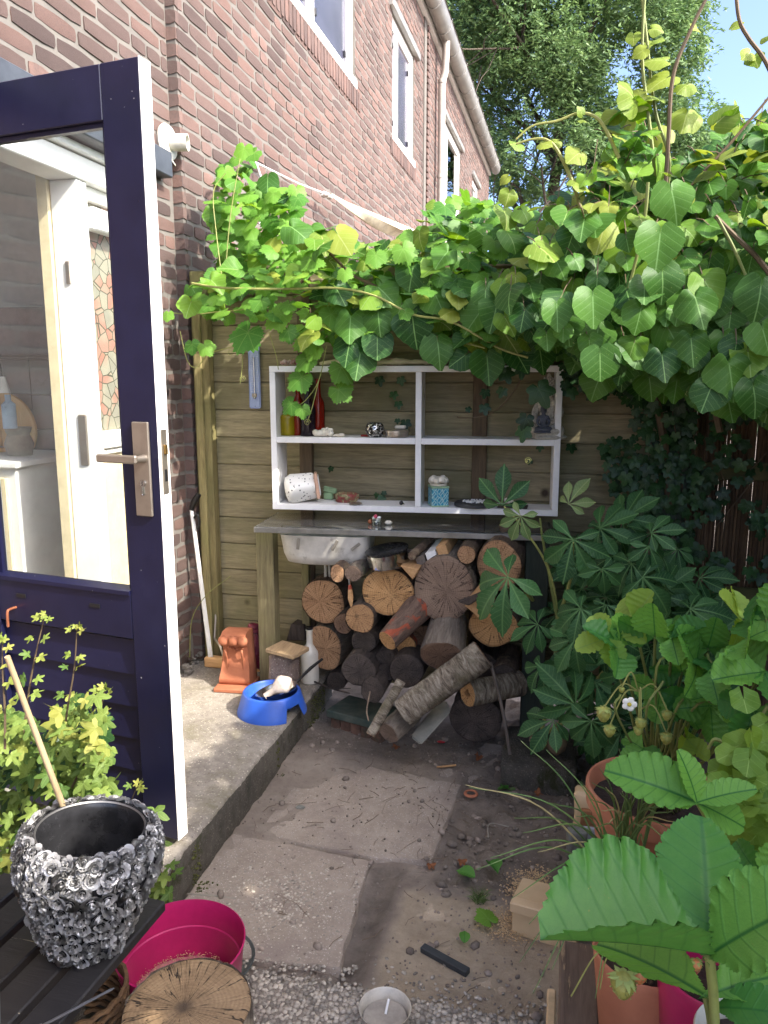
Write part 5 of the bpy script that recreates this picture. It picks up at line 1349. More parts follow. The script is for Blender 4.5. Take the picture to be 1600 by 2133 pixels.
def log(label, c, end, rx, ry, ln, e_mat, k_mat, seed=0, taper=1.0, lump=.085, hollow=0, name='log', group=LOGG, knots=0):
    """c: centre of the front cut; end: direction the log runs away; drawn in a local frame with -Z along the log"""
    rr = random.Random(seed*13+5); Z = -Vector(end).normalized(); X = Vector((1, 0, 0)) - Z*Z.x; X = X.normalized() if X.length > .05 else Vector((0, 1, 0)); Y = Z.cross(X)
    M = Matrix((X, Y, Z)).transposed().to_4x4(); M.translation = Vector(c)
    o = bpy.data.objects.new(name, None); COL.objects.link(o); o.empty_display_size = .05; o.matrix_basis = M; ROOTM[o.name] = M.inverted(); setp(o, label, 'log', group)
    N = 40; lob = [(rr.uniform(0, 6.3), rr.uniform(.3, 1)*lump/(j*.6+1)) for j in range(1, 6)]
    def R(a): return 1+sum(m*math.cos((j+1)*a+p) for j, (p, m) in enumerate(lob))
    bm = B(); rings = []
    nl = max(5, int(ln/.02))
    for i in range(nl+1):
        z = -ln*i/nl; f = 1+(taper-1)*i/nl; q = []
        for k in range(N):
            a = 2*PI*k/N; nn = noise.noise(Vector((math.cos(a)*5, math.sin(a)*5, z*9+seed)))*.05 + noise.noise(Vector((math.cos(a)*16, math.sin(a)*16, z*22+seed)))*.03
            s = f*(R(a)+nn); s *= 1.02
            for kk in range(knots):
                za = -ln*(.25+.5*kk/max(1, knots)); s += .22*math.exp(-((z-za)/(rx*.3))**2)*(1+.5*math.cos(a-kk*2))
            q.append(bm.verts.new((rx*s*math.cos(a), ry*s*math.sin(a), z)))
        rings.append(q)
    for a_, b_ in zip(rings, rings[1:]):
        for k in range(N): bm.faces.new((a_[k], a_[(k+1) % N], b_[(k+1) % N], b_[k]))
    bm.faces.new(rings[-1])
    part('bark', bm, k_mat, o, smooth=60, M=M)
    bm = B(); fr = (hollow, .5, .8, .93, .985, 1.02) if hollow else (0, .3, .6, .85, .96, 1.02); rings = []
    for f in fr:
        if f == 0: rings.append([bm.verts.new((0, 0, 0))]); continue
        q = []
        for k in range(N):
            a = 2*PI*k/N; s = f*R(a) if not (hollow and f == hollow) else f*(1+.25*math.cos(4*a))
            z = noise.noise(Vector((math.cos(a)*f*3, math.sin(a)*f*3, seed*3)))*.0035 - (.005 if f > 1 else 0)
            q.append(bm.verts.new((rx*s*math.cos(a), ry*s*math.sin(a), z+.001)))
        rings.append(q)
    if hollow: rings.insert(0, [bm.verts.new((v_.co.x*.9, v_.co.y*.9, -.08)) for v_ in rings[0]])
    for a_, b_ in zip(rings, rings[1:]):
        for k in range(N):
            if len(a_) == 1: bm.faces.new((a_[0], b_[k], b_[(k+1) % N]))
            else: bm.faces.new((a_[k], a_[(k+1) % N], b_[(k+1) % N], b_[k]))
    if hollow: bm.faces.new(rings[0])
    part('cut_face', bm, e_mat, o, smooth=50, M=M)
    return o
def L_(label, u, v, ru, rv, y, ln, e, k, seed, dx=.0, dz=.0, **kw):
    p = at(u, v, y=y); s = mpp(p); log(label, p, (dx, 1, dz), ru*s, rv*s, ln, e, k, seed, **kw)
L_('thick sawn log lit by a stripe of sun at the upper left of the pile', 672, 1252, 46, 46, 3.04, .16, E_tan, K_brown, 1)
L_('golden log with a star of fine cracks at the top middle of the pile', 808, 1234, 56, 49, 2.84, .30, E_gold, K_brown, 2, lump=.03)
L_('largest grey sawn log right of the golden one', 925, 1226, 61, 70, 2.82, .30, E_grey, K_grey, 3, lump=.04)
L_('short tree stump lying tilted at the top right of the pile', 1037, 1178, 44, 56, 2.88, .26, E_tan, K_brown, 4, dx=.1, dz=.12)
L_('thin round log left under the steel pan', 702, 1195, 15, 19, 2.80, .25, E_tan, K_brown, 5)
L_('thin grey ended log just left of the steel pan', 736, 1195, 18, 17, 2.80, .25, E_grey, K_grey, 6)
L_('small round log beside the tilted stump under the table top', 972, 1155, 19, 19, 2.82, .25, E_tan, K_brown, 7)
L_('small log with a dark rotten heart below the golden log', 750, 1288, 31, 30, 2.80, .30, E_rot, K_dark, 8, lump=.09)
L_('stout log with peeling bark behind the white bottle', 676, 1350, 40, 47, 3.05, .14, E_tan, K_grey, 9, dx=.18)
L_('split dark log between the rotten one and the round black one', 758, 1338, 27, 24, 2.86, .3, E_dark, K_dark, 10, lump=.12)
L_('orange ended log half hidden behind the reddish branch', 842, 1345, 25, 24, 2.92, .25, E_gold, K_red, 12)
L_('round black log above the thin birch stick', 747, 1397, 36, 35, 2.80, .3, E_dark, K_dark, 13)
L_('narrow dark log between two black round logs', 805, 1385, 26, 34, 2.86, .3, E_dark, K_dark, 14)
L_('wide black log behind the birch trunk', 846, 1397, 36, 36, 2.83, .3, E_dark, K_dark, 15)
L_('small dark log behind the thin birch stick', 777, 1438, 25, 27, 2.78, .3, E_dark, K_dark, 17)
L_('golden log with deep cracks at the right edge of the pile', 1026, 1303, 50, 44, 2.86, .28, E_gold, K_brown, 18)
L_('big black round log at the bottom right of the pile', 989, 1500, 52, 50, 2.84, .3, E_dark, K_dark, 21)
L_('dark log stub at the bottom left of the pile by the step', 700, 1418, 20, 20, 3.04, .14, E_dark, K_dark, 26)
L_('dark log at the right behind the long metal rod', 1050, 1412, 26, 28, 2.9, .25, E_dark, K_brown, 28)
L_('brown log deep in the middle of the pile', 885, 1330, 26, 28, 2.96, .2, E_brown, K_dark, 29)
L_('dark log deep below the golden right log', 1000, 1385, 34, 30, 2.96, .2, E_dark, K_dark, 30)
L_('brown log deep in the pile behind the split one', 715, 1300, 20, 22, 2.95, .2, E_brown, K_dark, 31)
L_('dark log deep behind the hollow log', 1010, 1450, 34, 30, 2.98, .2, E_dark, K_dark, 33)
p = at(807, 1335, y=2.70); log('reddish branch log with flaking bark jutting out of the middle of the pile', p, (.42, .72, .42), 21*mpp(p), 25*mpp(p), .24, E_gold, K_red, 11, taper=1.45, lump=.04)
p = at(921, 1368, y=2.74); log('conical grey brown stump with sloping cut behind the birch trunk', p, (.0, .84, .50), 45*mpp(p), 47*mpp(p), .19, E_brown, K_grey, 16, taper=.86)
# birch trunk leaning across the front
pa, pb = at(1006, 1362, y=2.72), at(838, 1485, y=2.62); s = mpp(pa)
log('long birch trunk with pale peeling bark leaning across the front of the pile', pa, pb-pa, 31*s, 31*s, (pb-pa).length, E_brown, K_birch, 19, taper=.92, lump=.02)
p = at(974, 1446, y=2.74); log('pale log with a square hole in its end at the lower right', p, (.70, .70, -.06), 24*mpp(p), 26*mpp(p), .26, E_gold, K_birch, 20, hollow=.34)
pa, pb = at(836, 1418, y=2.66), at(772, 1530, y=2.56); log('thin birch stick leaning upright before the pile', pb, pa-pb, 10*mpp(pb), 10*mpp(pb), (pb-pa).length, E_tan, K_birch, 22, knots=2, lump=.02)
p = at(808, 1526, y=2.60); log('short round log on the ground under the birch trunk', p, (.42, .8, .25), 25*mpp(p), 24*mpp(p), .14, E_grey, K_grey, 23)
m_split = wood('split wood', (150, 112, 72), (190, 150, 104), 'y', 1, .85, .5)
def chunk(label, pts, y, dpt, mat, name='split_log', cat='log', group=None):
    P2 = [at(u, v, y=y) for u, v in pts]; bm = B(); A = [bm.verts.new(q) for q in P2]; Bv = [bm.verts.new(q+Vector((R_(-.01, .01), dpt, R_(-.01, .01)))) for q in P2]
    bm.faces.new(A); bm.faces.new(Bv[::-1]); n = len(A)
    for i in range(n): bm.faces.new((A[i], Bv[i], Bv[(i+1) % n], A[(i+1) % n]))
    bmesh.ops.bevel(bm, geom=bm.edges[:], offset=.003, segments=1, affect='EDGES')
    return single(name, bm, mat, label, cat, group)
chunk('small wedge of split wood right of the steel pan', [(833, 1178), (873, 1186), (860, 1208)], 2.78, .2, m_split, group=LOGG)
chunk('pale split chunk with a square edge right of the big grey log', [(968, 1262), (1005, 1222), (1030, 1240), (1026, 1268), (1005, 1294)], 2.68, .16, m_split, group=LOGG)
chunk('dark flat splinter of wood pointing left above the pale chunk', [(952, 1254), (1000, 1232), (1012, 1240), (975, 1262)], 2.64, .02, K_dark, group=LOGG)
chunk('dark wood block behind the white bottle left of the pile', [(596, 1335), (606, 1300), (632, 1302), (636, 1335)], 3.12, .07, K_dark)
m_blk = wood('grey beam end', (78, 70, 64), (112, 102, 92), 'y', 1, .85, .3)
for i, (u, v, w, lab, m) in enumerate(((876, 1168, 10, 'grey square stick end left of the white painted one', m_blk), (899, 1160, 11, 'square stick with white painted end on top of the pile', m_white), (921, 1147, 11, 'brown square stick end right of the white painted one', m_split))):
    p = at(u, v, y=2.84); s = w*mpp(p); bm = B(); vbox(bm, -s, s, 0, .25, -s, s, .002, M=Tm(p, ry=-.35)); single('square_stick', bm, [m], lab, 'stick')
p = at(858, 1158, y=2.80); bm = B(); tube(bm, [p, p+Vector((.03, .25, .02))], 9*mpp(p), 12); single('round_stick', bm, K_brown, 'round brown stick lying left of the three square ones', 'stick', smooth=40)
bm = B(); p = at(738, 1150, y=2.9); tube(bm, [at(842, 1150, y=2.88), at(905, 1150, y=2.95)], .012, 8); single('branch', bm, K_dark, 'thin dark branch behind the square sticks under the table', 'stick', smooth=True)
# paint brush handle
bm = B(); p0, p1 = at(728, 1212, y=2.74), at(732, 1264, y=2.74); vbox(bm, -.012, .012, 0, .01, 0, (p0-p1).length, .003, M=frame(p1, (0, 1, .1), (0, 0, 1)))
br_ = thing('scraper', 'small tool with orange and pale wooden handle stuck between the logs', 'tool', p1)
bm.free(); bm = B(); tube(bm, [p1, p1.lerp(p0, .35), p1.lerp(p0, .7)], [.004, .012, .009], 10, squash=.4); part('handle', bm, m_split, br_, smooth=True)
bm = B(); tube(bm, [p1.lerp(p0, .705), p1.lerp(p0, .88)], [.009, .006], 10, squash=.4); part('grip', bm, plain('orange red paint', (150, 64, 42), .55), br_, smooth=True)
bm = B(); tube(bm, [p1.lerp(p0, .885), p0+Vector((0, 0, .012))], [.004, .004], 8); part('blade', bm, m_chrome, br_, smooth=True)
# steel pan under the table
pc = at(808, 1158, y=2.86); s = mpp(pc)
PM = Matrix.Translation(pc) @ Euler((rad(6), rad(-9), 0)).to_matrix().to_4x4()
pan = thing('steel_pan', 'dull steel pan lying on the logs under the glass table', 'pan', pc)
bm = B(); lathe(bm, [(0, -.035), (42*s, -.035), (44*s, -.028), (44*s, .022), (45.5*s, .024), (43*s, .023), (42.5*s, -.026), (0, -.03)], 40, PM); part('pan_body', bm, m_chrome, pan, smooth=40)
bm = B(); lathe(bm, [(0, .024), (44.5*s, .0245), (46*s, .022), (46*s, .029), (30*s, .034), (0, .036)], 40, PM); part('lid', bm, plain('black lid', (40, 40, 42), .25, metal=.5), pan, smooth=40)
# chopping stump at the bottom
p = at(393, 2092, z=.10); log('sawn chopping stump with star cracks standing beside the pink tub', (p.x+.0, p.y-.0, .10), (0, 0, -1), .124, .120, .27, woodend('weathered stump top', (134, 108, 78), (182, 152, 114), (48, 38, 30), (128, 100, 70), cr=.2, rough_saw=1.2, rot=((110, 90, 70), .035)), K_grey, 44, group=None, name='chopping_stump', lump=.03, taper=1.05)
# ================================================================== white wall shelf
SH = thing('wall_shelf', 'white wooden wall shelf with four open compartments hanging on the fence', 'shelf', (-1.2, 2.97, .785))
SR = rad(5.2); SM = Matrix.Translation((-1.193, 2.972, 0)) @ Matrix.Rotation(SR, 4, 'Z')   # local x along shelf, y to the fence
lef, rig = at(570, 900, y=2.972), at(1176, 900, y=3.075)
SWD = (rig-lef).length; SZ0, SZ1 = .783, 1.372; SD = .155; T = .024
def sb(a, b, c, d, e, f, bev=.0015):
    bm = B(); vbox(bm, a, b, c, d, e, f, bev, M=SM); return bm
part('bottom_board', sb(0, SWD, 0, SD, SZ0, SZ0+T), m_whitedirty, SH)
part('top_board', sb(0, SWD, 0, SD, SZ1-T, SZ1), m_whitedirty, SH)
part('side_board', sb(0, T, .0008, SD, SZ0+T+.0005, SZ1-T-.0005), m_whitedirty, SH)
part('side_board', sb(SWD-T, SWD, .0008, SD, SZ0+T+.0005, SZ1-T-.0005), m_whitedirty, SH)
DXs = .598; MZ = 1.062
part('divider', sb(DXs, DXs+T, .0012, SD, SZ0+T+.0005, SZ1-T-.0005), m_whitedirty, SH)
part('middle_board', sb(T+.0005, DXs-.0005, .0005, SD, MZ, MZ+T), m_whitedirty, SH)
part('middle_board', sb(DXs+T+.0005, SWD-T-.0005, .0005, SD, MZ, MZ+T), m_whitedirty, SH)
Z1s, Z2s, Z3s = SZ0+T+.001, MZ+T+.001, SZ1+.001
def sp_(u, dep, z):
    """point on a shelf board: seen at photo column u, dep metres behind the front edge"""
    for it in range(30):
        pass
    lo, hi = 0, SWD
    for _ in range(40):
        m = (lo+hi)/2; q = SM @ Vector((m, dep, z))
        if pr(q)[0] < u: lo = m
        else: hi = m
    return SM @ Vector(((lo+hi)/2, dep, z))
def bottle(name, label, u, dep, z, r, h, mat, neck=.35, nr=.36, cap=None, top=None):
    c = sp_(u, dep, z) if not isinstance(u, Vector) else u
    o = thing(name, label, 'bottle', c); M = Matrix.Translation(c)
    hb = h*(1-neck)
    bm = B(); lathe(bm, [(0, 0), (r*.94, 0), (r, .006), (r, hb*.85), (r*.9, hb*.95), (r*nr*1.15, hb*1.12), (r*nr, hb*1.2), (r*nr, h-.006), (r*nr*1.2, h-.005), (r*nr*1.2, h), (r*nr*.7, h), (r*nr*.65, hb*1.2), (r*.85, hb*.9), (r*.92, .01), (0, .008)], 28, M)
    part('bottle_body', bm, mat, o, smooth=50)
    if cap is not None:
        bm = B(); lathe(bm, [(0, h-.004), (r*nr*.68, h-.004), (r*nr*1.1, h+.002), (r*nr*1.05, h+.012), (0, h+.014)], 20, M); part('stopper', bm, cap, o, smooth=50)
    return o
def cglass(name, c, rough=.05):
    t = NT(name); t.done(c, .12, spec=.6); t.b.inputs['Transmission Weight'].default_value = 0
    tr = t.new('ShaderNodeBsdfTransparent'); lc = lin(c); tr.inputs[0].default_value = tuple(min(1, q*1.6+.12) for q in lc[:3])+(1,)
    mx = t.new('ShaderNodeMixShader'); mx.inputs[0].default_value = .38; t.L(t.b.outputs[0], mx.inputs[1]); t.L(tr.outputs[0], mx.inputs[2]); t.L(mx.outputs[0], t.out.inputs[0]); return t.m
bottle('glass_bottle', 'squat yellow glass bottle in the upper left shelf compartment', 600, .085, Z2s, .031, .15, cglass('yellow glass', (168, 152, 30)), .42, .3)
bottle('glass_bottle', 'tall red bottle between the yellow and the dark one', 622, .10, Z2s, .026, .255, cglass('red glass', (150, 44, 20)), .42, .34)
bottle('glass_bottle', 'dark violet bottle standing between two red bottles', 642, .07, Z2s, .033, .20, cglass('violet glass', (44, 32, 44)), .35, .4)
bottle('glass_bottle', 'red bottle right of the dark one, behind the white root', 664, .105, Z2s, .027, .235, cglass('red glass 2', (150, 34, 20)), .38, .4)
m_bone = mottled('white coral', (206, 196, 174), (232, 226, 210), 20, .8, .5, 80)
bm = B(); c = sp_(676, .035, Z2s); d = (SM.to_3x3() @ Vector((1, 0, 0)))
for k, (dx, dz, r) in enumerate(((-.034, .014, .0145), (-.018, .014, .014), (0, .016, .015), (.014, .018, .012), (.024, .012, .012), (.012, .030, .009), (.026, .026, .009), (-.002, .026, .01))): ball(bm, c+d*dx+Vector((0, 0, dz)), r, 2, (1.2, 1, 1), .3, 4, k)
single('coral_lump', bm, m_bone, 'knobbly white coral lump lying before the bottles', 'coral', smooth='all')
bm = B(); c = sp_(706, .03, Z2s); ball(bm, c+Vector((0, 0, .006)), .026, 2, (1, .5, .22), .3, 5, 3); ball(bm, c+d*.012+Vector((0, 0, .010)), .013, 2, (1, .6, .4), .3, 5, 8)
single('flat_shell', bm, m_bone, 'flat white shell piece lying right of the coral lump', 'shell', smooth='all')
t = NT('mosaic silver'); v = t.coords(rnd=False); ce = t.vor(v, 160, out='Color'); sp = t.new('ShaderNodeSeparateColor'); t.L(ce, sp.inputs[0]); ed = t.vor(v, 160, 'DISTANCE_TO_EDGE')
c_ = t.ramp(sp.outputs[0], [(.3, (60, 58, 54)), (.8, (226, 224, 216))]); c_ = t.mix(t.ramp(ed, [(.04, (1, 1, 1, 1)), (.1, (0, 0, 0, 1))]), c_, (24, 22, 20)); m_mosaic = t.done(c_, .2, t.bump(sp.outputs[1], .6, .002), .7)
c = sp_(781, .04, Z2s); M = Matrix.Translation(c)
tl_ = thing('tealight_holder', 'round mosaic silver tealight holder on the upper left shelf', 'tealight holder', c)
bm = B(); lathe(bm, [(0, 0), (.026, 0), (.038, .016), (.040, .030), (.036, .048), (.028, .058), (.025, .058), (.032, .046), (.035, .03), (.02, .008), (0, .008)], 30, M); part('bowl', bm, m_mosaic, tl_, smooth=50)
bm = B(); vbox(bm, -.02, .03, -.01, .02, 0, .008, .003, M=Matrix.Translation(sp_(762, .05, Z2s))); single('red_seed', bm, plain('red shell', (150, 40, 34), .5), 'small red flake lying left of the mosaic holder', 'flake')
c = sp_(826, .05, Z2s); M = Matrix.Translation(c); bm = B(); lathe(bm, [(0, 0), (.046, 0), (.048, .003), (.048, .016), (.050, .018), (.050, .027), (.047, .030), (0, .031)], 32, M)
single('metal_tin', bm, m_steel, 'flat round metal tin on the upper left shelf', 'tin', smooth=40)
bm = B(); vbox(bm, -.022, .022, -.014, .014, .032, .046, .004, M=M @ Tm((.012, .02, 0))); single('soap_block', bm, m_bone, 'small pale block lying on top of the metal tin', 'block')
# statues
def skinned(name, verts, edges, rads, mat, root, sub=2, M=None):
    me = bpy.data.meshes.new(name); me.from_pydata([tuple(v) for v in verts], edges, [])
    o = bpy.data.objects.new(name, me); COL.objects.link(o)
    sm = o.modifiers.new('s', 'SKIN'); o.modifiers.new('u', 'SUBSURF').levels = sub
    for i, r in enumerate(rads): me.skin_vertices[0].data[i].radius = (r, r) if isinstance(r, (int, float)) else r
    me.skin_vertices[0].data[0].use_root = True
    dg = bpy.context.evaluated_depsgraph_get(); me2 = bpy.data.meshes.new_from_object(o.evaluated_get(dg)); bpy.data.objects.remove(o)
    me2.materials.clear(); me2.materials.append(mat); me2.polygons.foreach_set('use_smooth', [True]*len(me2.polygons)); me2.name = name
    return part(name, me2, None, root, M=M)
m_stat = mottled('weathered pale stone', (146, 142, 130), (206, 200, 186), 26, .9, .8, 70, .004, c3=(110, 106, 96), c3s=30, c3lo=.6, vary=0)
m_statg = mottled('grey figurine stone', (66, 70, 80), (96, 100, 112), 40, .8, .5, 120, vary=0)
def statue(name, label, c, h, mat, rz, peaked=True):
    o = thing(name, label, 'statue', c, rz); M = Matrix.Translation(c) @ Matrix.Rotation(rz, 4, 'Z') @ Matrix.Scale(h, 4)
    # seated cross legged figure facing -Y, unit height
    V_ = [(0, .02, .16), (0, .02, .28), (0, .01, .40), (0, .01, .52), (0, 0, .60), (0, -.005, .68), (0, -.01, .76), (0, 0, .84), (0, 0, .92), (0, 0, .985),
          (-.14, .01, .52), (-.20, -.0, .38), (-.17, -.10, .27), (-.04, -.16, .24), (.14, .01, .52), (.20, -.0, .38), (.17, -.10, .27), (.04, -.16, .24),
          (-.14, -.02, .13), (-.27, -.13, .12), (-.10, -.22, .12), (.05, -.20, .13), (.14, -.02, .13), (.27, -.13, .12), (.10, -.24, .11), (-.05, -.22, .12)]
    E_ = [(0, 1), (1, 2), (2, 3), (3, 4), (4, 5), (5, 6), (6, 7), (7, 8), (8, 9), (3, 10), (10, 11), (11, 12), (12, 13), (3, 14), (14, 15), (15, 16), (16, 17), (0, 18), (18, 19), (19, 20), (20, 21), (0, 22), (22, 23), (23, 24), (24, 25)]
    r_ = [.14, (.125, .11), (.135, .11), (.13, .095), .052, .085, .098, .07, .045, .012, .07, .058, .046, .036, .07, .058, .046, .036, .09, .085, .065, .05, .09, .085, .065, .05]
    skinned('figure', V_, E_, r_, mat, o, 2, M)
    bm = B(); lathe(bm, [(0, 0), (.30, 0), (.33, .03), (.30, .06), (.27, .075), (0, .08)], 28, M @ Matrix.Diagonal((1, .78, 1, 1)) @ Matrix.Translation((0, -.08, 0))); part('pedestal', bm, mat, o, smooth=40)
    bm = B()
    for sx in (-.098, .098): ball(bm, (sx, .0, .72), .034, 2, (.4, .6, 1.5), M=None)
    ball(bm, (0, -.105, .715), .02, 1, (.6, .8, 1.4)); ball(bm, (0, -.098, .683), .018, 1, (1.3, .5, .4))
    for sx in (-.038, .038): ball(bm, (sx, -.096, .735), .016, 1, (1.3, .45, .5))
    for v in bm.verts: v.co = M @ v.co
    part('face', bm, mat, o, smooth='all')
    bm = B()
    for k in range(60):
        a = k*2.4; zz = .75+.16*(k/60); rr_ = .098*math.sqrt(max(.05, 1-((zz-.75)/.2)**2)); x_, y_ = rr_*math.cos(a), rr_*math.sin(a)*.98
        if y_ < -.04 and zz < .79: continue
        ball(bm, (x_, y_, zz), .017, 1)
    for v in bm.verts: v.co = M @ v.co
    part('curled_hair', bm, mat, o, smooth='all'); return o
statue('stone_statue', 'larger pale weathered seated statue in the upper right shelf corner', sp_(1139, .075, Z2s), .262, m_stat, rad(-14))
statue('stone_statue', 'small dark grey seated statuette in front of the pale statue', sp_(1131, .018, Z2s+.026), .115, m_statg, rad(6))
bm = B(); vbox(bm, -.03, .03, -.01, .03, 0, .025, .003, M=Matrix.Translation(sp_(1131, .012, Z2s))); single('stone_ledge', bm, m_stat, 'low stone block under the small dark statuette', 'block')
# lower shelf
t = NT('pierced white ceramic'); v = t.coords(rnd=False); vd = t.vor(v, 62, out='Distance'); m_pierce = t.done(t.mix(t.ramp(vd, [(.18, (1, 1, 1, 1)), (.26, (0, 0, 0, 1))]), (226, 224, 216), (92, 90, 88)), .35)
ln_ = thing('ceramic_lantern', 'white pierced ceramic tealight lantern lying on its side at the lower left', 'lantern', sp_(632, .05, Z1s))
c = sp_(628, .055, Z1s+.062); Mx = Matrix.Translation(c) @ Euler((0, rad(82), rad(18))).to_matrix().to_4x4()
bm = B()
def sq(w, z, bulge=0): return [(w*math.cos(a)*(1+bulge*abs(math.sin(2*a))), w*math.sin(a)*(1+bulge*abs(math.sin(2*a))), z) for a in [2*PI*k/32+PI/4 for k in range(32)]]
rg = [[bm.verts.new(Mx @ Vector(q)) for q in sq(w, z, b)] for w, z, b in ((.052, .058, -.16), (.056, .05, -.16), (.060, .0, -.06), (.062, -.04, .04), (.050, -.062, .06), (.030, -.068, .0), (.026, -.064, 0), (.045, -.055, .0), (.055, -.0, -.06))]
for a_, b_ in zip(rg, rg[1:]):
    for k in range(32): bm.faces.new((a_[k], a_[(k+1) % 32], b_[(k+1) % 32], b_[k]))
bm.faces.new(rg[0]); part('lantern_body', bm, m_pierce, ln_, smooth=50)
bm = B(); vbox(bm, -.052, .052, -.052, .052, .059, .073, .004, M=Mx); part('foot_plate', bm, plain('salmon glaze', (214, 172, 146), .5), ln_)
bm = B(); vbox(bm, -.040, .040, -.040, .040, .0735, .077, .001, M=Mx); part('foot_centre', bm, m_white, ln_)
bm = B(); k0 = sp_(722, .08, Z1s); ball(bm, k0+Vector((0, 0, .020)), .05, 3, (1, .6, .48), .5, 4, 2)
t = NT('painted pebble pouch'); v = t.coords(rnd=False); n = t.noise(v, 38, 5, .7, 1.2); m_pouch = t.done(t.ramp(n, [(.3, (50, 56, 44)), (.45, (150, 62, 60)), (.52, (96, 104, 70)), (.6, (176, 160, 120)), (.75, (120, 112, 92))]), .6)
single('potpourri_bag', bm, m_pouch, 'crumpled clear bag of coloured potpourri on the lower shelf', 'bag', smooth='all')
bm = B(); lathe(bm, [(0, 0), (.016, 0), (.028, .006), (.026, .007), (.014, .003), (0, .003)], 24, Matrix.Translation(sp_(741, .02, Z1s))); single('metal_dish', bm, m_steel, 'tiny dark metal dish before the potpourri bag', 'dish', smooth=40)
bm = B(); ball(bm, sp_(836, .03, Z1s)+Vector((0, 0, .010)), .009, 2); tube(bm, [sp_(836, .03, Z1s)+Vector((0, 0, .012)), sp_(842, .05, Z1s)+Vector((0, 0, .002))], .002, 5); single('black_pin', bm, m_black, 'small round black pin lying left of the shelf divider', 'pin', smooth=True)
bm = B(); q = sp_(683, .13, Z1s); vbox(bm, -.03, .03, 0, .012, .03, .055, .004, M=Matrix.Translation(q) @ Matrix.Rotation(.2, 4, 'Y')); vbox(bm, -.02, .02, .0, .02, 0, .03, .003, M=Matrix.Translation(q)); single('green_box', bm, plain('pale green plastic', (132, 160, 120), .4), 'pale green piece standing behind the white lantern', 'box')
# blue tile jar with shell
jb = thing('tile_jar', 'small turquoise patterned box with a white shell lid on the lower right shelf', 'jar', sp_(913, .05, Z1s))
t = NT('turquoise tile pattern'); v = t.coords(rnd=False); mp_ = t.new('ShaderNodeMapping'); mp_.inputs['Scale'].default_value = (22, 22, 22); t.L(v, mp_.inputs[0])
wv = t.new('ShaderNodeTexMagic'); wv.turbulence_depth = 3; wv.inputs['Scale'].default_value = 1.6; t.L(mp_.outputs[0], wv.inputs[0])
m_tilebox = t.done(t.ramp(wv.outputs[1], [(.3, (28, 120, 150)), (.45, (60, 160, 184)), (.55, (190, 216, 206)), (.65, (40, 134, 162)), (.8, (150, 196, 190))]), .35)
c = sp_(913, .05, Z1s); Mj = Matrix.Translation(c) @ Matrix.Rotation(rad(24), 4, 'Z')
bm = B(); vbox(bm, -.035, .035, -.035, .035, .0, .074, .003, M=Mj); part('box_body', bm, m_tilebox, jb)
bm = B(); vbox(bm, -.0365, .0365, -.0365, .0365, .0745, .083, .002, M=Mj); vbox(bm, -.036, .036, -.036, .036, -.0005, .005, .001, M=Mj); part('rim', bm, plain('pale green rim', (160, 190, 150), .4), jb)
bm = B(); lathe(bm, [(0, .084), (.034, .084), (.036, .092), (0, .093)], 24, Mj)
for k in range(9): ball(bm, Mj @ Vector((.028*math.cos(k*.7), .024*math.sin(k*.7), .104+.006*(k % 2))), .016, 2, (1, 1, .9), .25, 4, k)
ball(bm, Mj @ Vector((0, 0, .105)), .03, 2, (1, 1, .5), .2, 4, 5); part('shell_lid', bm, m_bone, jb, smooth=50)
c = sp_(990, .065, Z1s); pt = thing('slate_plate', 'round dark plate with white pebbles on the lower right shelf', 'plate', c)
bm = B(); lathe(bm, [(0, 0), (.082, 0), (.086, .003), (.086, .013), (.082, .016), (0, .016)], 40, Matrix.Translation(c)); part('plate_disc', bm, plain('dark slate', (58, 58, 60), .6), pt, smooth=40)
bm = B()
for k in range(70):
    a = R_(0, 6.28); r = .05*math.sqrt(random.random()); ball(bm, c+Vector((r*math.cos(a), r*math.sin(a)*.8, .018)), R_(.003, .006), 1)
part('pebbles', bm, m_white, pt, smooth='all', kind='stuff')
c = sp_(1068, .05, Z1s); bm = B(); vbox(bm, -.06, .06, -.035, .035, 0, .006, .002, M=Matrix.Translation(c)); single('dark_tray', bm, plain('dark brown tray', (50, 38, 34), .5), 'small flat dark tray at the right end of the lower shelf', 'tray')
bm = B(); ball(bm, sp_(1060, .08, Z1s)+Vector((0, 0, .021)), .021, 2, (1, .8, .7), .2, 4); single('white_pebble', bm, m_bone, 'round white pebble on the shelf behind the chestnut leaves', 'pebble', smooth='all')
# on top of the shelf
bm = B(); P_ = curve([sp_(665, .06, Z3s+.008), sp_(720, .05, Z3s+.022), sp_(780, .04, Z3s+.014), sp_(840, .05, Z3s+.016), sp_(903, .06, Z3s+.010)], 8)
tube(bm, P_, [.004+.011*math.sin(PI*min(1, (i+2)/(len(P_)+3)))*(1+.35*math.sin(i*.9)) for i in range(len(P_))], 8, squash=.7); wobble(bm, .005, 40)
single('driftwood', bm, wood('bleached driftwood', (186, 166, 130), (222, 206, 174), 'x', 1, .8, .5), 'pale bleached driftwood lying on top of the shelf', 'driftwood', smooth='all')
bm = B()
for k in range(8): ball(bm, sp_(588+k*5, R_(.03, .09), Z3s+.012+.004*(k % 2)), R_(.009, .014), 1, (1, 1, .9), .3, 4, k)
single('shell_string', bm, mottled('red and grey shells', (150, 60, 52), (190, 180, 168), 30, .5, .4, 80), 'heap of red and grey shells on the top left of the shelf', 'shells', smooth='all')
bm = B(); ball(bm, sp_(815, .1, Z3s+.016), .02, 2, (1.6, .8, .8), .3, 4, 7); single('pink_stone', bm, mottled('pinkish stone', (170, 130, 116), (196, 160, 146), 20), 'pinkish stone behind the driftwood on the shelf top', 'stone', smooth='all')
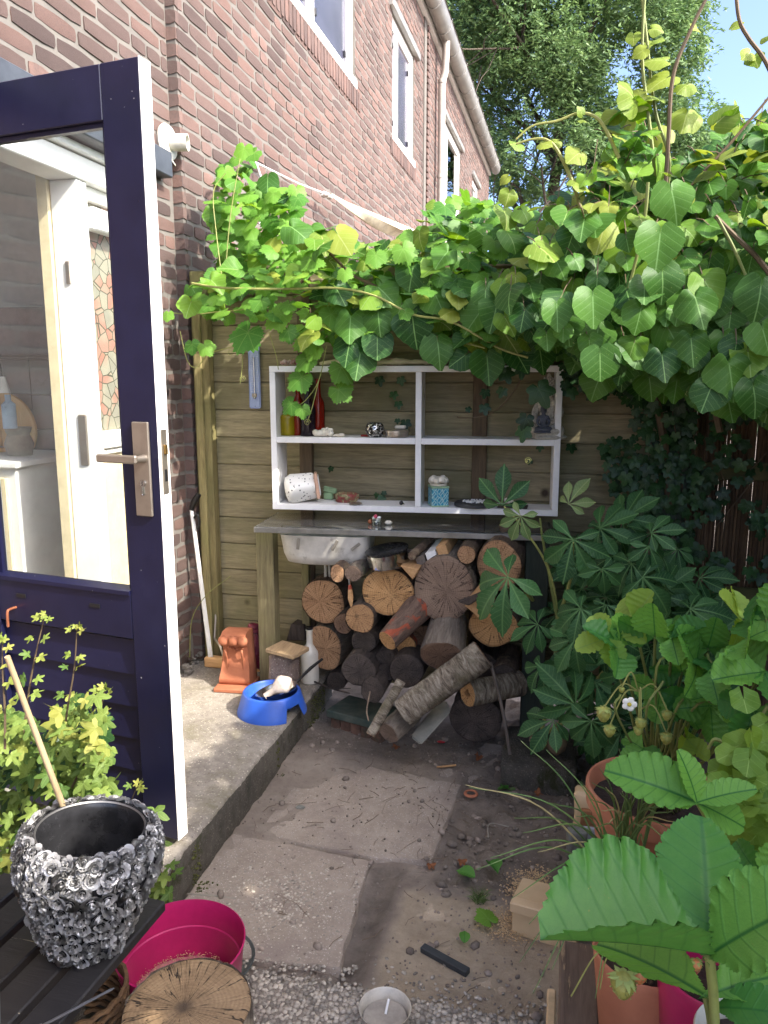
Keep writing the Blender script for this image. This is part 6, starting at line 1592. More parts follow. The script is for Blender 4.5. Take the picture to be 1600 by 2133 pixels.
# thermometer
th = thing('thermometer', 'pale blue metal wall thermometer hanging on the fence', 'thermometer', (-1.36, FY-.01, 1.19))
tA, tB = at(516, 720, y=FY-.012), at(544, 851, y=FY-.012)
m_tb = plain('pale blue enamel', (152, 166, 202), .35, dirt=.05)
bm = B(); vbox(bm, tA.x, tB.x-.002, FY-.012, FY-.005, tB.z, tA.z, .006); part('plate', bm, m_tb, th)
mx_ = (tA.x+tB.x)/2
bm = B(); tube(bm, [(mx_, FY-.016, tB.z+.05), (mx_, FY-.016, tA.z-.05)], .0028, 8); ball(bm, (mx_, FY-.017, tB.z+.047), .006, 2); part('glass_tube', bm, m_chrome, th, smooth=True)
bm = B(); vbox(bm, mx_-.011, mx_+.011, FY-.021, FY-.0125, tB.z+.05, tB.z+.066, .002); part('clip', bm, m_steel, th)
bm = B()
for k in range(22):
    zz = tB.z+.075+k*.0075; w = .013 if k % 5 == 0 else .008
    vbox(bm, mx_-.006-w, mx_-.006, FY-.0127, FY-.0121, zz-.0007, zz+.0007); vbox(bm, mx_+.006, mx_+.006+w, FY-.0127, FY-.0121, zz-.0007, zz+.0007)
part('scale_marks', bm, plain('white print', (206, 212, 228), .5), th)
bm = B(); ball(bm, ((tA.x+tB.x)/2, FY-.012, tB.z+.010), .002, 1); part('nail', bm, m_black, th)

# ================================================================== glass topped table with a basin under it
TM = Matrix.Translation((-1.222, 2.835, 0)) @ Matrix.Rotation(rad(5.2), 4, 'Z'); TWD = 1.19; TZ = .728; TD = .345
tb = thing('garden_table', 'low glass topped table on wooden posts in front of the fence', 'table', (-1.2, 2.85, -.17))
def tbx(a, b, c, d, e, f, bev=.002): bm = B(); vbox(bm, a, b, c, d, e, f, bev, M=TM); return bm
m_alu = mottled('tarnished aluminium', (112, 110, 104), (156, 154, 148), 9, .4, .2, 60, metal=.7, vary=0)
m_tglass = glassmat('table glass', (.74, .8, .77, 1), boost=3.2, haze=.18)
part('glass_top', tbx(.008, TWD-.008, .006, TD-.006, TZ-.001, TZ+.005, .0008), m_tglass, tb)
part('frame_rail', tbx(0, TWD, 0, .005, TZ-.019, TZ+.004), m_alu, tb); part('frame_rail', tbx(0, TWD, TD-.005, TD, TZ-.019, TZ+.004), m_alu, tb)
part('frame_rail', tbx(0, .005, .0055, TD-.0055, TZ-.019, TZ+.004), m_alu, tb); part('frame_rail', tbx(TWD-.005, TWD, .0055, TD-.0055, TZ-.019, TZ+.004), m_alu, tb)
m_legw = wood('greenish table post', (92, 84, 60), (142, 132, 96), 'z', 1, .85, .8, knots=(4, (60, 48, 34)), green=(116, 118, 70))
m_legd = wood('dark green painted post', (34, 42, 36), (58, 66, 54), 'z', 1, .8, .6, peel=((92, 86, 70), .66))
_a, _b = at(541, 1250, y=2.98), at(576, 1250, y=2.98)
bm = B(); vbox(bm, _a.x, _b.x, 2.955, 3.015, 0, TZ-.0195, .003); part('leg', bm, m_legw, tb)
part('leg', tbx(.115, .150, TD-.045, TD-.01, -.0, TZ-.0195, .003), m_legw, tb)
part('leg', tbx(TWD-.105, TWD-.015, .03, .09, -.20, TZ-.0195, .003), m_legd, tb, label='dark green painted right leg')
part('leg', tbx(TWD-.08, TWD-.03, TD-.05, TD-.01, -.20, TZ-.0195, .003), m_legd, tb)
for a in (.27, .55, .83): part('cross_bar', tbx(a, a+.018, .0055, TD-.0055, TZ-.017, TZ-.0015, .001), m_batt, tb)
# basin
bs = thing('ceramic_basin', 'dirty white ceramic basin hanging under the left of the glass table', 'basin', (-.94, 3.0, .57))
bc_ = at(686, 1135, y=2.99); m_basin = mottled('dirty ceramic', (150, 146, 136), (208, 204, 194), 6, .4, .2, 30, c3=(118, 112, 100), c3s=9, c3lo=.58, vary=0)
bm = B(); rg = []
for w, dd_, z, e_ in ((.150, .10, -.062, 3), (.168, .115, -.055, 3.5), (.180, .125, -.02, 4), (.187, .13, .05, 5), (.193, .135, .062, 5), (.185, .128, .062, 5), (.172, .118, -.02, 4), (.14, .09, -.05, 3)):
    q = []
    for k in range(44):
        a = 2*PI*k/44; ca, sa = math.cos(a), math.sin(a); n_ = (abs(ca)**e_+abs(sa)**e_)**(-1/e_); q.append(bm.verts.new(TM.to_3x3() @ Vector((w*ca*n_, dd_*sa*n_, z)) + bc_))
    rg.append(q)
for a_, b_ in zip(rg, rg[1:]):
    for k in range(44): bm.faces.new((a_[k], a_[(k+1) % 44], b_[(k+1) % 44], b_[k]))
bm.faces.new(rg[0][::-1]); bm.faces.new(rg[-1]); part('basin_body', bm, m_basin, bs, smooth=50)
bm = B(); q = bc_+Vector((-.055, .115, -.04)); tube(bm, [q, q+Vector((0, .0, -.15)), q+Vector((.0, .0, -.3))], .007, 12); tube(bm, [q+Vector((.018, .0, 0)), q+Vector((.018, .0, -.3))], .005, 10); part('drain_pipe', bm, m_plastic, bs, smooth=True)
for du, w in ((-.085, .1), (.06, .5), (.14, .9)):
    bm = B(); vbox(bm, -.006, .006, -.003, 0, -.012, .034, .001, M=Matrix.Translation(bc_+Vector((du, -.137+du*.09, .02))) @ Matrix.Rotation(w, 4, 'Y')); part('tape_strip', bm, plain('grey tape', (128, 122, 110), .6), bs)
# glass cup with beads on the table
c = TM @ Vector((.487, .10, TZ+.0055)); gc = thing('glass_tealight', 'small glass cup with coloured beads on the glass table top', 'glass cup', c)
bm = B(); lathe(bm, [(0, 0), (.018, 0), (.020, .004), (.021, .034), (.019, .034), (.017, .005), (0, .004)], 24, Matrix.Translation(c)); part('cup', bm, glassmat('cup glass', (.9, .92, .9, 1), boost=2), gc, smooth=40)
for k, (dx, dz, m) in enumerate(((-.004, .036, plain('pink bead', (190, 60, 90), .3)), (.01, .03, m_white), (-.012, .028, m_chrome), (.006, .022, m_white), (0, .014, m_chrome))):
    bm = B(); ball(bm, c+Vector((dx, 0, dz)), .009, 2); part('bead', bm, m, gc, smooth='all')
bm = B(); ball(bm, c+Vector((.045, .02, .010)), .012, 2, (1.4, 1, .8), .2, 4, 3); single('white_shell', bm, m_bone, 'white shell lying right of the glass cup on the table', 'shell', smooth='all')
bm = B(); ball(bm, c+Vector((-.032, .02, .010)), .010, 2, (1, 1, 1), .2, 4, 6); single('orange_bead', bm, plain('orange glass', (190, 110, 70), .2), 'orange bead left of the glass cup on the table', 'bead', smooth='all')

# ================================================================== things on the concrete step
m_terra = mottled('terracotta', (156, 92, 62), (184, 116, 84), 7, .8, .25, 90, .002, vary=0)
m_terrap = mottled('terracotta pot clay', (150, 92, 66), (184, 122, 92), 4, .75, .15, 90, .001, c3=(190, 150, 124), c3s=4, c3lo=.6, vary=.05)
tc_ = thing('terracotta_corbel', 'orange terracotta scroll shaped corbel standing by the fence post', 'ornament', at(500, 1425, z=0))
c = at(501, 1424, z=0); s = mpp(c); CM = Matrix.Translation(c) @ Matrix.Rotation(rad(6), 4, 'Z')
pf = [(-.02, .018), (-.02, .245), (.02, .252), (.066, .252), (.088, .24), (.094, .222), (.088, .204), (.07, .196), (.062, .18), (.062, .12), (.072, .075), (.086, .05), (.088, .034), (.078, .020)]
bm = B(); vs = poly_prism(bm, [(-a+.02, b) for a, b in pf], -.058, .050, 'x')
for v in vs:
    if v.co.z < .15: v.co.x *= 1+.35*(.15-v.co.z)/.15
    v.co = CM @ v.co
bmesh.ops.bevel(bm, geom=[e for e in bm.edges if len(e.link_faces) == 2 and e.calc_face_angle(0) > .9], offset=.008, segments=3, affect='EDGES'); part('corbel_body', bm, m_terra, tc_, smooth=45)
bm = B(); vbox(bm, -.085, .075, -.11, .05, 0, .019, .004, M=CM); part('corbel_foot', bm, m_terra, tc_)
bm = B(); 
for x in (-.045, 0, .04): ball(bm, CM @ Vector((x, -.074, .222)), .024, 2, (.95, .8, 1))
part('scroll', bm, m_terra, tc_, smooth='all')
bm = B()
for sx in (-1, 1): tube(bm, [CM @ Vector((sx*.036+(-.004), -.046-.02*(1-t)*(t < .3), .18-.12*t)) for t in [i/8 for i in range(9)]], .005, 6)
for k in range(7): ball(bm, CM @ Vector((-.03+k*.01, -.045, .185-.004*abs(3-k)*.2-.014*math.exp(-((k-3)/1.2)**2))), .008, 1)
part('leaf_relief', bm, m_terra, tc_, smooth='all')
c = at(584, 1456, z=0); cs = thing('concrete_post_stump', 'short rough concrete post stump with exposed stones, white bottle beside it', 'concrete block', c)
bm = B(); vbox(bm, -.056, .050, -.0, .10, 0, .19, .012, M=Matrix.Translation(c) @ Matrix.Rotation(-.1, 4, 'Z')); bmesh.ops.subdivide_edges(bm, edges=bm.edges[:], cuts=6, use_grid_fill=True); wobble(bm, .008, 22)
part('stump_body', bm, aggregate('rough pinkish aggregate', (112, 96, 88), (150, 134, 124), ((110, 84, 76), (190, 178, 166)), 130, bump=1.3), cs, smooth='all')
bm = B(); vbox(bm, -.068, .072, -.02, .10, .197, .215, .003, M=Matrix.Translation(c) @ Matrix.Rotation(-.25, 4, 'Z') @ Matrix.Rotation(.06, 4, 'Y'))
single('wood_block', bm, wood('weathered split board', (128, 104, 76), (178, 152, 116), 'y', 1, .85, .6), 'small weathered board piece lying on top of the concrete stump', 'board')
c = at(648, 1417, z=0); m_jug = mottled('cream stoneware', (222, 214, 194), (236, 230, 214), 9, .35, .1, 60, .001, c3=(170, 150, 116), c3s=28, c3lo=.66, vary=0, coat=.3)
bottle('stone_bottle', 'tall cream stoneware bottle with black cap standing on the step edge', c+Vector((0, -.01, 0)), 0, 0, .041, .240, m_jug, .36, .34, m_black)
# blue bowl
m_bluep = plain('blue plastic', (46, 92, 188), .42, dirt=.09, ds=7, bump=.2)
c = at(540, 1510, z=0)+Vector((0, .135, 0)); bb = thing('dog_bowl', 'bright blue plastic dog bowl with grip cut outs standing on the step edge', 'bowl', c)
bm = B(); N = 72; prof_b = [(.140, .0), (.138, .012), (.136, .016), (.116, .082), (.112, .087), (.105, .087), (.101, .080), (.094, .028), (.08, .020), (0, .018)]
rg = lathe(bm, prof_b[:-1], N, None)
cc = bm.verts.new((0, 0, .018))
for k in range(N): bm.faces.new((rg[-1][k], rg[-1][(k+1) % N], cc))
for r in rg:                         # arched grip openings on both sides: lift the hem
    for k, v in enumerate(r):
        a = 2*PI*k/N
        for a0 in (rad(-25), rad(155)):
            dlt = abs((a-a0+PI) % (2*PI)-PI)
            if dlt < .34 and r in rg[:3]:
                f = min(1, (.34-dlt)/.07); zt = .05*f; rr0 = .14-.0235*(zt/.066); v.co.z = max(v.co.z, zt + v.co.z*.2); v.co.x = rr0*math.cos(a); v.co.y = rr0*math.sin(a)
for v in bm.verts: v.co = c+v.co
part('bowl_body', bm, m_bluep, bb, smooth=60)
SC = c+Vector((.018, .012, .078)); SMx = Matrix.Translation(SC) @ Euler((rad(-6), rad(-14), rad(20))).to_matrix().to_4x4()
sv_ = thing('saucepan', 'small steel pan with black handle lying in the blue bowl', 'pan', SC)
bm = B(); lathe(bm, [(0, -.035), (.06, -.035), (.076, -.02), (.084, .012), (.087, .013), (.082, .011), (.072, -.018), (.056, -.031), (0, -.031)], 40, SMx); part('pan_body', bm, m_chrome, sv_, smooth=50)
bm = B(); P_ = [SMx @ Vector(q) for q in ((.080, .02, .006), (.11, .035, .022), (.15, .055, .04), (.205, .08, .058))]; tube(bm, P_, [.006, .009, .012, .009], 10, squash=.6); part('handle', bm, m_black, sv_, smooth=True)
bm = B()
for k in range(16): ball(bm, SMx @ Vector((R_(-.05, .03), R_(-.04, .04), -.018+R_(0, .012))), R_(.009, .017), 1, (1.2, .8, .8), .6, 5, k)
single('charcoal', bm, mottled('charcoal', (24, 24, 26), (60, 60, 64), 30, .8, .8, 60), 'pieces of charcoal lying in the small pan in the blue bowl', 'charcoal', kind=None, smooth=20)
FC = SC+Vector((.012, -.055, .030)); fn = thing('white_funnel', 'white plastic funnel lying on its side in the small pan', 'funnel', FC)
ax = Vector((.62, .35, .42)); FM = frame(FC, Vector((0, 0, 1)).cross(ax), ax)
bm = B(); lathe(bm, [(.011, -.045), (.013, -.045), (.0135, -.012), (.020, 0), (.036, .030), (.038, .040), (.034, .052), (.012, .075), (0, .080)], 28, FM); part('funnel_body', bm, plain('grubby white plastic', (206, 192, 180), .4, dirt=.2), fn, smooth=50)
# litter grabber leaning on the corner
gr_ = thing('litter_grabber', 'white tubular litter grabber with black handle leaning in the wall corner', 'litter grabber', at(441, 1388, z=0))
g0, g1 = at(440, 1388, z=0.0), at(399, 1062, y=3.11); d = g1-g0
bm = B(); tube(bm, [g0+d*.04, g0+d*.5, g1], .009, 10); tube(bm, [g0+d*.04+Vector((.012, 0, 0)), g1+Vector((.012, 0, -.05))], .003, 6); part('tube', bm, m_white, gr_, smooth=True)
bm = B(); P_ = curve([g1, g1+Vector((.006, 0, .02)), g1+Vector((.03, -.01, .055)), g1+Vector((.045, -.01, .075))], 5); tube(bm, P_, [.012, .012, .013, .013, .014, .014, .015, .016, .016, .015, .015, .013, .013, .013, .013, .012][:len(P_)], 10)
tube(bm, curve([g1+Vector((.012, 0, -.035)), g1+Vector((.035, -.012, -.02)), g1+Vector((.042, -.012, -.05)), g1+Vector((.036, -.01, -.075))], 5), .006, 8); part('grip', bm, m_black, gr_, smooth=True)
bm = B(); tube(bm, [g0, g0+d*.045], .013, 8); part('tip', bm, m_black, gr_, smooth=True)
bm = B(); P_ = curve([at(447, 1330, y=3.15), at(458, 1345, y=3.13), at(466, 1368, y=3.12), at(467, 1376, y=3.12)], 6); tube(bm, P_, .006, 8); tube(bm, [at(447, 1330, y=3.15), at(450, 1270, y=3.18)], .006, 8)
single('garden_hook', bm, m_steel, 'curved grey metal prong hanging beside the litter grabber', 'hook', smooth=True)
bm = B(); a, b = at(425, 1382, z=0.02), at(550, 1378, z=.02); vbox(bm, 0, (b-a).length, 0, .045, -.018, .028, .004, M=frame(a, Vector((0, 1, 0)), (0, 0, 1)))
single('timber_beam', bm, wood('fresh timber', (176, 132, 84), (208, 166, 116), 'x', 1, .8, .3), 'short pale timber beam lying on the step along the fence foot', 'beam')
bg_ = thing('wrapped_bag', 'crumpled dark red plastic bag behind the terracotta corbel', 'bag', at(540, 1370, z=0))
bm = B(); q = at(536, 1335, y=3.08); ball(bm, q+Vector((0, 0, -.035)), .075, 3, (.5, .4, 1.15), .5, 5, 4); ball(bm, q+Vector((-.01, 0, .055)), .042, 3, (.9, .6, .5), .7, 6, 9)
t = NT('dark red wrapper'); v = t.coords(rnd=False); n = t.noise(v, 26, 5, .7, .8); m_wrap = t.done(t.ramp(n, [(.4, (104, 24, 46)), (.62, (130, 44, 66)), (.7, (196, 180, 184))]), .3, t.bump(n, .8, .01)); part('bag_body', bm, m_wrap, bg_, smooth='all')
cb_ = at(365, 1380, z=0.0); bm = B(); P_ = B(); P_.free(); lathe(bm, [(0, 0), (.036, 0), (.04, .01), (.04, .13), (.014, .17), (.014, .2), (0, .2)], 20, Matrix.Translation(cb_+Vector((-.06, 0, .042))) @ Matrix.Rotation(rad(88), 4, 'Y') @ Matrix.Rotation(.4, 4, 'X'))
single('clear_bottle', bm, glassmat('clear bottle plastic', (.86, .86, .84, 1), boost=2), 'clear plastic bottle lying at the foot of the brick wall behind the door', 'bottle', smooth=40)
# broken mortar pieces at the wall foot
bm = B()
for k in range(16): ball(bm, (XN+.02+abs(random.gauss(0, .02)), R_(2.95, 3.15), R_(.0, .05)), R_(.008, .022), 1, (1, 1, .8), .5, 5, k)
single('mortar_rubble', bm, m_mortar2, 'crumbled mortar rubble at the foot of the wall corner', 'rubble', kind='stuff', smooth=20)

# ================================================================== odd things on the ground
bmx = at(990, 1500, z=-.16)
pvr = thing('paver_stack', 'low row of old bricks with a green edged paver on top, under the log pile', 'bricks', (-.85, 3.0, -.18))
a, b = at(688, 1492, y=2.93), at(790, 1512, y=2.86)
PMx = Matrix.Translation(Vector((a.x, a.y, 0))) @ Matrix.Rotation(math.atan2(b.y-a.y, b.x-a.x), 4, 'Z')
bm = B(); vbox(bm, -.015, .25, -.01, .17, a.z-.002, a.z+.030, .003, M=PMx); part('green_paver', bm, m_greenedge, pvr)
m_oldb = mottled('old mossy brick', (84, 62, 50), (128, 96, 78), 14, .9, .7, 60, .004, c3=(70, 74, 58), c3s=9, c3lo=.52, vary=.25)
for k in range(5):
    bm = B(); vbox(bm, .0+k*.05, .046+k*.05, 0, .1, -.19, a.z-.004, .004, jit=.001, M=PMx); part('brick', bm, m_oldb, pvr)
P2 = [at(856, 1534, y=2.60), at(877, 1552, y=2.56), at(940, 1482, y=2.68), at(929, 1458, y=2.74), at(912, 1462, y=2.78)]
bm = B(); A = [bm.verts.new(q) for q in P2]; nv_ = Vector((-.25, 1, -.55)).normalized()*.055; Bv = [bm.verts.new(q+nv_) for q in P2]; bm.faces.new(A); bm.faces.new(Bv[::-1])
for i in range(5): bm.faces.new((A[i], Bv[i], Bv[(i+1) % 5], A[(i+1) % 5]))
bmesh.ops.bevel(bm, geom=bm.edges[:], offset=.006, segments=2, affect='EDGES'); single('stone_slab', bm, m_stone, 'long grey stone slab leaning against the birch trunk from the ground', 'stone', smooth=40)
bm = B(); P_ = [at(1022, 1380, y=2.72), at(1045, 1470, y=2.68), at(1063, 1572, y=2.62)]; tube(bm, curve(P_, 6), .0065, 8); single('metal_rod', bm, plain('dull metal rod', (104, 94, 86), .45, metal=.5), 'thin grey metal rod leaning before the right side of the log pile', 'rod', smooth=True)
bm = B(); tube(bm, curve([at(771, 1440, y=2.66), at(764, 1480, y=2.64), at(768, 1502, y=2.62)], 5), .003, 6); single('twig', bm, m_twig, 'short curved dry twig hanging over the green edged paver', 'twig', smooth=True)
bm = B(); tube(bm, curve([at(650, 1418, z=.012), at(690, 1434, z=.01), at(728, 1444, y=2.78)], 5), [.004]*6+[.003]*5, 6); tube(bm, [at(690, 1434, z=.01), at(730, 1434, y=2.8)], .002, 5); single('twig', bm, K_dark, 'forked dark twig lying on the step corner by the white bottle', 'twig', smooth=True)
# curb block right of the pile
bm = B(); a, b = at(1040, 1612, z=-.10), at(1200, 1612, z=-.10)
vbox(bm, a.x+.0, b.x-.0, 2.66, 2.98, -.24, -.072, .008); bmesh.ops.subdivide_edges(bm, edges=bm.edges[:], cuts=4, use_grid_fill=True); wobble(bm, .006, 20)
single('curb_block', bm, m_riser, 'rough dark concrete block beneath the horse chestnut shrub', 'concrete block', smooth='all')
bm = B(); ball(bm, at(1116, 1545, y=2.72), .022, 3, (1, .8, 1), .5, 4, 2); single('brown_stone', bm, mottled('brown flint', (118, 88, 66), (170, 140, 112), 20, .6, .6), 'round brown stone lying on the dark concrete block', 'stone', smooth='all')
bm = B(); ball(bm, at(1160, 1550, y=2.74), .040, 3, (.9, .7, 1.05), .25, 4, 5); single('sandstone', bm, mottled('dull sandstone', (110, 94, 70), (140, 122, 94), 20, .8, .5), 'larger dull sandstone lump on the dark concrete block', 'stone', smooth='all')
m_deadl = leafmat('dead leaf', (104, 62, 40), (140, 90, 58), (90, 60, 40), 'pal', .8, .1)
Ldead = mkvar(3, lambda b_, u_, i: polar_leaf(b_, u_, ivy_f, 30, R_(-1.2, 1.2), .12, 4, R_(-.6, .8), i), 'leaf', m_deadl)
def gl(name, label, u, v, s, meshes, cat='leaf', z=-.165):
    p = at(u, v, z=z); me = random.choice(meshes).copy(); me.name = name
    return single(name, me, None, label, cat, M=frame(p+Vector((0, 0, .012)), (R_(-1, 1), R_(-1, 1), .1), (R_(-.3, .3), R_(-.3, .3), 1), s))
gl('dead_leaf', 'curled orange brown dead leaf before the black bottom log', 998, 1582, .045, Ldead); gl('dead_leaf', 'small reddish dead leaf by the curb block edge', 1118, 1660, .04, Ldead)
gl('dead_leaf', 'brown dead leaf in the dirt left of the leaning stone slab', 828, 1560, .05, Ldead); gl('dead_leaf', 'rusty dead leaf at the near corner of the far paving slab', 895, 1808, .035, Ldead, z=-.175)
gl('dead_leaf', 'crumpled dead leaf in the soil right of the far slab', 960, 1800, .035, Ldead, z=-.175)
m_redp = plain('red petal', (170, 24, 30), .4); bm = B(); ball(bm, at(919, 1545, z=-.16), .014, 2, (1.2, .7, .35), .3, 4, 3); single('red_petal', bm, m_redp, 'single bright red petal on the soil before the log pile', 'petal', smooth='all')
bm = B(); N_ = 24; q = at(981, 1656, z=-.165); pts = [q+Vector((.021*math.cos(2*PI*k/N_), .021*math.sin(2*PI*k/N_), .006)) for k in range(N_+1)]; tube(bm, pts, .004, 6, cap=False, squash=1.5); single('clay_ring', bm, m_terra, 'small terracotta ring lying at the edge of the far slab', 'ring', smooth=True)
gl('fallen_leaf', 'green fallen leaf with serrated edge right of the notch in the slabs', 952, 1822, .06, L_slet, z=-.175); gl('fallen_leaf', 'folded green fallen leaf on the soil before the sawdust', 1036, 1826, .06, L_slet, z=-.175)
gl('fallen_leaf', 'pale green fallen leaf on the sandy slab by the cream box', 1017, 1922, .07, L_grape); gl('fallen_leaf', 'small dark green leaf lying on the sandy slab', 968, 1948, .035, L_slet)
gl('fallen_leaf', 'little green leaf in the dark soil under the curb block', 1058, 1650, .04, L_straw, z=-.175)
bm = B(); P_ = [at(880, 1970, z=-.165), at(930, 2000, z=-.166), at(975, 2026, z=-.17)]; vbox(bm, 0, (P_[2]-P_[0]).length, -.011, .011, -.014, .003, .002, M=frame(P_[0], Vector((0, 0, 1)).cross(P_[2]-P_[0]), (0, 0, 1)))
single('plastic_strip', bm, plain('dark grey plastic', (58, 62, 64), .5), 'dark grey plastic edging strip half buried between gravel and sandy slab', 'edging')
bm = B(); tube(bm, [at(385, 1862, z=-.16), at(440, 1866, z=-.158), at(492, 1872, z=-.16)], .0028, 6); single('straight_twig', bm, plain('pale twig', (150, 142, 128), .8), 'straight pale twig on the paving behind the pink tub', 'twig', smooth=True)
bm = B(); tube(bm, curve([at(1060, 1722, z=-.165), at(1020, 1716, z=-.16), at(1017, 1745, z=-.165)], 5), .002, 5); single('bent_twig', bm, plain('bleached twig', (150, 142, 128), .8), 'bent pale twig in the soil right of the far slab', 'twig', smooth=True)
bm = B(); tube(bm, [at(910, 1598, z=-.16), at(950, 1594, z=-.158)], .004, 6); single('wood_sliver', bm, m_split, 'short tan wood sliver on the soil before the log pile', 'twig', smooth=True)
bm = B(); ball(bm, at(625, 1681, z=-.158), .014, 2, (1.2, .8, .55), .5, 4, 3); single('pale_pebble', bm, m_stone, 'single pale grey pebble on the left of the far slab', 'pebble', smooth=20)
bm = B()
for k in range(70):
    a = R_(0, 6.28); q = at(1000, 1872, z=-.18)+Vector((R_(-.012, .012), R_(-.03, .01), 0)); h = R_(.015, .04)
    tube(bm, [q, q+Vector((math.cos(a)*h*.5, math.sin(a)*h*.5, h*.6)), q+Vector((math.cos(a)*h, math.sin(a)*h, h*.7))], [.001, .0008, .0002], 3)
single('grass_tuft', bm, m_grass, 'small green grass tuft in the soil beside the sandy slab', 'grass', kind='stuff')
pp = []
for k in range(2600):
    cx, cy = random.choice(((1120, 1840), (1060, 1930), (1150, 1900), (1100, 1860))); q = at(cx, cy, z=-.17); x, y = random.gauss(q.x, .035), random.gauss(q.y, .035); pp.append((x, y, max(gz(x, y), -.165 if x < 0 else -9)+.002, R_(.0012, .0035)))
so_ = pebble_mesh(pp, 'sawdust', m_saw, ground, .6)
# candle cup at the bottom edge
c = at(802, 2110, z=-.10); cc_ = thing('candle_cup', 'white cup with a candle stub at the bottom edge of the picture', 'cup', (c.x, c.y, -.17)); Mc = Matrix.Translation((c.x, c.y, -.172))
bm = B(); lathe(bm, [(0, 0), (.045, 0), (.058, .085), (.060, .087), (.057, .085), (.052, .05), (0, .05)], 36, Mc); part('cup_body', bm, plain('cream cup', (204, 196, 180), .4), cc_, smooth=50)
bm = B(); lathe(bm, [(0, .0505), (.0505, .0505), (.05, .062), (0, .064)], 30, Mc); part('wax', bm, plain('grey wax', (176, 166, 152), .5), cc_, smooth=50)
bm = B(); tube(bm, [Mc @ Vector((.0, .005, .064)), Mc @ Vector((.002, .03, .082))], .003, 6); part('wick', bm, m_white, cc_)

# ================================================================== right foreground: plank bench, pots
m_plank = wood('dark flaked plank', (78, 64, 52), (118, 100, 84), 'y', 1, .8, .6, vary=.05, peel=((168, 144, 112), .56))
pb_ = thing('plank_bench', 'old low plank bench with flaked brown paint carrying the flower pots', 'bench', (.4, 1.0, -.17))
ax_, bx_ = at(1166, 1962, z=.12), at(1240, 1962, z=.12)
for k in range(6):
    x0 = ax_.x+k*(bx_.x-ax_.x+.012); bm = B(); vbox(bm, x0, x0+(bx_.x-ax_.x), .35, ax_.y-(.0 if k < 1 else .0)+R_(-.01, .01), .098, .12, .003); part('plank', bm, m_plank, pb_)
for xx in (ax_.x+.01, ax_.x+.34):
    for yy in (.45, ax_.y-.12):
        bm = B(); vbox(bm, xx, xx+.04, yy, yy+.04, -.19, .0975, .003); part('leg', bm, m_plank, pb_)
bm = B(); vbox(bm, ax_.x-.022, ax_.x-.004, .5, ax_.y-.10, -.02, .09, .003); single('cream_board', bm, plain('cream board edge', (214, 184, 140), .6), 'cream board leaning along the left edge of the plank bench', 'board')
m_potsoil = mottled('potting soil', (34, 26, 22), (66, 52, 42), 26, .97, 1, 60, .01, c3=(110, 92, 76), c3s=24, c3lo=.62)
def pot(name, label, c, rt, h, mat, rb=None, rim=True, soil=.03, n=48, cat='pot'):
    """c: centre of the rim"""
    rb = rb or rt*.68; o = thing(name, label, cat, c-Vector((0, 0, h))); M = Matrix.Translation(c)
    pf = [(0, -h), (rb, -h), (rb+.004, -h+.004)] + ([(rt-.014, -.055), (rt-.004, -.052), (rt-.001, -.006), (rt-.003, -.001), (rt-.009, 0), (rt-.013, -.004)] if rim else [(rt-.004, -.02), (rt-.001, -.004), (rt-.003, 0), (rt-.006, -.002)]) + [(rt-.020, -.06), (rb-.012, -h+.015), (0, -h+.015)]
    bm = B(); lathe(bm, pf, n, M); part('pot_body', bm, mat, o, smooth=50)
    bm = B(); rs = rt-.018; rg_ = lathe(bm, [(0, -soil+.006), (rs*.4, -soil+.004), (rs*.7, -soil), (rs, -soil-.004)], 36, M)
    for r_2 in rg_:
        for v_ in r_2: v_.co.z += noise.noise(v_.co*60)*.006
    part('soil', bm, m_potsoil, o, smooth='all'); return o
P1 = at(1366, 1640, z=.30); e1_, e2_ = at(1224, 1640, z=.30), at(1508, 1640, z=.30); R1 = (e2_-e1_).length/2*1.0
pot('terracotta_pot', 'large terracotta pot with strawberry plants in front of the chestnut shrub', P1, R1, .27, m_terrap, soil=.045)
bm = B(); vbox(bm, P1.x-.13, P1.x+.14, P1.y-.13, P1.y+.13, -.19, .029, .006); single('paving_block', bm, m_paver, 'concrete block carrying the large terracotta pot', 'concrete block')
P2_ = at(1345, 1975, z=.345); e1_ = at(1236, 1975, z=.345); R2 = (P2_-e1_).length
pot('terracotta_pot', 'terracotta pot at the lower right holding an unripe strawberry, left of the magenta pot', P2_, R2, .22, m_terrap, rim=False, soil=.03)
P3 = at(1500, 2010, z=.40); e1_ = at(1350, 1990, z=.40); R3 = (P3-e1_).length*.9
pot('magenta_pot', 'magenta plastic pot tilted behind the stem of the nearest strawberry leaf', P3, R3, .26, m_pink, rim=False, soil=.06)
P4 = at(1590, 1960, z=.36); pot('white_pot', 'white plastic pot at the right edge holding a strawberry plant', P4+Vector((.05, .12, 0)), .12, .22, m_plastic, rim=False, soil=.02)
P6 = at(1560, 2160, z=.46); pot('cream_bowl_pot', 'cream pot rim at the bottom right corner of the picture', P6, .07, .2, m_plastic, rim=False, soil=.015)
P5 = at(1600, 1740, z=.28); pot('dark_pot', 'dark pot of round yellow green leaves at the right edge', P5+Vector((.06, 0, -.05)), .15, .24, m_greyg if False else m_greypaint, rim=False, soil=.02)
PC = at(1300, 1830, z=.27); pot('chive_pot', 'small clay pot of chives half hidden behind the big strawberry leaf', PC, .062, .148, m_terrap, rim=True, soil=.012)
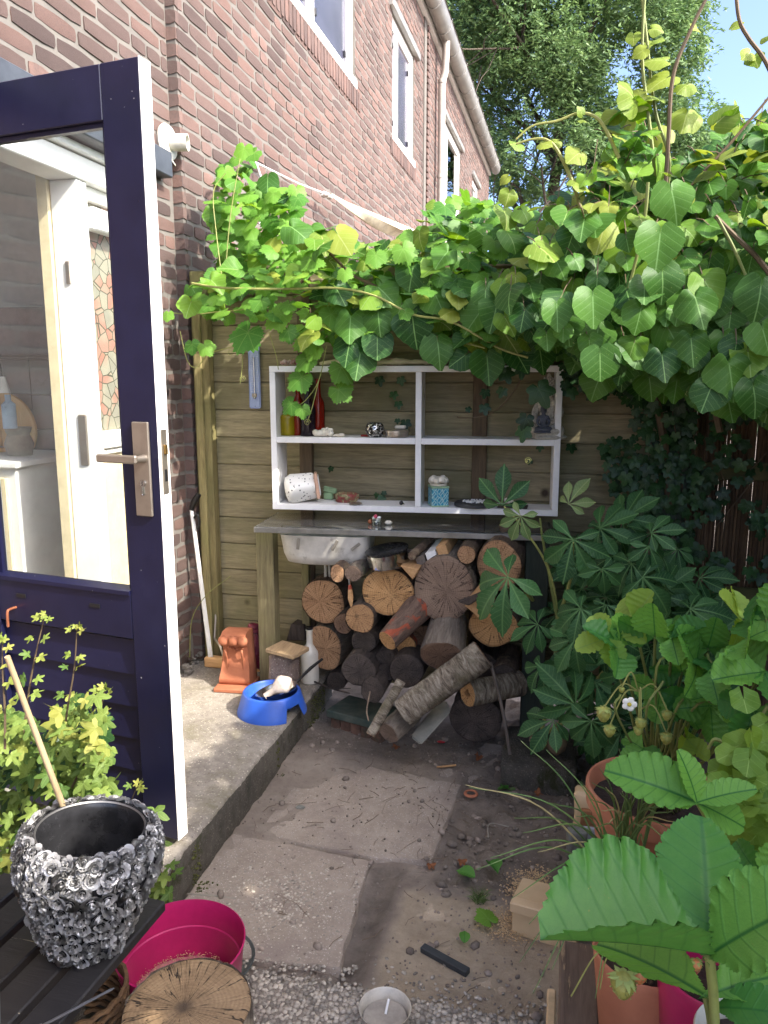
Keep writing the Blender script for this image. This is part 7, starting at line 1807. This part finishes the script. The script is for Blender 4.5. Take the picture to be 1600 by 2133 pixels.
# cream folded box and yellow cylinder brick
m_cbox = mottled('pale cream board', (208, 178, 134), (228, 200, 158), 5, .6, .1, 50)
cbx = thing('cream_box', 'small cream wooden box with sloping lid standing on the soil', 'box', at(1110, 1950, z=-.17))
a, b = at(1066, 1932, z=-.155), at(1200, 1972, z=-.155); w_ = (b-a).length; CMx = Matrix.Translation(a+Vector((0, 0, -.02))) @ Matrix.Rotation(math.atan2(b.y-a.y, b.x-a.x), 4, 'Z')
bm = B(); vbox(bm, 0, w_, 0, .11, 0, .075, .002, M=CMx); part('box_body', bm, m_cbox, cbx)
bm = B(); vbox(bm, -.004, w_+.004, -.014, .016, .0755, .105, .003, M=CMx); vs = vbox(bm, -.004, w_+.004, .0165, .13, .0755, .088, .003)
for v_ in vs: v_.co.z += (.13-v_.co.y)*.12
for v_ in vs: v_.co = CMx @ v_.co
part('box_lid', bm, m_cbox, cbx)
ycl = thing('yellow_firebrick', 'broken yellow fire brick block with brown panel beside the terracotta pot', 'block', at(1230, 1760, z=-.17))
q = at(1226, 1742, z=-.16); bm = B(); vbox(bm, -.05, .12, 0, .06, 0, .15, .01, M=Matrix.Translation(q)); bmesh.ops.subdivide_edges(bm, edges=bm.edges[:], cuts=3, use_grid_fill=True); wobble(bm, .008, 30); part('brick_body', bm, m_cbox, ycl, smooth='all')
bm = B(); vbox(bm, -.028, .11, -.02, -.0, .02, .10, .003, M=Matrix.Translation(q)); part('brown_panel', bm, wood('brown card', (120, 78, 46), (160, 110, 70), 'x'), ycl)
bm = B(); vbox(bm, -.02, .1, -.035, -.022, .0, .05, .002, M=Matrix.Translation(q)); part('pale_label', bm, plain('grey label', (176, 178, 184), .5), ycl)
bm = B(); q = at(1200, 1775, z=-.17); vbox(bm, -.03, .03, -.02, .02, -.02, .085, .008, M=Matrix.Translation(q) @ Matrix.Rotation(.3, 4, 'Z')); bmesh.ops.subdivide_edges(bm, edges=bm.edges[:], cuts=3, use_grid_fill=True); wobble(bm, .006, 30); single('grey_stone', bm, m_stone, 'upright grey stone left of the yellow fire brick', 'stone', smooth='all')

# ---- strawberries
st = Plant(thing('strawberry_plant', 'strawberry plants with unripe berries growing in the large terracotta pot', 'plant', P1-Vector((0, 0, .04))))
ST = [(1290, 1350, 74, 150, 0, 1.62), (1365, 1325, 80, 95, 0, 1.60), (1320, 1290, 66, 60, 1, 1.66), (1400, 1330, 64, 20, 0, 1.58), (1450, 1385, 84, 130, 0, 1.56), (1480, 1400, 76, 30, 0, 1.5), (1475, 1350, 70, 95, 0, 1.6), (1560, 1330, 90, 60, 0, 1.45), (1590, 1400, 96, 200, 0, 1.42), (1540, 1290, 76, 130, 1, 1.55), (1600, 1290, 80, 80, 0, 1.45),
      (1375, 1440, 60, 250, 0, 1.6), (1480, 1470, 70, 280, 0, 1.55), (1420, 1460, 56, 300, 0, 1.62), (1340, 1560, 50, 230, 0, 1.6), (1430, 1540, 50, 320, 1, 1.6), (1570, 1480, 70, 250, 0, 1.4), (1510, 1440, 64, 180, 0, 1.5), (1265, 1330, 60, 190, 1, 1.62), (1420, 1400, 60, 90, 0, 1.65)]
base = P1+Vector((.02, 0, -.05))
for u, v, s, a, yl, y in ST:
    p = at(u, v, y=y); tip = Vector((math.cos(rad(a)), -.3, math.sin(rad(a))))
    st.leaf(L_strawY if yl else L_straw, p, s*mpp(p)*1.15, tip, (0, -.5, 1), .15)
    bm = B(); tube(bm, curve([base+Vector((R_(-.05, .05), R_(-.03, .03), 0)), base.lerp(p, .55)+Vector((R_(-.02, .02), 0, .01)), p], 5), [.0032]*11, 6); part('stem', bm, m_stemG, st.root, smooth=True)
m_berry = mottled('unripe strawberry', (136, 140, 58), (172, 170, 88), 60, .5, .6, 160, .003); m_calyx = plain('pale calyx', (150, 164, 88), .6)
m_berryr = mottled('reddening strawberry', (176, 70, 44), (190, 150, 90), 12, .45, .5, 160, .003)
t = NT('white petals'); m_petal = t.done((232, 232, 222), .6)
def berry(root, c, r, mat=None, hang=None):
    bm = B(); M = Matrix.Translation(c); lathe(bm, [(0, -1.15*r), (.35*r, -.98*r), (.72*r, -.45*r), (.92*r, .15*r), (.75*r, .65*r), (.3*r, .85*r), (0, .88*r)], 18, M)
    o = part('berry', bm, mat or m_berry, root, smooth='all')
    bm = B()
    for k in range(60):
        zz = R_(-1, .7); a = R_(0, 6.28); rr_ = r*.93*math.sqrt(max(.02, 1-((zz-.1)/1.2)**2))*(.75+.25*(zz > -.5)); ball(bm, c+Vector((rr_*math.cos(a), rr_*math.sin(a), zz*r)), r*.06, 1)
    part('seeds', bm, m_stemY, o, kind='stuff')
    bm = B()
    for k in range(9):
        a = 2*PI*k/9+R_(-.2, .2); d = Vector((math.cos(a), math.sin(a), 0)); s_ = Vector((-math.sin(a), math.cos(a), 0)); w = r*.24; b0 = c+Vector((0, 0, r*.85))
        pts = [b0-s_*w*.5, b0+s_*w*.5, b0+d*r*.75+s_*w-Vector((0, 0, r*.15)), b0+d*r*1.25-Vector((0, 0, r*R_(.1, .6))), b0+d*r*.75-s_*w-Vector((0, 0, r*.15))]; bm.faces.new([bm.verts.new(q) for q in pts])
    part('calyx', bm, m_calyx, o)
    if hang is not None:
        bm = B(); tube(bm, curve([c+Vector((0, 0, r*.9)), (c+hang)/2+Vector((0, 0, .04)), hang], 5), .0016, 5); part('stalk', bm, m_stemY, root, smooth=True)
for u, v, r in ((1258, 1487, .0165), (1270, 1522, .013), (1335, 1507, .012), (1330, 1522, .010), (1388, 1538, .013), (1390, 1490, .011), (1295, 1437, .006)):
    berry(st.root, at(u, v, y=1.55), r, hang=at(1330, 1440 if v < 1530 else 1480, y=1.58))
c = at(1311, 1466, y=1.54); bm = B()
for k in range(5):
    a = 2*PI*k/5; ball(bm, c+Vector((math.cos(a)*.0085, -.002, math.sin(a)*.0085)), .0072, 2, (1, .3, 1))
fl = part('blossom', bm, m_petal, st.root, smooth='all'); bm = B(); ball(bm, c+Vector((0, -.004, 0)), .0045, 2); part('blossom_heart', bm, plain('yellow heart', (196, 180, 60), .6), fl, smooth='all')
for u, v in ((1345, 1500), (1365, 1420), (1400, 1500), (1290, 1500), (1480, 1440), (1430, 1500)):
    bm = B(); tube(bm, curve([base+Vector((R_(-.06, .06), R_(-.04, .02), 0)), at(u, v, y=1.56), at(u+R_(-30, 60), v-R_(40, 90), y=1.56)], 5), .0026, 6); part('stem', bm, m_stemG, st.root, smooth=True)
st.build(300)
# nearest strawberry leaves, one big plant close to the camera
big = thing('strawberry_plant', 'strawberry plant very near the camera with three huge serrated leaflets', 'plant', P3-Vector((0, 0, .05)))
def leaflet(pb, pt_, w, nrm, fold, curl=.15, mat=mk_straw, rows=90, pl=.004):
    bm = B(); uv = {}; L = (pt_-pb).length
    grid_leaf(bm, uv, lambda t: straw_w(t)*w, rows, None, fold=fold, curl=curl, pleat=pl, nv=8, teeth=0, hc=7, tn=9.5, tamp=.15); uvset(bm, uv)
    part('leaflet', leaf_mesh_from(bm, 'leaflet', mat), None, big, M=frame(pb, pt_-pb, nrm, L))
hub = at(1478, 1990, y=.60)
leaflet(hub, at(1135, 1925, y=.56), 1.0, (.1, .10, 1), .95, .10)
leaflet(hub+Vector((.0, .004, .0)), at(1470, 1690, y=.70), .82, (.1, -1, .25), -.25, .10)
leaflet(hub, at(1680, 1850, y=.58), .85, (-.3, -.5, 1), .4, .2)
hub2 = at(1470, 2075, y=.62)
leaflet(hub2, at(1238, 1925, y=.70), .55, (0, -.2, 1), .5, .2); leaflet(hub2, at(1640, 2010, y=.66), .5, (0, -.4, 1), .5, .2)
leaflet(at(1490, 2100, y=.62), at(1660, 2090, y=.60), .7, (0, -.3, 1), .3, .3)
hub3 = at(1452, 1672, y=.98)
for tu, tv, w, n_, fo in ((1272, 1592, .72, (0, -.7, 1), .6), (1428, 1568, .62, (.5, -.8, .6), .5), (1570, 1632, .6, (0, -.5, 1), .4), (1385, 1655, .9, (0, -.6, 1), .3), (1560, 1720, .8, (0, -.8, .8), .3)):
    leaflet(hub3, at(tu, tv, y=.98), w, n_, fo, .2)
for P_, r in (([at(1490, 2260, y=.60), at(1488, 2100, y=.61), hub], .0042), ([at(1560, 1900, y=1.05), at(1500, 1760, y=1.02), hub3], .0026), ([at(1490, 2240, y=.62), at(1480, 2130, y=.62), hub2], .003)):
    bm = B(); tube(bm, curve(P_, 6), r, 10); part('stem', bm, m_stemG, big, smooth=True)
sp3 = Plant(thing('strawberry_plant', 'strawberry with a pale half ripe berry in the lower right terracotta pot', 'plant', P2_-Vector((0, 0, .04))))
cB = at(1298, 2052, y=1.04); berry(sp3.root, cB, .020); berry(sp3.root, at(1332, 2030, y=1.07), .014, m_berryr)
for pts in ([(1330, 2000), (1290, 1975), (1262, 2000), (1250, 2060)], [(1320, 1990), (1280, 1970), (1240, 1990), (1190, 2075)], [(1340, 2000), (1310, 1975), (1300, 2010)]):
    bm = B(); tube(bm, curve([at(u, v, y=1.06) for u, v in pts], 5), .0012, 5); part('runner', bm, m_stemY, sp3.root, smooth=True)
sp4 = Plant(thing('strawberry_plant', 'strawberry plant in the white pot behind the nearest leaves', 'plant', P4))
for u, v, s, a in ((1530, 1870, 80, 140), (1590, 1830, 80, 60), (1560, 1960, 60, 200), (1600, 2050, 70, 300), (1570, 1900, 60, 250), (1390, 1990, 50, 220), (1430, 1950, 60, 100), (1600, 1930, 60, 20)):
    p = at(u, v, y=.98); sp4.leaf(L_straw, p, s*mpp(p)*1.2, (math.cos(rad(a)), -.3, math.sin(rad(a))), (0, -.5, 1), .2)
for u, v in ((1405, 1985), (1560, 1975), (1450, 2010)): berry(sp4.root, at(u, v, y=.96), .008, m_berryr)
sp4.build(300)
# round leaved yellow green plant
rd = Plant(thing('round_leaved_plant', 'yellow green plant of small round scalloped leaves at the right edge', 'plant', P5))
for k in range(70):
    u, v = random.gauss(1565, 40), random.gauss(1640, 75)
    if u < 1490: continue
    p = at(u, v, y=1.30+R_(-.08, .1)); rd.leaf(L_round, p, R_(.035, .055), (R_(-1, 1), R_(-.6, .2), R_(-.4, .4)), (0, -.6, 1), .3)
for k in range(12):
    bm = B(); tube(bm, curve([P5+Vector((R_(-.05, .05), R_(-.03, .05), -.06)), at(R_(1500, 1600), R_(1650, 1750), y=1.35), at(R_(1490, 1600), R_(1560, 1640), y=1.32)], 4), .0022, 5); part('stem', bm, m_stemG, rd.root, smooth=True)
rd.build(300)
# second yellow stems at right (rosette buds)
for pts in ([(1560, 1620), (1520, 1560), (1490, 1540), (1475, 1560)], [(1570, 1600), (1600, 1500), (1640, 1400)], [(1500, 1640), (1560, 1540), (1600, 1470)]):
    stem(rd.root, pts, 1.36, .004, .003, m_stemG)
# chives
cv = thing('chives', 'chive plant with long thin arching blades in the small clay pot', 'herb', PC)
m_chive = mottled('chive blade', (74, 108, 58), (118, 142, 78), 5, .5, .1, 50, vary=.25)
m_chivey = plain('pale chive', (186, 172, 118), .6)
tips_ = [(970, 1635, 1.6), (978, 1640, 1.62), (1085, 1543, 1.7), (1138, 1562, 1.7), (990, 1812, 1.4), (1022, 1787, 1.4), (1145, 1672, 1.5), (1210, 1628, 1.5), (1250, 1600, 1.45), (1262, 1640, 1.4), (1290, 1560, 1.5), (1325, 1620, 1.4), (1340, 1600, 1.42), (1375, 1610, 1.4), (1360, 1640, 1.38), (1200, 1700, 1.35), (1072, 1704, 1.5), (1090, 1735, 1.4), (1120, 1775, 1.4), (1065, 1872, 1.3), (1110, 1915, 1.2), (1082, 2005, 1.25), (1110, 2070, 1.15), (1150, 2020, 1.15), (1102, 1925, 1.2), (1240, 2080, 1.1), (1400, 1690, 1.35), (1420, 1660, 1.35), (1300, 1700, 1.3), (1390, 1750, 1.3), (1190, 1960, 1.1)]
for k, (u, v, y) in enumerate(tips_ + [(R_(1230, 1420), R_(1620, 1760), 1.35) for _ in range(26)]):
    tp = at(u, v, y=y*.93); b0 = PC+Vector((R_(-.03, .03), R_(-.02, .03), -.01)); hgt = .05 + .25*abs(tp.z-b0.z)
    mid = b0.lerp(tp, .5)+Vector((0, 0, .02+.10*(tp-b0).length*(1 if tp.z > b0.z else 1.6)))
    bm = B(); P_ = curve([b0, mid, tp], 7); tube(bm, P_, [.0022*(1-.75*(i/(len(P_)-1))**2) for i in range(len(P_))], 6); part('blade', bm, m_chive if k % 9 else m_chivey, cv, smooth=True)
print('objects', len(bpy.data.objects))
